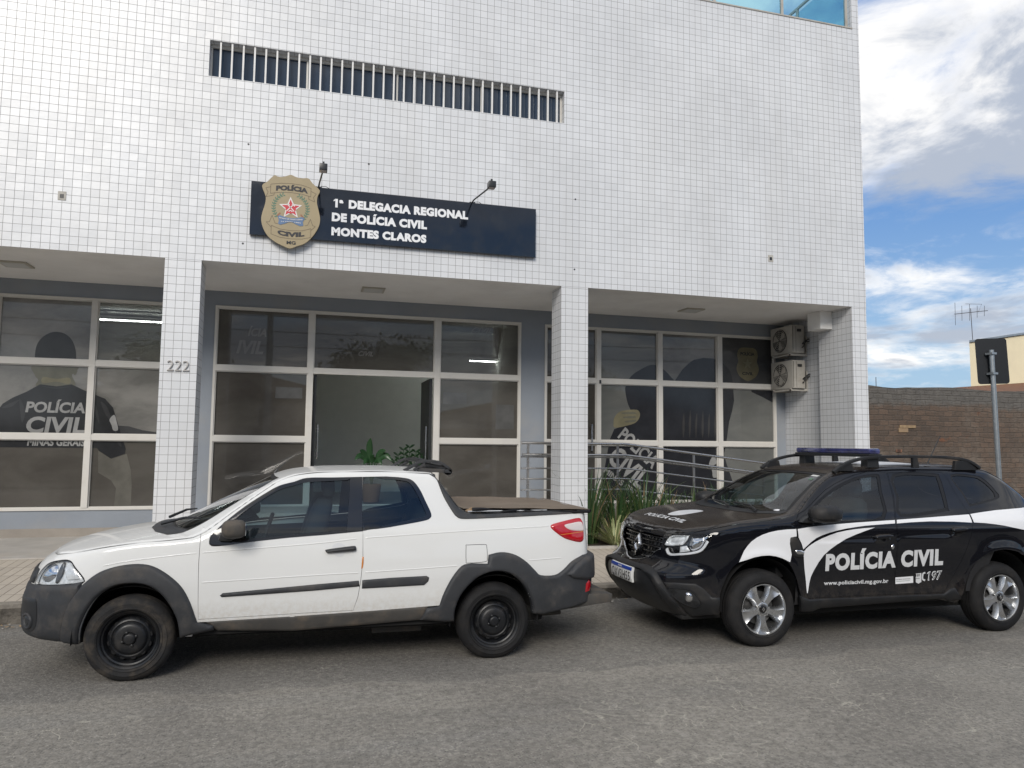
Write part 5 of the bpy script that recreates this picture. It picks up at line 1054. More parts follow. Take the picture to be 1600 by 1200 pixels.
ow = thing('opposite_house', (3, -9.6, 0), 'pale house across the street, seen only in reflections', 'house')
MB().box(-9, 2, -16, -9.5, 0, 3.6).build('wall', 'cream paint', ow); MB().box(6.5, 20, -15, -9.0, 0, 3.2).build('wall', 'render white', ow)
MB().prism([(-9.4, 3.55), (-3.5, 5.0), (2.4, 3.55)], lambda u, v, w: (u, w, v), -16.3, -9.1).prism([(6.1, 3.15), (13, 4.6), (20.4, 3.15)], lambda u, v, w: (u, w, v), -15.3, -8.6).build('roof', 'roof tile', ow)
MB().box(-40, 40, -7.2, -7.0, 0, 2.3).build('boundary_wall', 'raw brick', ow)
for x0, x1, z0, z1, y in ((-7.6, -6.2, 1.9, 3.1, -9.5), (-4.6, -3.6, .1, 2.6, -9.5), (-2.0, -.4, 1.9, 3.1, -9.5), (8.0, 9.4, 1.8, 2.8, -9.0), (11.2, 12.3, .1, 2.4, -9.0), (14.0, 15.6, 1.8, 2.8, -9.0)):
    wo = MB().box(x0, x1, y-.02, y+.03, z0, z1).build('window', 'fan black', ow)
    under(MB().box(x0-.08, x0, y, y+.06, z0, z1+.08).box(x1, x1+.08, y, y+.06, z0, z1+.08).box(x0, x1, y, y+.06, z1, z1+.08).build('window_frame', 'white bar', None), wo)
up = thing('utility_pole', (-1.4, -4.6, .1), 'concrete utility pole with cables across the street, seen only in reflections', 'pole')
MB().tube([(-1.4, -4.6, 0), (-1.4, -4.6, 8.5)], [.16, .11], 10).build('shaft', 'galvanised', up)
for k in range(4):
    z = 5.6+.55*k; MB().tube([(-30+2*i, -4.6+.12*k, z-.35*(1-((i-15)/15)**2) if i else z) for i in range(31)], .014, 5).build('cable', 'black plastic', up)
# ------------------------------------------------------------------ car panels: outlines in body coordinates, triangulated and laid on the curved body
def resample(loop, sp, closed=True):
    out = []; n = len(loop)
    for k in range(n if closed else n-1):
        a, b_ = np.array(loop[k], float), np.array(loop[(k+1) % n], float); d_ = np.hypot(*(b_-a)); c_ = max(1, int(math.ceil(d_/sp)))
        if d_ < 1e-6: continue
        for j in range(c_): out.append(tuple(a+(b_-a)*j/c_))
    if not closed: out.append(tuple(loop[-1]))
    return out
def inside(P_, loop):
    x, y = P_[:, 0], P_[:, 1]; r = np.zeros(len(P_), bool); L = np.array(loop); n = len(L)
    for i in range(n):
        x1, y1 = L[i]; x2, y2 = L[(i+1) % n]
        if y1 == y2: continue
        c_ = (y1 > y) != (y2 > y); r ^= c_ & (x < (x2-x1)*(y-y1)/(y2-y1)+x1)
    return r
def dist_loops(P_, loops):
    d_ = np.full(len(P_), 9e9)
    for L in loops:
        A_ = np.array(L); B_ = np.roll(A_, -1, 0); ab = B_-A_; l2 = np.maximum((ab**2).sum(1), 1e-12)
        t = np.clip(((P_[:, None]-A_[None])*ab[None]).sum(2)/l2, 0, 1); q_ = A_[None]+t[..., None]*ab[None]; d_ = np.minimum(d_, np.sqrt(((P_[:, None]-q_)**2).sum(2)).min(1))
    return d_
def region(outer, holes=(), sp=.045, lines=(), rings=()):
    loops = [resample(outer, sp*.9)]+[resample(h, sp*.9) for h in holes]; lns = [resample(l, sp*.9, False) for l in lines]
    V_ = []; E_ = []
    for L in loops:
        i = len(V_); V_ += L; E_ += [(i+k, i+(k+1) % len(L)) for k in range(len(L))]
    for L in lns:
        i = len(V_); V_ += L; E_ += [(i+k, i+k+1) for k in range(len(L)-1)]
    A_ = np.array(outer); lo, hi = A_.min(0), A_.max(0)
    gx, gy = np.meshgrid(np.arange(lo[0]+sp*.5, hi[0], sp), np.arange(lo[1]+sp*.5, hi[1], sp*.8)); gx[::2] += sp*.37
    G_ = np.stack([gx.ravel(), gy.ravel()], 1); keep = np.zeros(len(G_), bool)
    def ok(Q):
        k_ = inside(Q, loops[0])
        for h in loops[1:]: k_ &= ~inside(Q, h)
        return k_
    if len(G_): G_ = G_[ok(G_)]
    if len(G_):
        dm = sp*.42 if not rings else max(sp*.42, rings[-1]*1.25); G_ = G_[dist_loops(G_, loops) > dm]
    if len(G_) and lns:
        LA = np.array([p for l in lns for p in l]); G_ = G_[np.sqrt(((G_[:, None]-LA[None])**2).sum(2)).min(1) > sp*.4]
    extra = []
    for w_ in rings:
        for L in loops:
            A_ = np.array(L); t_ = np.roll(A_, -1, 0)-np.roll(A_, 1, 0); t_ /= np.maximum(np.hypot(t_[:, 0], t_[:, 1])[:, None], 1e-9); nn_ = np.stack([-t_[:, 1], t_[:, 0]], 1)
            for s_ in (1, -1):
                Q = A_+nn_*w_*s_; Q = Q[ok(Q)]
                if len(Q): Q = Q[dist_loops(Q, loops) > w_*.93]
                extra += [tuple(q_) for q_ in Q]
    V_ = V_+extra+[tuple(p) for p in G_]
    vo, eo, fo, *_ = delaunay_2d_cdt([Vector(p) for p in V_], E_, [], 0, 1e-6)
    P_ = np.array([v[:] for v in vo]); F_ = np.array([f for f in fo if len(f) == 3]); C_ = P_[F_].mean(1); F_ = F_[ok(C_)]
    a, b_, c_ = P_[F_[:, 0]], P_[F_[:, 1]], P_[F_[:, 2]]; ar = abs((b_[:, 0]-a[:, 0])*(c_[:, 1]-a[:, 1])-(b_[:, 1]-a[:, 1])*(c_[:, 0]-a[:, 0])); F_ = F_[ar > 1e-9]
    us = np.unique(F_); mp = -np.ones(len(P_), int); mp[us] = np.arange(len(us))
    return P_[us], mp[F_], loops
FAR = {}
class Car:
    def __init__(s, body, x0, yc, root): s.b, s.x0, s.yc, s.root = body, x0, yc, root
    def w(s, q_):
        q_ = np.asarray(q_, float); X = s.x0+q_[..., 0]; return np.stack([X, s.yc-q_[..., 1], q_[..., 2]+road_z(X)], -1)
    def wp(s, x, v, z): return tuple(float(k) for k in s.w([x, v, z]))
    def raw(s, kind, P_, off): return (s.b.pt if kind == 'side' else s.b.top)(P_[:, 0], P_[:, 1], off)
    def panel(s, name, mat, outer, holes=(), kind='side', off=0.0, raise_=0.0, bev=0.0, skirt=0.0, mirror=True, near=True, sp=.045, lines=(), parent=None, whole=False):
        P_, F_, loops = region(outer, holes, sp, lines, (bev*.5, bev) if raise_ else (.012, .030) if kind == 'top' or whole else ())
        o_ = np.full(len(P_), float(off))
        if raise_:
            t = np.clip(dist_loops(P_, loops)/bev, 0, 1); o_ = off+raise_*np.sqrt(np.maximum(0, 1-(1-t)**2))
        base = s.raw(kind, P_, o_)
        e = .003; du = s.raw(kind, P_+[e, 0], o_)-s.raw(kind, P_-[e, 0], o_); dv = s.raw(kind, P_+[0, e], o_)-s.raw(kind, P_-[0, e], o_)
        nr = np.cross(du, dv); nr /= np.maximum(np.linalg.norm(nr, axis=1)[:, None], 1e-12)
        if kind == 'side':
            _, _, nx, nv = s.b.base(P_[:, 0]); ref = np.stack([nx, nv, 0*nx], 1); 
            sgn = np.where((nr*ref).sum(1)+.02*nr[:, 2] < 0, -1., 1.)
        else: sgn = np.where(nr[:, 2] < 0, -1., 1.)
        nr *= sgn[:, None]
        made = []
        for m_ in ((1, -1) if mirror else (1,)) if near else (-1,):
            q_ = base*[1, m_, 1]; n_ = nr*[1, m_, 1]; wv = s.w(q_); wn = n_*[1, -1, 1]
            fn_ = np.cross(wv[F_[:, 1]]-wv[F_[:, 0]], wv[F_[:, 2]]-wv[F_[:, 0]]); fl = (fn_*wn[F_[:, 0]]).sum(1) < 0; FF = F_.copy(); FF[fl] = FF[fl][:, ::-1]
            V_, N_, T_ = [wv], [wn], [tuple(t_) for t_ in FF]
            if skirt:
                ec = {}
                for t_ in FF:
                    for k in range(3): ec[(t_[k], t_[(k+1) % 3])] = 1
                bd_ = [(a, b_) for (a, b_) in ec if (b_, a) not in ec]; ids = sorted({a for ab in bd_ for a in ab}); mp = {a: k for k, a in enumerate(ids)}
                qi = s.raw(kind, P_[ids], o_[ids]-skirt)*[1, m_, 1]; wi = s.w(qi); j = len(wv); V_.append(np.vstack([wv[ids], wi]))
                tn = {}
                for a, b_ in bd_:
                    d_ = wv[b_]-wv[a]; nn_ = np.cross(d_, wn[a]); nn_ /= max(np.linalg.norm(nn_), 1e-9)
                    for k in (a, b_): tn.setdefault(k, []).append(nn_)
                tt = np.array([np.mean(tn[a], 0) for a in ids]); tt /= np.maximum(np.linalg.norm(tt, axis=1)[:, None], 1e-9); N_.append(np.vstack([tt, tt])); L_ = len(ids)
                for a, b_ in bd_: T_.append((j+mp[a], j+L_+mp[a], j+L_+mp[b_], j+mp[b_]))
            made.append((np.vstack(V_), np.vstack(N_), T_))
        if mirror and whole:
            i = len(made[0][0]); made = [(np.vstack([made[0][0], made[1][0]]), np.vstack([made[0][1], made[1][1]]), made[0][2]+[tuple(k+i for k in t_) for t_ in made[1][2]])]
        objs = []
        for (VV, NN, TT) in made:
            me = bpy.data.meshes.new(name); me.from_pydata([tuple(map(float, p)) for p in VV], [], [tuple(int(k) for k in t_) for t_ in TT]); me.update()
            for p in me.polygons: p.use_smooth = True
            if not raise_: me.normals_split_custom_set_from_vertices([tuple(map(float, k)) for k in NN])
            else: me.set_sharp_from_angle(angle=R(48))
            o = link(me, name, mat, None); pa = parent
            if pa is not None and len(objs) == 1: pa = FAR.get(parent.name, parent)
            if pa is None: o.parent = s.root; o.matrix_parent_inverse = PINV[s.root.name]
            else: under(o, pa)
            objs.append(o)
        if len(objs) == 2: FAR[objs[0].name] = objs[1]
        return objs[0]
    def sym(s, half): return list(half)+[(2*s.b.s0-a, z) for a, z in half[::-1] if abs(a-s.b.s0) > 1e-4]
    def strip(s, pts, wd):
        P_ = catmull(pts, 6) if len(pts) > 2 else np.array(pts, float); return line_poly([tuple(p) for p in P_], wd)
    def rim_top(s, sa, sb, n=90):
        ss = np.linspace(sa, sb, n); zz = s.b.ztop(ss); q_ = s.b.pt(ss, zz); return ss, zz, [(float(a), float(b_)) for a, b_ in q_[:, :2]]
    def mb(s): return MB()
    def add(s, m, name, mat, parent=None, **k):
        """a mesh drawn in car coordinates (x back, v towards the near side, z up)"""
        m.v = [s.wp(*p) for p in m.v]; o = m.build(name, mat, None, **k)
        if parent is None: o.parent = s.root; o.matrix_parent_inverse = PINV[s.root.name]
        else: under(o, parent)
        return o
    def text(s, txt, s_a, z_a, s_b, z_b, cap, mat, bold=.03, shear=0.0, kind='side', off=.003, name='lettering', parent=None, depth=.002, spacing=1.0):
        v, f = text_mesh(txt, bold, shear, 0.0, spacing); a0, a1 = v[:, 0].min(), v[:, 0].max(); ref = text_mesh('H', bold, 0, 0)[0]; h0, h1 = ref[:, 1].min(), ref[:, 1].max()
        t = (v[:, 0]-a0)/(a1-a0); h = (v[:, 1]-h0)/(h1-h0)*cap; P_ = np.stack([s_a+(s_b-s_a)*t, z_a+(z_b-z_a)*t+h], 1)
        wv = s.w(s.raw(kind, P_, off)); me = bpy.data.meshes.new(name); me.from_pydata([tuple(map(float, p)) for p in wv], [], f); me.update(); o = link(me, name, mat, None)
        if parent is None: o.parent = s.root; o.matrix_parent_inverse = PINV[s.root.name]
        else: under(o, parent)
        return o
    def wheel(s, cx_, Rr, vo, rim_r, width, tyre_mat, build_face, far=True, zc=None):
        for sg_ in ((1, -1) if far else (1,)):
            zc_ = (Rr-.008) if zc is None else zc
            rt = bpy.data.objects.new('wheel', None); COL.objects.link(rt); rt.empty_display_size = .1; rt.parent = s.root; rt.matrix_parent_inverse = PINV[s.root.name]
            fn = lambda u, v, a, sg_=sg_: (cx_+u, sg_*(vo-.02+a), max(zc_+v, .0))
            k = width; p = [(rim_r-.012, -k+.03), (rim_r, -k+.02), (rim_r+.03, -k+.002), (Rr-.05, -k), (Rr-.022, -k+.012), (Rr-.004, -k+.04), (Rr, -k*.72), (Rr, -k*.72+.008), (Rr-.008, -k*.70+.004), (Rr-.008, -k*.66), (Rr, -k*.66), (Rr+.0015, -k*.52), (Rr-.008, -k*.515), (Rr-.008, -k*.475), (Rr+.0015, -k*.47), (Rr, -k*.33), (Rr-.008, -k*.325), (Rr-.008, -k*.285), (Rr, -k*.28), (Rr-.003, -.04), (Rr-.014, -.018), (Rr-.032, -.004), (Rr-.052, .004), (rim_r+.05, .008), (rim_r+.022, .004), (rim_r+.018, .009), (rim_r+.006, .003), (rim_r, -.008), (rim_r-.012, -.03)]
            under_w(s.add(MB().lathe(p, fn, 64, closed=True), 'tyre', tyre_mat, None, smooth=35), rt)
            build_face(rt, cx_, sg_, vo-.02, zc_)
def under_w(o, p): o.parent = p; o.matrix_parent_inverse = p.matrix_parent_inverse.inverted() @ Matrix.Translation(-Vector(p.parent.location)) if False else Matrix.Identity(4); return o
def blob(cx_, cv, cz, rx, rv, rz_, pw=.6, n=18, cut=None):
    """a rounded lump (superellipsoid); cut limits x"""
    m = MB(); sp_ = lambda t: math.copysign(abs(t)**pw, t)
    def f(u, v):
        x = cx_+rx*sp_(math.cos(v))*sp_(math.cos(u)); y = cv+rv*sp_(math.cos(v))*sp_(math.sin(u)); z = cz+rz_*sp_(math.sin(v))
        if cut is not None: x = min(x, cut)
        return (x, y, z)
    m.grid(f, list(np.linspace(-math.pi, math.pi, 2*n+1)), list(np.linspace(-math.pi/2, math.pi/2, n+1))); return m
def smooth_loop(pts, n=5): return [tuple(p) for p in catmull(pts, n, True)]
def off_loop(pts, d_):
    """loop moved outward by d_ (inward when negative)"""
    A_ = np.array(pts); c_ = A_.mean(0); t_ = np.roll(A_, -1, 0)-np.roll(A_, 1, 0); t_ /= np.maximum(np.hypot(t_[:, 0], t_[:, 1])[:, None], 1e-9); n_ = np.stack([t_[:, 1], -t_[:, 0]], 1)
    ar = np.sum(A_[:, 0]*np.roll(A_[:, 1], -1)-np.roll(A_[:, 0], -1)*A_[:, 1])
    if ar < 0: n_ = -n_
    return [tuple(p) for p in A_+n_*d_]
def seat(c, x, v, parent_name='seat'):
    o = c.add(blob(x, v, .62, .27, .24, .09, .5, 8), parent_name, 'car seat', smooth=60)
    m = MB(); 
    def f(u, w_):
        a, b_, z = .09*math.copysign(abs(math.cos(w_)*math.cos(u))**.5, math.cos(w_)*math.cos(u)), .24*math.copysign(abs(math.cos(w_)*math.sin(u))**.5, math.cos(w_)*math.sin(u)), .33*math.copysign(abs(math.sin(w_))**.5, math.sin(w_))
        return (x+.24+a+z*.28, v+b_, .95+z)
    m.grid(f, list(np.linspace(-math.pi, math.pi, 17)), list(np.linspace(-math.pi/2, math.pi/2, 9))); c.add(m, 'seat_back', 'car seat', o, smooth=60)
    c.add(blob(x+.36, v, 1.36, .05, .12, .085, .6, 8), 'headrest', 'car seat', o, smooth=60)
def interior(c, xd, xs_, rear, vs=.37):
    c.add(MB().prism([(xd-.35, .55), (xd-.35, .93), (xd-.05, .97), (xd+.12, .93), (xd+.15, .60)], lambda u, v, w_: (u, w_, v), -.66, .66), 'dashboard', 'dashboard', bevel=.02, smooth=40)
    c.add(MB().tube([(xd+.27+.05*math.sin(q_), vs+.185*math.cos(q_), .97+.175*math.sin(q_)) for q_ in np.linspace(0, 2*math.pi, 29)], .016, 8, cap=False).tube([(xd+.1, vs, .90), (xd+.26, vs, .97)], .03, 8).tube([(xd+.27, vs-.18, .97), (xd+.27, vs+.18, .97)], .014, 6), 'steering_wheel', 'dashboard', smooth=60)
    for v in (vs, -vs): seat(c, xs_, v)
    c.add(blob(rear, 0, .62, .25, .6, .09, .4, 8), 'rear_seat', 'car seat', smooth=60)
    c.add(MB().prism([(rear+.18, .6), (rear+.38, 1.2), (rear+.48, 1.2), (rear+.34, .6)], lambda u, v, w_: (u, w_, v), -.58, .58), 'rear_seat_back', 'car seat', bevel=.03, smooth=40)
# ------------------------------------------------------------------ white pickup
pk = thing('pickup_truck', (-1.18+1.36, 6.75, 0), 'white compact pickup with grey plastic arches, black steel wheels and a brown bed cover', 'pickup')
c = Car(STRADA, -1.18, 6.75, pk); S_ = S_side; b0 = STRADA
archF = smooth_arch = [tuple(p) for p in catmull(S_['front_arch'], 5)]; archR = [tuple(p) for p in catmull(S_['rear_arch'], 5)]
winF = smooth_loop(S_['win_front'][:10], 3)[:0] or [tuple(p) for p in catmull(S_['win_front'][:10], 4)]+[(1.634, 1.462), (1.634, 1.047)]+[tuple(p) for p in catmull(S_['win_front'][11:], 4)]
winR = [(1.637, 1.047), (1.637, 1.462)]+[tuple(p) for p in catmull(S_['win_rear'][1:10], 5)]
glF = [tuple(p) for p in catmull(S_['glass_front'][:8], 4)]+[tuple(p) for p in catmull(S_['glass_front'][8:], 4)]
glR = [tuple(p) for p in catmull(S_['glass_rear'], 5, True)]
door_low = [(.447, 1.085), (.447, .832), (.462, .424), (1.141, .437), (1.577, .444), (1.612, .55), (1.629, .66), (1.639, .78), (1.643, .867), (1.640, 1.046)]
door = door_low+[tuple(p) for p in catmull([(1.36, 1.024), (1.121, 1.009), (1.012, 1.), (.767, .976), (.641, .959), (.551, .953), (.522, .962), (.514, .982), (.520, 1.02), (.545, 1.056)], 4)]
hole_fd = door_low+[(1.636, 1.462)]+[tuple(p) for p in catmull(S_['win_front'][:10], 4)][::-1][:-6]
hl = smooth_loop(S_['headlight'], 4); tl = smooth_loop(S_['tail'], 4)
ss, zz, rim_ = c.rim_top(b0.s0, b0.s1, 130)
top_loop = [(float(a), float(z)) for a, z in zip(ss, zz)][::-1]
white = [(b0.s0, .60), (-.50, .60), (-.46, .30)]+archF+[(.42, .30), (.465, .405)]+S_['sill'][1:]+[(2.30, .36)]+archR+[(3.2, .40), (3.6, .42), (b0.s1, .42)]+top_loop
shell = c.panel('body', whole=True, mat='white paint', outer=white, holes=[hole_fd, winR, hl], skirt=.02)
c.panel('door', 'white paint', off_loop(door, -.0035), skirt=.02)
for ln in (S_['line_hood'][:-1]+[(.435, .905)], [(.462, .907)]+S_['line_up'][1:3]+[(1.60, .990)], [(1.66, .994)]+S_['line_up'][4:], [(.47, .693), (1.32, .724), (1.615, .731)], [(1.655, .732), (2.05, .748), (2.40, .763)], S_['line_lo_r']):
    c.panel('swage_line', 'white paint', c.strip(ln, .011), off=-.001, raise_=.0045, bev=.0055, sp=.02)
# roof, bonnet, windscreen
ia = np.argmin(abs(ss-2.22)); rimA = rim_[:ia+1]; topw = rimA[::-1]+[(a, -b_) for a, b_ in rimA[1:]]
k3 = [( .150, 0), (.158, .2), (.215, .42), (.335, .612)]; k4 = [(.335, .612), (.50, .595), (.68, .566), (.85, .537), (.985, .512)]; k5 = [(.985, .512), (.945, .3), (.925, 0)]
hf = [tuple(p) for p in catmull(k3, 5)]+[tuple(p) for p in catmull(k4, 3)][1:]+[tuple(p) for p in catmull(k5, 4)][1:]; ws = hf+[(a, -b_) for a, b_ in hf[1:-1]][::-1]
c.panel('roof_and_bonnet', 'white paint', topw, [ws], kind='top', mirror=False, sp=.05)
cowl = [p for p in ws if p[0] < .36]
wsg = c.panel('windscreen', 'car glass', off_loop(ws, -.02), kind='top', off=-.006, mirror=False, sp=.06)
c.panel('windscreen_surround', 'rubber seal', ws, [off_loop(ws, -.028)], kind='top', off=-.004, mirror=False, sp=.05, parent=wsg)
c.panel('cowl', 'grey plastic', [(.02, 0), (.03, .3), (.09, .50), (.20, .64), (.34, .612), (.22, .42), (.165, .2), (.157, 0), (.165, -.2), (.22, -.42), (.34, -.612), (.20, -.64), (.09, -.5), (.03, -.3)], kind='top', off=.003, mirror=False, parent=wsg)
for (a, e, v0) in (((.10, .30), (.42, .52), 0), ((.07, -.25), (.33, .10), 0)):
    q0 = b0.top(np.array([a[0]]), np.array([a[1]]), .025)[0]; q1 = b0.top(np.array([(a[0]+e[0])/2+.03]), np.array([(a[1]+e[1])/2]), .045)[0]; q2 = b0.top(np.array([e[0]]), np.array([e[1]]), .02)[0]
    c.add(MB().tube([q0, q1, q2], [.013, .010, .006], 6), 'wiper', 'black plastic')
c.add(MB().tube([(.93, 0, 1.465), (.955, 0, 1.495)], .012, 8).tube([(.955, 0, 1.495), (1.02, 0, 1.56)], .004, 5), 'aerial', 'black plastic')
# black frame and glass of the side windows
wf = c.panel('door_window', 'car glass', glF, off=-.006); c.panel('window_frame', 'gloss black', winF, [off_loop(glF, -.010)], off=.003, parent=wf)
wr = c.panel('rear_side_window', 'car glass', glR, off=-.006); c.panel('window_frame', 'gloss black', winR, [off_loop(glR, -.010)], off=.003, parent=wr)
# lamps
hb = c.panel('headlight', 'reflector', off_loop(hl, .006), off=-.028, skirt=-.025)
c.panel('headlight_lens', 'lamp glass', off_loop(hl, -.003), raise_=.006, bev=.02, parent=hb)
c.panel('turn_signal', 'reflector', [(-.45, .72), (-.36, .73), (-.40, .80), (-.455, .83), (-.50, .80)], off=-.022, raise_=.01, bev=.01, parent=hb)
c.panel('lamp_bowl', 'chrome', smooth_loop([(-.74, .71), (-.64, .695), (-.57, .74), (-.58, .81), (-.66, .815), (-.73, .77)], 4), off=-.026, raise_=.014, bev=.05, parent=hb)
c.panel('lamp_bezel', 'alloy dark', smooth_loop([(-.555, .70), (-.53, .70), (-.50, .76), (-.505, .83), (-.53, .835), (-.55, .77)], 4), off=-.022, raise_=.010, bev=.01, parent=hb)
c.panel('headlight_seam', 'rubber seal', off_loop(hl, .006), [off_loop(hl, -.003)], off=.001, parent=hb)
tb_ = c.panel('tail_light', 'lens red', tl, raise_=.016, bev=.025, skirt=.02); c.panel('reversing_lamp', 'lens white', smooth_loop(S_['tail_clear'], 4), off=.0165, raise_=.003, bev=.01, skirt=.003, parent=tb_)
c.panel('tail_light_band', 'lens amber', [(3.30, .985), (3.50, 1.0), (3.545, 1.005), (3.545, 1.010), (3.50, 1.005), (3.30, .99)], off=.0165, parent=tb_)
# grey plastic: bumper, arches, sills, mouldings
bt = [(b0.s0, .675), (-1.1, .672), (-.92, .660), (-.74, .672), (-.569, .682), (-.41, .698), (-.325, .715)]
bumper = [(b0.s0, .30), (-1.1, .295), (-.85, .290), (-.60, .290), (-.44, .285)]+[(-.42, .42), (-.37, .56), (-.33, .64)]+bt[::-1]
fb = c.panel('front_bumper', 'grey plastic', c.sym(bumper), mirror=False, off=.004, raise_=.022, bev=.035, skirt=.05, sp=.035)
c.panel('fog_lamp_pocket', 'black plastic', smooth_loop([(-.86, .56), (-.70, .585), (-.655, .565), (-.645, .46), (-.67, .375), (-.75, .345), (-.83, .37)], 4), off=.029, parent=fb)
c.panel('fog_lamp', 'lamp glass', smooth_loop([(-.79, .45), (-.74, .46), (-.71, .43), (-.72, .39), (-.76, .375), (-.79, .40)], 4), off=.03, raise_=.012, bev=.02, parent=fb)
c.panel('fog_lamp_ring', 'grey plastic', smooth_loop([(-.81, .46), (-.74, .475), (-.695, .44), (-.705, .38), (-.76, .36), (-.81, .39)], 4), [smooth_loop([(-.785, .447), (-.74, .456), (-.714, .43), (-.723, .393), (-.76, .38), (-.785, .405)], 4)], off=.03, raise_=.012, bev=.008, skirt=.01, parent=fb)
c.panel('lower_grille', 'black plastic', c.sym([(b0.s0, .34), (-1.0, .345), (-.97, .50), (b0.s0, .52)]), mirror=False, off=.0285, parent=fb)
gl_ = c.panel('grille', 'black plastic', c.sym([(b0.s0, .675), (-.95, .668), (-.80, .674), (-.785, .74), (-.80, .775), (b0.s0, .79)]), mirror=False, off=.004, raise_=.012, bev=.02)
flF = [tuple(p) for p in catmull(S_['front_flare_out'][:14], 4)]+[(.568, .378), (.573, .343), (.40, .31), (.344, .292)]
c.panel('front_arch_trim', 'grey plastic', flF+archF[::-1]+[(-.37, .268), (-.458, .280)], off=.009, raise_=.026, bev=.022, skirt=.05, sp=.03)
flR = [(2.238, .448)]+[tuple(p) for p in catmull(S_['rear_flare_out'][:5], 4)]+[(2.644, .772), (2.654, .842)]+[tuple(p) for p in catmull(S_['rear_flare_out'][7:], 3)][1:]
rbp = c.panel('rear_arch_trim', 'grey plastic', flR+[(3.60, .815), (3.80, .815), (3.80, .42), (3.52, .395), (3.132, .335), (3.055, .345)]+archR[::-1]+[(2.315, .318), (2.10, .345), (2.15, .44)], off=.002, raise_=.026, bev=.022, skirt=.05, sp=.03)
c.panel('rear_bumper', 'grey plastic', [(3.33, .66), (3.42, .74), (3.53, .80), (3.62, .815), (b0.s1, .82), (b0.s1, .60), (3.55, .60), (3.40, .62)], off=.026, raise_=.03, bev=.03, skirt=.04, sp=.03)
c.panel('bumper_reflector', 'lens red', [(3.52, .50), (3.585, .50), (3.60, .56), (3.56, .60), (3.525, .57)], off=.028, raise_=.006, bev=.01, parent=rbp)
stp = c.add(MB().prism([(3.28, .345), (3.78, .40), (3.79, .47), (3.56, .475), (3.3, .42)], lambda u, v, w_: (u, w_, v), -.66, .72), 'rear_step', 'dusty plastic', bevel=.012, smooth=40)
c.panel('sill_trim', 'dusty plastic', [(.50, .41), (1.145, .425), (1.58, .437), (2.16, .452), (2.12, .345), (1.145, .305), (.60, .335)], off=-.004, raise_=.01, bev=.02, skirt=.03)
for nm in ('mould_f', 'mould_r'):
    pl = [(.606, .594), (.625, .612), (.935, .632), (1.292, .655), (1.614, .672), (1.621, .628), (1.292, .608), (.936, .594), (.62, .582)] if nm == 'mould_f' else S_[nm]
    c.panel('side_moulding', 'grey plastic', pl, off=.001, raise_=.012, bev=.012, skirt=.006, sp=.03)
c.panel('fuel_flap', 'white paint', smooth_loop(S_['fuel'], 3), off=.002); c.panel('fuel_flap_gap', 'rubber seal', off_loop(smooth_loop(S_['fuel'], 3), .004), [smooth_loop(S_['fuel'], 3)], off=.0012)
hd_ = c.panel('door_handle', 'black plastic', smooth_loop(S_['handle'], 3), off=.012, raise_=.022, bev=.012, skirt=.03, sp=.02)
c.panel('handle_recess', 'decal silver', smooth_loop(S_['handle_cup'], 4), off=.0012, parent=hd_)
c.panel('side_marker', 'lens amber', [(1.630, .76), (1.641, .765), (1.647, .80), (1.648, .85), (1.636, .852), (1.633, .80)], off=.002, raise_=.005, bev=.004, mirror=True)
# sail trim behind the cab, bed lid, bed cover, roof bar
sa = [(float(a), float(z)) for a, z in zip(ss, zz) if 2.19 < a < 3.56]
tin = [tuple(p) for p in catmull(S_['trim_in'][:7], 4)]+S_['trim_in'][7:]
c.panel('bed_rail_trim', 'grey plastic', [(2.205, 1.497)]+tin[1:]+[(3.53, 1.16)]+sa[::-1], off=.001, raise_=.012, bev=.012, skirt=.01, sp=.025)
rimB = rim_[ia:]; c.panel('cab_rear_wall', 'gloss black', rimB+[(a, -b_) for a, b_ in rimB[::-1]], kind='top', mirror=False, sp=.06, off=-.002)
def tz(x, v):
    sag = -.004*math.sin((x-2.4)*5.1)*math.cos(v*3)-.008*math.exp(-((x-2.9)/.2)**2)*(1-(v/.7)**2)
    return 1.206-.014*max(0, (x-3.0)/.58)+sag+.0015*math.sin(17*x+9*v)
tp = MB(); tp.grid(lambda x, v: (x+(.04*abs(v) if x < 2.47 else 0), v, tz(x, v)), list(np.linspace(2.44, 3.60, 30)), list(np.linspace(-.67, .67, 16)))
tarp = c.add(tp, 'bed_cover', 'tarp brown', smooth=70)
hem = MB()
for sg_ in (1, -1): hem.tube([(2.54+.035*k, sg_*(.668+.006*math.sin(k*.9)), tz(2.54+.035*k, .66)-.012+.006*math.sin(k*.7)-.012*min(1, k/8)) for k in range(31)], [.013+.007*math.exp(-k/4) for k in range(31)], 7)
hem.tube([(3.60, -.66, tz(3.6, .6)-.012), (3.60, .66, tz(3.6, .6)-.012)], .014, 7)
c.add(hem, 'cover_hem', 'rubber seal', tarp, smooth=60)
c.add(MB().prism([(2.455, 1.172), (2.50, 1.20), (2.54, 1.216), (2.60, 1.20), (2.62, 1.172)], lambda u, v, w_: (u, w_, v), .655, .672), 'cover_fold', 'tarp lining', tarp)
rl = MB()
for sg_ in (1, -1): rl.tube([(2.50, sg_*.682, 1.183), (3.2, sg_*.665, 1.186)], .006, 6)
c.add(rl, 'cover_rail', 'chrome')
rb = None; rk = MB()
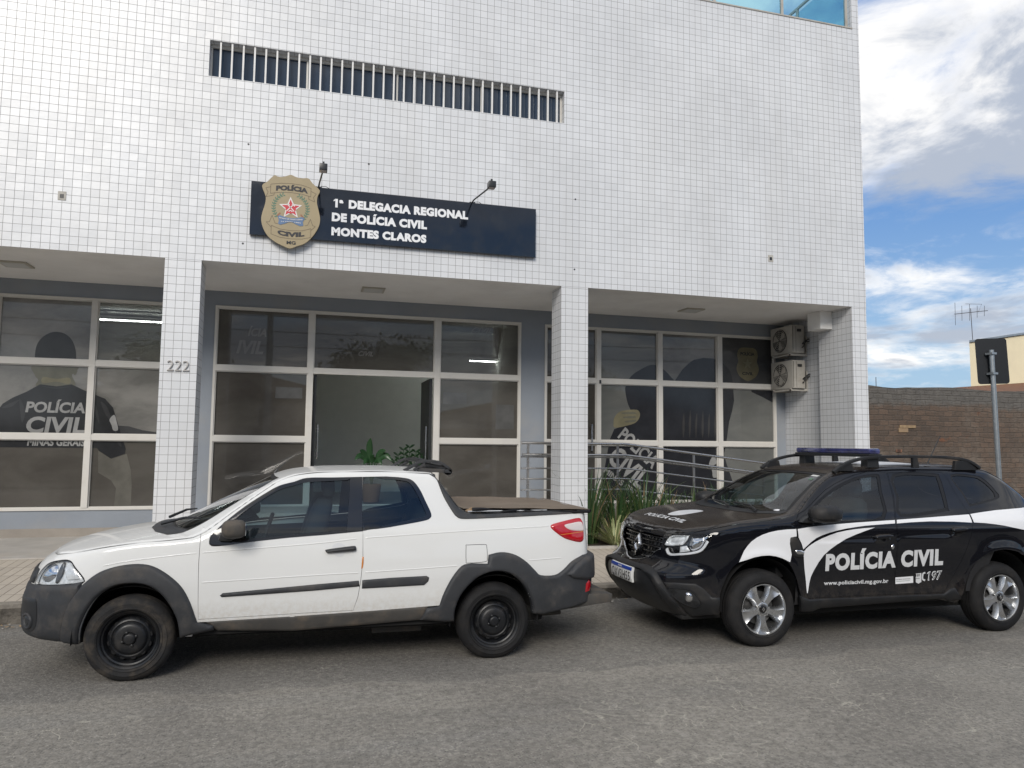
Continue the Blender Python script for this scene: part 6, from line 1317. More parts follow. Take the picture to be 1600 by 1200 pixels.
def bar(m, pts, w_, t_, sg_=1):
    for k in range(len(pts)-1):
        pass
    P_ = [np.array(p, float) for p in catmull(pts, 5)]; i = len(m.v)
    for k, p in enumerate(P_):
        d_ = P_[min(k+1, len(P_)-1)]-P_[max(k-1, 0)]; d_ /= np.linalg.norm(d_); n_ = np.array([-d_[2], 0, d_[0]])
        for a, b_ in ((-1, -1), (1, -1), (1, 1), (-1, 1)): q_ = p+n_*t_/2*b_+np.array([0, w_/2*a, 0]); m.v.append(tuple(q_))
    for k in range(len(P_)-1):
        for j in range(4): m.f.append((i+4*k+j, i+4*k+(j+1) % 4, i+4*k+4+(j+1) % 4, i+4*k+4+j)); m.m.append(0)
    m.f += [(i, i+1, i+2, i+3), (i+4*len(P_)-4, i+4*len(P_)-3, i+4*len(P_)-2, i+4*len(P_)-1)]; m.m += [0, 0]
for v in (.50, -.50):
    bar(rk, [(1.985, v, 1.510), (2.05, v, 1.545), (2.11, v, 1.580), (2.19, v, 1.592), (2.28, v, 1.585), (2.345, v, 1.55), (2.385, v, 1.51)], .05, .022)
    bar(rk, [(2.07, v, 1.515), (2.12, v, 1.545), (2.16, v, 1.572)], .05, .020); bar(rk, [(2.385, v, 1.508), (2.30, v, 1.512), (2.20, v, 1.515), (2.10, v, 1.520)], .05, .03)
bar(rk, [(2.385, -.52, 1.505), (2.40, 0, 1.53), (2.385, .52, 1.505)], .01, .01)
roofbar = c.add(rk, 'roof_bar', 'grey plastic', bevel=.004, smooth=50)
c.add(MB().grid(lambda v, t: (2.36+.035*math.cos(t), v, 1.505+.03*(1-(v/.55)**2)+.032*math.sin(t)), list(np.linspace(-.53, .53, 17)), list(np.linspace(0, 2*math.pi, 13))), 'wing', 'grey plastic', roofbar, smooth=60)
lt_ = MB()
for k in range(9):
    v = -.44+.11*k; lt_.tube([(2.12, v, 1.585), (2.33, v+.05, 1.545)], .008, 5)
lt_.tube([(2.14, -.5, 1.588), (2.14, 0, 1.605), (2.14, .5, 1.588)], .012, 6)
c.add(lt_, 'bar_lattice', 'black plastic', roofbar)
# mirrors
for sg_ in (1, -1):
    mr = c.add(blob(.695, sg_*.93, 1.092, .085, .085, .066, .62, 14), 'wing_mirror', 'dusty plastic', smooth=60)
    c.add(MB().prism([(.58, 1.0), (.60, 1.055), (.68, 1.13), (.72, 1.02), (.66, .995)], lambda u, v, w_: (u, sg_*w_, v), .775, .87), 'mirror_foot', 'black plastic', mr, bevel=.01, smooth=40)
    c.add(blob(.7785, sg_*.925, 1.09, .003, .064, .046, .5, 8), 'mirror_glass', 'chrome', mr, smooth=60)
# under the shell
for cx_, r_ in ((0, .375), (2.718, .372)):
    for sg_ in (1, -1):
        aa = list(np.linspace(R(-4), R(184), 25)); m_ = MB()
        m_.grid(lambda t, w_: (cx_+r_*math.cos(t), sg_*w_, .30+r_*math.sin(t)), aa, [.40, .60, .79]); i_ = len(m_.v)
        m_.v += [(cx_+r_*math.cos(t), sg_*.40, .30+r_*math.sin(t)) for t in aa]; m_.f.append(tuple(range(i_, i_+25))); m_.m.append(0)
        c.add(m_, 'wheel_well', 'wheel well', flip_fix=False)
c.add(MB().box(-.42, 3.20, -.58, .58, .24, .36), 'underbody', 'underbody', bevel=.03)
c.add(MB().box(.42, 2.30, -.755, .755, .30, .42), 'floor_pan', 'underbody')
c.add(MB().tube([(1.9, .35, .25), (2.3, .45, .24), (3.4, .45, .28)], .028, 8).box(1.75, 2.15, .25, .55, .20, .30), 'exhaust', 'dusty plastic', smooth=50)
c.add(MB().box(2.30, 2.335, -.62, .62, .40, 1.10), 'bulkhead', 'dashboard'); c.panel('inner_side', 'dashboard', [(.40, .34), (2.3, .40), (2.3, 1.0), (.50, .93)], off=-.055)
c.panel('headlining', 'interior wall', [(1.0, .5), (2.15, .52), (2.15, -.52), (1.0, -.5)], kind='top', off=-.035, mirror=False, sp=.1)
interior(c, .62, 1.02, 1.80)
def steel_face(rt, cx_, sg_, vo, zc_):
    fn = lambda u, v, a: (cx_+u, sg_*(vo+a), zc_+v)
    under_w(c.add(MB().lathe([(.205, .003), (.197, -.004), (.190, -.010), (.186, -.03), (.176, -.036), (.168, -.06), (.160, -.075), (.148, -.060), (.138, -.044), (.126, -.040), (.118, -.046), (.112, -.040), (.104, -.028), (.090, -.022), (.050, -.022), (.044, -.028), (.040, -.018), (.034, -.010), (.028, -.008), (0, -.008)], fn, 56), 'rim', 'steel wheel', smooth=40), rt)
    for k in range(12):
        a = k*math.pi/6+.2; ex = [(.141*math.cos(a)+.017*math.cos(q_)*-math.sin(a)+.010*math.sin(q_)*math.cos(a), .141*math.sin(a)+.017*math.cos(q_)*math.cos(a)+.010*math.sin(q_)*math.sin(a)) for q_ in np.linspace(0, 6.283, 13)[:-1]]
        under_w(c.add(MB().prism(ex, fn, -.055, -.044), 'rim_slot', 'wheel well'), rt)
    for k in range(4): a = k*math.pi/2+.4; under_w(c.add(MB().lathe([(.010, -.024), (.010, -.012), (.006, -.009), (0, -.009)], lambda u, v, a_, a=a: fn(.049*math.cos(a)+u, .049*math.sin(a)+v, a_), 8), 'wheel_bolt', 'steel wheel', smooth=40), rt)
c.wheel(0, .305, .805, .205, .175, 'tyre rubber', steel_face); c.wheel(2.718, .305, .805, .205, .175, 'tyre clean', steel_face)
# ------------------------------------------------------------------ black police SUV
sv = thing('police_suv', (3.95+1.34, 6.66, 0), 'black police SUV with white side stripes, alloy wheels and a blue roof light bar', 'police car')
c = Car(DUSTER, 3.95, 6.66, sv); D_ = D_side; b0 = DUSTER
archF = [tuple(p) for p in catmull(D_['arch_f'], 5)]; archR = [tuple(p) for p in catmull(D_['arch_r']+[(3.075, .60), (3.12, .45), (3.13, .34)], 5)]
winF = [tuple(p) for p in catmull(D_['win_f'][:9], 4)]+[tuple(p) for p in catmull(D_['win_f'][9:12], 3)]+[tuple(p) for p in catmull(D_['win_f'][12:], 4)]; winF = smooth_loop(D_['win_f'], 3); glF = smooth_loop(D_['glass_f'], 3)
winR = smooth_loop(D_['win_r'], 3); glR = smooth_loop(D_['glass_r'], 3); winQ = smooth_loop(D_['win_q'], 3); glQ = smooth_loop(D_['glass_q'], 3)
dF = [(.400, 1.16), (.360, 1.12), (.332, 1.06), (.329, .961), (.389, .786), (.434, .435), (.45, .41), (.963, .41), (1.392, .411), (1.400, .50), (1.410, .674), (1.428, 1.096), (1.535, 1.31), (1.603, 1.528), (1.474, 1.545), (1.353, 1.533), (1.21, 1.508), (1.08, 1.472), (.95, 1.430), (.80, 1.370), (.62, 1.272), (.48, 1.19)]
dR = [(1.611, 1.528), (1.543, 1.31), (1.436, 1.096), (1.418, .674), (1.408, .50), (1.400, .411), (1.721, .406), (1.973, .407), (2.026, .482), (2.10, .58), (2.168, .69), (2.238, .831), (2.29, .94), (2.316, 1.026), (2.330, 1.12), (2.315, 1.22), (2.300, 1.34), (2.305, 1.46), (2.285, 1.54), (2.0, 1.545)]
hl = D_['headlight']; hl = smooth_loop([(-1.047, .848), (-1.02, .893), (-.985, .935), (-.924, .951), (-.80, .960), (-.717, .967), (-.60, .976), (-.491, .983), (-.481, .974), (-.51, .918), (-.545, .858), (-.588, .821), (-.65, .805), (-.715, .796), (-.82, .780), (-.927, .768), (-.984, .773), (-1.028, .807)], 2)
ss, zz, rim_ = c.rim_top(b0.s0, b0.s1, 130); top_loop = [(float(a), float(z)) for a, z in zip(ss, zz)][::-1]
gr_half = [(b0.s0, .672), (-1.42, .688), (-1.262, .730), (-1.185, .775), (-1.085, .822), (-1.062, .85), (-1.050, .905), (-1.08, .925), (-1.2, .928), (b0.s0, .925)]
black = [(b0.s0, .24), (-.9, .25), (-.43, .29)]+archF+[(.43, .31), (.6, .335), (1.9, .345), (2.12, .30)]+archR+[(3.4, .33), (b0.s1, .35)]+top_loop
shell = c.panel('body', whole=True, mat='black paint', outer=black, holes=[dF, dR, winQ, hl, gr_half], lines=[D_['crease']], skirt=.02, sp=.04)
c.panel('front_door', 'black paint', off_loop(dF, -.003), [winF], skirt=.02, sp=.04); c.panel('rear_door', 'black paint', off_loop(dR, -.003), [winR], skirt=.02, sp=.04)
topw = rim_[::-1]+[(a, -b_) for a, b_ in rim_[1:]]
k3 = [(.16, 0), (.165, .25), (.20, .5), (.365, .735)]; k4 = [(.365, .735), (.58, .665), (.80, .59), (.955, .545)]; k5 = [(.955, .545), (.95, .3), (.945, 0)]
hf = [tuple(p) for p in catmull(k3, 5)]+[tuple(p) for p in catmull(k4, 3)][1:]+[tuple(p) for p in catmull(k5, 4)][1:]; ws = hf+[(a, -b_) for a, b_ in hf[1:-1]][::-1]
c.panel('roof_and_bonnet', 'black paint', topw, [ws], kind='top', mirror=False, sp=.05)
wsg = c.panel('windscreen', 'car glass', off_loop(ws, -.02), kind='top', off=-.006, mirror=False, sp=.06)
c.panel('windscreen_surround', 'rubber seal', ws, [off_loop(ws, -.045)], kind='top', off=-.003, mirror=False, sp=.05, parent=wsg)
c.panel('cowl', 'black plastic', [(.06, 0), (.07, .3), (.13, .56), (.27, .745), (.365, .738), (.21, .5), (.172, .25), (.167, 0), (.172, -.25), (.21, -.5), (.365, -.738), (.27, -.745), (.13, -.56), (.07, -.3)], kind='top', off=.003, mirror=False, parent=wsg)
for (p0, p1, nm, mt) in (((.90, .50), (.87, .40), 'permit_sticker', 'paper'), ((.83, .50), (.80, .45), 'permit_sticker', 'emblem green')):
    c.panel(nm, mt, [(p0[0], p0[1]), (p0[0], p1[1]), (p1[0], p1[1]), (p1[0], p0[1])], kind='top', off=-.003, mirror=False, parent=wsg)
c.panel('washer_jet', 'decal white', smooth_loop([(.30, .60), (.33, .615), (.335, .65), (.31, .65)], 3), kind='top', off=.004, raise_=.006, bev=.01, mirror=False)
for a, m_, e in (((.14, .10), (.20, -.12), (.30, -.55)), ((.15, .55), (.22, .35), (.27, -.02))):
    q0, q1, q2 = [b0.top(np.array([u[0]]), np.array([u[1]]), h_)[0] for u, h_ in zip((a, m_, e), (.02, .035, .02))]; c.add(MB().tube([q0, q1, q2], [.012, .010, .006], 6), 'wiper', 'black plastic')
# bonnet shut line, bonnet markings
hln = [(-.60, .70), (-.50, .775), (-.386, .785), (-.091, .775), (.187, .755), (.33, .75)]
for sg_ in (1, -1): c.panel('bonnet_gap', 'rubber seal', [(a, sg_*b_) for a, b_ in c.strip(hln, .006)], kind='top', off=.0008, mirror=False)
c.panel('bonnet_lip_gap', 'rubber seal', c.sym(c.strip([(b0.s0, .934), (-1.3, .936), (-1.1, .945), (-.95, .957), (-.8, .966), (-.55, .986)], .007)[:31] and c.strip([(b0.s0, .934), (-1.3, .936), (-1.1, .945), (-.95, .957), (-.8, .966), (-.55, .986)], .007)) if False else c.strip([(b0.s0+.001, .934), (-1.3, .936), (-1.1, .945), (-.95, .957), (-.8, .968), (-.55, .989)], .007), off=.0008)
c.panel('bonnet_crest', 'decal white', smooth_loop(D_top['oval'], 4), kind='top', off=.0015, mirror=False)
v_, f_ = text_mesh('POLÍCIA CIVIL', .03); a0, a1 = v_[:, 0].min(), v_[:, 0].max(); tq = (v_[:, 0]-a0)/(a1-a0)
Q = np.stack([-.50-.085*(v_[:, 1]/v_[:, 1].max()-.5)*-1, .40-.80*tq], 1); Q[:, 1] *= -1
me = bpy.data.meshes.new('lettering'); wv = c.w(b0.top(Q[:, 0], Q[:, 1], .002)); me.from_pydata([tuple(map(float, p)) for p in wv], [], f_); me.update(); o = link(me, 'bonnet_lettering', 'decal white', None); o.parent = sv; o.matrix_parent_inverse = PINV[sv.name]
c.panel('roof_marking', 'decal white', [(1.50, .50), (1.50, -.30), (2.10, -.30), (2.10, .50)], kind='top', off=.002, mirror=False)
# side glass
for nm, gl_, wn_, gm_ in (('front_door_window', glF, winF, 'car glass'), ('rear_door_window', glR, winR, 'car glass dark'), ('quarter_window', glQ, winQ, 'car glass dark')):
    o = c.panel(nm, gm_, gl_, off=-.008); c.panel('window_frame', 'rubber seal', wn_, [off_loop(gl_, -.004)], off=-.003, skirt=.014, parent=o)
# front: lamps, grille, emblem, plate, bumper
hb = c.panel('headlight', 'gloss black', off_loop(hl, .006), off=-.05, skirt=-.05)
c.panel('headlight_lens', 'lamp glass', off_loop(hl, -.002), raise_=.006, bev=.02, parent=hb)
c.panel('lamp_housing', 'reflector', D_['drl'], [D_['drl_in']], off=-.02, raise_=.012, bev=.012, skirt=.03, parent=hb, sp=.03); c.panel('upper_lamp', 'reflector', D_['drl_in'], off=-.04, raise_=.015, bev=.04, parent=hb)
c.panel('light_guide', 'decal white', c.strip([(-1.012, .822), (-.985, .785), (-.927, .774), (-.82, .787), (-.715, .802), (-.61, .830), (-.562, .868), (-.525, .925)], .022), off=-.016, raise_=.012, bev=.012, skirt=.02, parent=hb, sp=.03)
c.panel('main_lamp', 'chrome', smooth_loop(D_['lamp'], 3), off=-.045, raise_=.03, bev=.06, parent=hb, sp=.03); c.panel('turn_signal', 'reflector', D_['signal'], off=-.035, raise_=.01, bev=.02, parent=hb)
gb = c.panel('grille', 'black plastic', c.sym([(s_, z_) for s_, z_ in gr_half]), mirror=False, off=-.045, skirt=-.045)
for z_, e_ in ((.715, 1.33), (.765, 1.21), (.815, 1.10), (.865, 1.07), (.905, 1.07)):
    for sg_ in (0,):
        c.panel('grille_bar', 'gloss black', c.sym([(b0.s0, z_-.012), (-e_, z_-.012), (-e_, z_+.010), (b0.s0, z_+.010)]), mirror=False, off=-.042, raise_=.025, bev=.008, skirt=.02, parent=gb, sp=.05)
for k in range(7):
    s_ = b0.s0+.09+.065*k
    for z_ in (.74, .79, .84, .885):
        if s_ < -1.10-.9*(max(0, .82-z_)) : c.panel('grille_tooth', 'gloss black', [(s_, z_-.012), (s_+.022, z_-.012), (s_+.028, z_+.010), (s_+.006, z_+.010)], off=-.038, raise_=.02, bev=.006, skirt=.02, parent=gb)
c.panel('grille_chrome', 'chrome', c.sym(c.strip([(b0.s0+.0005, .667), (-1.40, .684), (-1.25, .733), (-1.18, .778), (-1.085, .812)], .009)) if False else c.strip([(b0.s0+.001, .667), (-1.40, .684), (-1.25, .733), (-1.18, .778), (-1.085, .812)], .010), off=.001, raise_=.006, bev=.004, skirt=.004)
s0_ = b0.s0; dia = [(s0_, .905), (s0_+.075, .805), (s0_, .705), (s0_-.075, .805)]; dii = [(s0_, .862), (s0_+.042, .805), (s0_, .748), (s0_-.042, .805)]
em_ = c.panel('emblem', 'chrome', dia, [dii], mirror=False, off=.002, raise_=.014, bev=.014, skirt=.05, sp=.03)
c.panel('emblem_mount', 'gloss black', [(s0_, .925), (s0_+.10, .805), (s0_, .685), (s0_-.10, .805)], mirror=False, off=-.004, skirt=.04, parent=em_)
npl = c.panel('number_plate', 'plate white', [(s0_-.235, .482), (s0_+.235, .482), (s0_+.235, .622), (s0_-.235, .622)], mirror=False, off=.040, raise_=.004, bev=.006, skirt=.02, sp=.06)
c.panel('plate_band', 'plate blue', [(s0_-.230, .588), (s0_+.230, .588), (s0_+.230, .618), (s0_-.230, .618)], mirror=False, off=.0455, parent=npl)
c.text('QXV3H55', s0_-.185, .497, s0_+.215, .497, .078, 'black letters', .005, spacing=1.12, off=.050, name='plate_lettering', parent=npl); c.text('BRASIL', s0_-.045, .597, s0_+.045, .597, .014, 'plate white', .02, off=.0475, name='plate_lettering', parent=npl)
bo = [tuple(p) for p in catmull([(s0_, .655), (-1.408, .655), (-1.208, .659), (-1.096, .650), (-1.008, .614), (-.94, .536), (-.854, .44), (-.753, .30), (-.72, .25)], 3)]; bi = [tuple(p) for p in catmull([(s0_, .612), (-1.317, .614), (-1.189, .612), (-1.095, .583), (-1.024, .51), (-.961, .388), (-.90, .25)], 3)]
bu = c.panel('bumper_guard', 'dark plastic', c.sym(bo+bi[::-1]), mirror=False, off=.004, raise_=.045, bev=.03, skirt=.05, sp=.03)
lowr = [(s0_, .25)]+bi[::-1][:1]+bi[::-1][1:]; c.panel('lower_intake', 'black plastic', c.sym([(s0_, .25), (-.92, .252)]+bi[::-1]), mirror=False, off=.012, raise_=.004, bev=.02, skirt=.02, parent=bu, sp=.05)
tex = [(-.935, .545)]+D_['crease'][1:]+[(-.43, .30), (-.70, .25), (-.76, .305), (-.85, .435)]
cr_ = c.panel('bumper_corner', 'dark plastic', tex, off=.002, raise_=.010, bev=.012, skirt=.02, sp=.035)
c.panel('fog_lamp_pocket', 'black plastic', smooth_loop(D_['pocket'], 3), off=.0125, parent=cr_); c.panel('fog_lamp_rim', 'dark plastic', off_loop(smooth_loop(D_['pocket'], 3), .012), [smooth_loop(D_['pocket'], 3)], off=.012, raise_=.012, bev=.008, skirt=.01, parent=cr_, sp=.03)
c.panel('fog_lamp', 'chrome', smooth_loop([(-.735, .47), (-.70, .48), (-.672, .455), (-.675, .415), (-.705, .395), (-.735, .41)], 4), off=.013, raise_=.016, bev=.025, skirt=.01, parent=cr_, sp=.02)
# livery
for nm in ('white_f', 'white_d1', 'white_d2', 'white_d3', 'white_q'):
    pts_ = D_[nm]
    if nm == 'white_q': pts_ = [(2.338, 1.143), (2.50, 1.160), (2.678, 1.176), (2.9, 1.187), (3.125, 1.195), (3.4, 1.19), (3.4, .90), (3.2, .935), (2.964, .985), (2.82, 1.01), (2.712, 1.03), (2.60, 1.045), (2.488, 1.057), (2.338, 1.066)]
    if nm == 'white_d3': pts_ = [(1.445, 1.098), (1.846, 1.117), (2.1, 1.130), (2.322, 1.140), (2.316, 1.064), (2.1, 1.076), (1.826, 1.081), (1.6, 1.075), (1.432, 1.066)]
    if nm == 'white_d1': pts_ = [(.340, 1.030), (.45, 1.044), (.562, 1.055), (.75, 1.067), (.974, 1.079), (1.2, 1.088), (1.424, 1.097), (1.413, 1.067), (1.3, 1.062), (1.175, 1.056), (1.07, 1.050), (.965, 1.040), (.86, 1.028), (.757, 1.011), (.67, .993), (.592, .972), (.53, .948), (.471, .912), (.43, .882), (.390, .850), (.375, .90), (.345, .955)]
    if nm == 'white_d2': pts_ = [(.392, .825), (.42, .855), (.455, .882), (.52, .915), (.591, .944), (.67, .970), (.754, .993), (.86, 1.010), (.962, 1.021), (1.07, 1.028), (1.178, 1.033), (1.07, 1.005), (.957, .972), (.85, .935), (.75, .890), (.675, .845), (.609, .794), (.555, .73), (.512, .662), (.48, .60), (.455, .535), (.436, .46), (.430, .46), (.415, .60)]
    if nm == 'white_f': pts_ = [(-.256, .751), (-.235, .79), (-.205, .846), (-.17, .89), (-.132, .927), (-.08, .96), (-.021, .986), (.05, 1.006), (.132, 1.020), (.23, 1.028), (.326, 1.031), (.324, .966), (.262, .958), (.252, .905), (.269, .805), (.246, .742), (.165, .778), (.10, .797), (.032, .806), (-.04, .804), (-.115, .792), (-.186, .770)]
    c.panel('livery_stripe', 'decal white', pts_, off=.0035, sp=.03)
tm = D_['text_main']; c.text('POLÍCIA CIVIL', tm[0][0], tm[0][1]+.003, tm[1][0], tm[1][1]+.003, .155, 'decal silver', .055, spacing=1.12)
c.text('www.policiacivil.mg.gov.br', .622, .521, 1.333, .518, .036, 'decal silver', .03, spacing=1.05)
c.text('197', 1.772, .524, 1.948, .530, .085, 'decal white', .03, .15); c.text('197', 1.780, .531, 1.941, .537, .071, 'black paint', -.012, .15, off=.0042)
c.panel('phone_symbol', 'decal silver', c.strip([(1.752, .600), (1.728, .592), (1.722, .565), (1.726, .538), (1.752, .527)], .016), off=.003, mirror=False)
r1 = c.panel('state_logo', 'decal white', D_['rect1'], off=.003, mirror=False); c.text('GOVERNO DO ESTADO', 1.415, .538, 1.58, .542, .012, 'black letters', .0, off=.0042, parent=r1); c.panel('logo_line', 'emblem green', [(1.42, .526), (1.575, .530), (1.575, .533), (1.42, .529)], off=.0042, mirror=False, parent=r1)
cs = c.panel('hotline_crest', 'decal silver', D_['crest'], off=.003, mirror=False); c.text('181', 1.636, .565, 1.689, .567, .024, 'black letters', .02, off=.0042, parent=cs); c.panel('logo_line', 'black letters', [(1.637, .545), (1.688, .547), (1.688, .551), (1.637, .549)], off=.0042, mirror=False, parent=cs)
for nm in ('handle_f', 'handle_r'):
    pl = smooth_loop(D_[nm], 3); ho = c.panel('door_handle', 'gloss black', pl, off=.001, mirror=True)
    A_ = np.array(D_[nm]); x0_, x1_ = A_[:, 0].min(), A_[:, 0].max(); zc_ = A_[:, 1].mean()+.012
    c.panel('handle_grip', 'black paint', smooth_loop([(x0_-.006, zc_), (x0_+.03, zc_+.02), (x1_-.03, zc_+.026), (x1_+.006, zc_+.012), (x1_-.03, zc_-.008), (x0_+.03, zc_-.016)], 4), off=.018, raise_=.022, bev=.012, skirt=.03, parent=ho, sp=.02)
c.panel('door_lock', 'chrome', smooth_loop(D_['keyhole'], 3), off=.002, raise_=.004, bev=.006, sp=.02, mirror=False)
gn = c.panel('wing_garnish', 'dark plastic', smooth_loop(D_['garnish'], 3), off=.002, raise_=.016, bev=.014, skirt=.01, sp=.025); c.panel('side_indicator', 'chrome', smooth_loop(D_['garn_lamp'], 3), off=.0185, raise_=.008, bev=.012, skirt=.006, parent=gn, sp=.02)
c.panel('sill_trim', 'dark plastic', [(.36, .44), (.45, .405), (.963, .398), (1.389, .398), (1.96, .394), (2.04, .44), (2.10, .45), (2.16, .335), (2.03, .315), (1.98, .345), (1.18, .325), (.61, .31), (.53, .285), (.40, .29)], off=-.002, raise_=.014, bev=.018, skirt=.03, sp=.035)
c.panel('rear_bumper', 'dark plastic', [(3.13, .34), (3.13, .50), (3.3, .56), (b0.s1, .60), (b0.s1, .34)], off=.002, raise_=.015, bev=.02, skirt=.03); c.panel('tail_light', 'lens red', smooth_loop([(3.32, .98), (3.5, .98), (3.55, 1.10), (3.45, 1.16), (3.36, 1.12)], 4), off=.002, raise_=.015, bev=.02, skirt=.02)
# mirrors
for sg_ in (1, -1):
    mr = c.add(blob(.555, sg_*1.00, 1.172, .150, .105, .078, .75, 16), 'wing_mirror', 'dark plastic', smooth=60)
    c.add(MB().prism([(.36, 1.09), (.40, 1.125), (.50, 1.17), (.56, 1.13), (.52, 1.085)], lambda u, v, w_: (u, sg_*w_, v), .83, .93), 'mirror_foot', 'black plastic', mr, bevel=.012, smooth=40)
    c.add(MB().grid(lambda u, t: (.555+.152*math.cos(u), sg_*(1.0+.107*math.sin(u)), 1.122+.012*t), list(np.linspace(0, 6.283, 33)), [0, 1]), 'mirror_band', 'gloss black', mr, smooth=60)
    c.panel('mirror_triangle', 'black plastic', D_['mirror_base'], off=.001, raise_=.008, bev=.01, near=sg_ > 0, mirror=False, parent=mr)
# roof rails, light bar, aerial
for sg_ in (1, -1):
    m = MB(); bar(m, [(.985, sg_*.585, 1.528), (1.09, sg_*.585, 1.592), (1.208, sg_*.58, 1.638), (1.407, sg_*.578, 1.676), (1.70, sg_*.575, 1.688), (2.05, sg_*.575, 1.692), (2.39, sg_*.575, 1.687), (2.60, sg_*.58, 1.662), (2.70, sg_*.59, 1.620), (2.76, sg_*.595, 1.580)], .045, .030)
    rr_ = c.add(m, 'roof_rail', 'dark plastic', bevel=.006, smooth=50)
    for (a, b_, cc, d_) in ((1.02, 1.20, 1.54, 1.615), (1.93, 1.985, 1.58, 1.685), (2.46, 2.72, 1.56, 1.655)):
        c.add(MB().prism([(a, cc), (b_+.02, cc), (b_, d_), (a+.06 if a < 1.5 else a, d_)] if a < 2.3 else [(a-.02, cc), (b_+.03, cc), (b_-.08, d_), (a, d_)], lambda u, v, w_: (u, sg_*w_, v), .56, .598), 'rail_foot', 'dark plastic', rr_, bevel=.006)
lb = c.add(MB().box(1.43, 1.56, -.57, .57, 1.712, 1.765), 'light_bar', 'light bar blue', bevel=.018, smooth=50)
c.add(MB().box(1.42, 1.57, -.575, .575, 1.694, 1.712), 'light_bar_base', 'black plastic', lb, bevel=.004)
c.add(MB().box(1.40, 1.58, -.58, .58, 1.680, 1.694), 'light_bar_beam', 'black metal', lb)
for v in (.50, -.46): c.add(MB().prism([(1.42, 1.575), (1.56, 1.575), (1.55, 1.692), (1.43, 1.692)], lambda u, w2, w_: (u, w_, w2), v-.05, v+.05), 'light_bar_foot', 'black plastic', lb, bevel=.006)
for k in range(7):
    v = -.48+.16*k; c.add(MB().box(1.45, 1.54, v-.055, v+.055, 1.722, 1.758), 'lamp_module', 'lens white', lb)
c.add(MB().tube([(2.70, 0, 1.60), (2.715, 0, 1.64), (2.89, 0, 1.925)], [.016, .007, .004], 7), 'aerial', 'black plastic')
# shell interior
for cx_, r_, cz_ in ((0, .415, .335), (2.673, .43, .33)):
    for sg_ in (1, -1):
        aa = list(np.linspace(R(-2), R(182), 25)); m_ = MB()
        m_.grid(lambda t, w_: (cx_+r_*math.cos(t), sg_*w_, cz_+r_*math.sin(t)*(1.06)), aa, [.42, .65, .855]); i_ = len(m_.v)
        m_.v += [(cx_+r_*math.cos(t), sg_*.42, cz_+r_*math.sin(t)*1.06) for t in aa]; m_.f.append(tuple(range(i_, i_+25))); m_.m.append(0)
        c.add(m_, 'wheel_well', 'wheel well', flip_fix=False)
c.add(MB().box(-.70, 3.2, -.66, .66, .22, .38), 'underbody', 'underbody', bevel=.03); c.add(MB().box(.45, 2.15, -.82, .82, .32, .42), 'floor_pan', 'underbody')
c.panel('inner_side', 'dashboard', [(.36, .34), (2.5, .40), (2.7, 1.02), (.40, .96)], off=-.07); c.panel('headlining', 'dashboard', [(1.0, .5), (2.7, .5), (2.7, -.5), (1.0, -.5)], kind='top', off=-.05, mirror=False, sp=.1)
c.add(MB().box(2.75, 2.78, -.60, .60, .40, 1.12), 'load_bay_wall', 'dashboard')
interior(c, .62, 1.02, 1.85, .37)
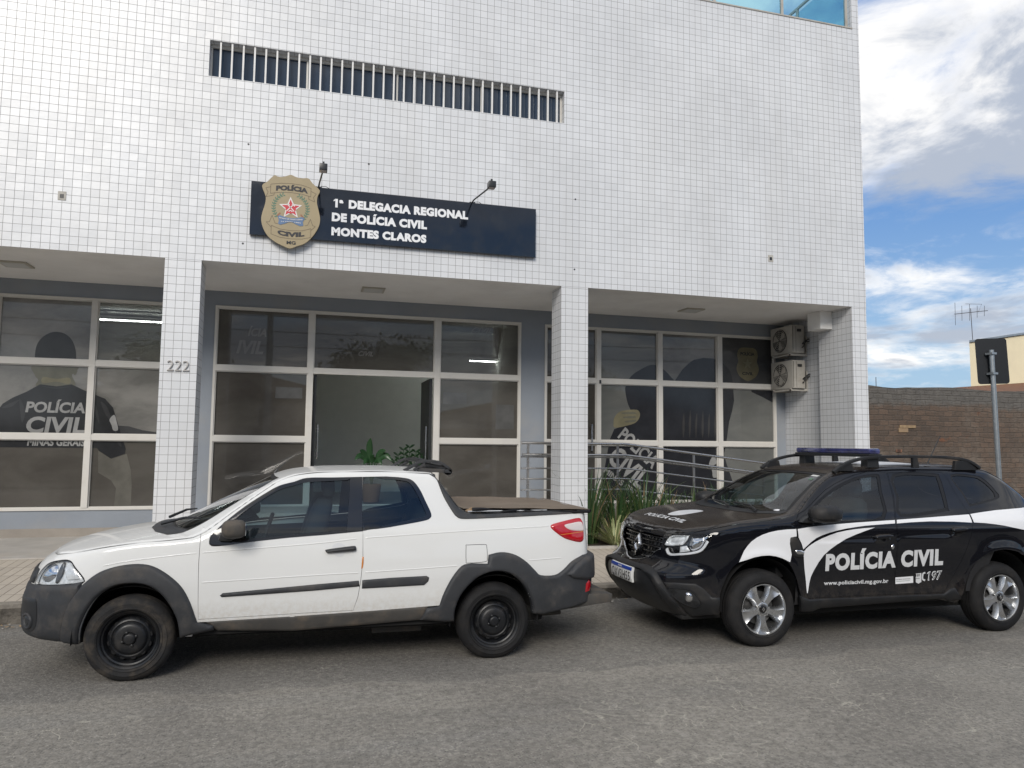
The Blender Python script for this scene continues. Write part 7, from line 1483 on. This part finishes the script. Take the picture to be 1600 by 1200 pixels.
def alloy_face(rt, cx_, sg_, vo, zc_):
    fn = lambda u, v, a: (cx_+u, sg_*(vo+a), zc_+v)
    under_w(c.add(MB().lathe([(.222, .004), (.214, .004), (.208, -.006), (.204, -.03), (.200, -.09), (.198, -.15)], fn, 64), 'rim', 'alloy', smooth=40), rt)
    under_w(c.add(MB().lathe([(.20, -.145), (.16, -.12), (0, -.12)], fn, 40), 'brake_backing', 'wheel well'), rt); under_w(c.add(MB().lathe([(.145, -.10), (.145, -.09), (.07, -.09), (.065, -.06), (0, -.06)], fn, 40), 'brake_disc', 'alloy dark', smooth=40), rt)
    for k in range(5):
        a = k*2*math.pi/5-math.pi/2; ca, sa = math.cos(a), math.sin(a); V_ = []; rings_ = []
        prof = [(.035, .030, -.018), (.07, .027, -.014), (.105, .029, -.010), (.14, .038, -.006), (.172, .054, -.004), (.200, .068, -.004), (.2125, .071, -.006)]
        m = MB(); i = 0
        for (r_, h_, y_) in prof:
            dip = min(.016, max(0, (r_-.13)*.22)); row = [(-h_-.014, y_-.050), (-h_, y_-.008), (-h_*.82, y_), (-h_*.45, y_-dip), (0, y_-dip*1.2), (h_*.45, y_-dip), (h_*.82, y_), (h_, y_-.008), (h_+.014, y_-.050)]
            for t_, ax in row: m.v.append(fn(r_*ca-t_*sa, r_*sa+t_*ca, ax))
        n_ = 9
        for q_ in range(len(prof)-1):
            for j in range(n_-1): m.f.append((q_*n_+j, q_*n_+j+1, (q_+1)*n_+j+1, (q_+1)*n_+j)); m.m.append(0)
        under_w(c.add(m, 'spoke', 'alloy', smooth=35), rt)
    under_w(c.add(MB().lathe([(.068, -.05), (.066, -.022), (.058, -.015), (.040, -.013), (.036, -.018), (0, -.018)], fn, 40), 'hub', 'alloy', smooth=40), rt)
    cp = under_w(c.add(MB().lathe([(.034, -.018), (.033, -.009), (.028, -.006), (0, -.005)], fn, 32), 'hub_cap', 'gloss black', smooth=50), rt)
    d1 = MB(); q4 = [(0, .022), (.0125, 0), (0, -.022), (-.0125, 0)]; q5 = [(0, .013), (.006, 0), (0, -.013), (-.006, 0)]
    for k in range(4): d1.prism([q4[k], q4[(k+1) % 4], q5[(k+1) % 4], q5[k]], fn, -.006, -.003)
    under_w(c.add(d1, 'cap_mark', 'chrome'), rt)
    for k in range(5): a = k*2*math.pi/5-math.pi/2+math.pi/5; under_w(c.add(MB().lathe([(.012, -.03), (.012, -.012), (.009, -.014), (.007, -.022), (0, -.022)], lambda u, v, a_, a=a: fn(.056*math.cos(a)+u, .056*math.sin(a)+v, a_), 10), 'wheel_bolt', 'alloy dark', smooth=40), rt)
c.wheel(0, .337, .885, .222, .21, 'tyre clean', alloy_face); c.wheel(2.673, .337, .885, .222, .21, 'tyre clean', alloy_face)
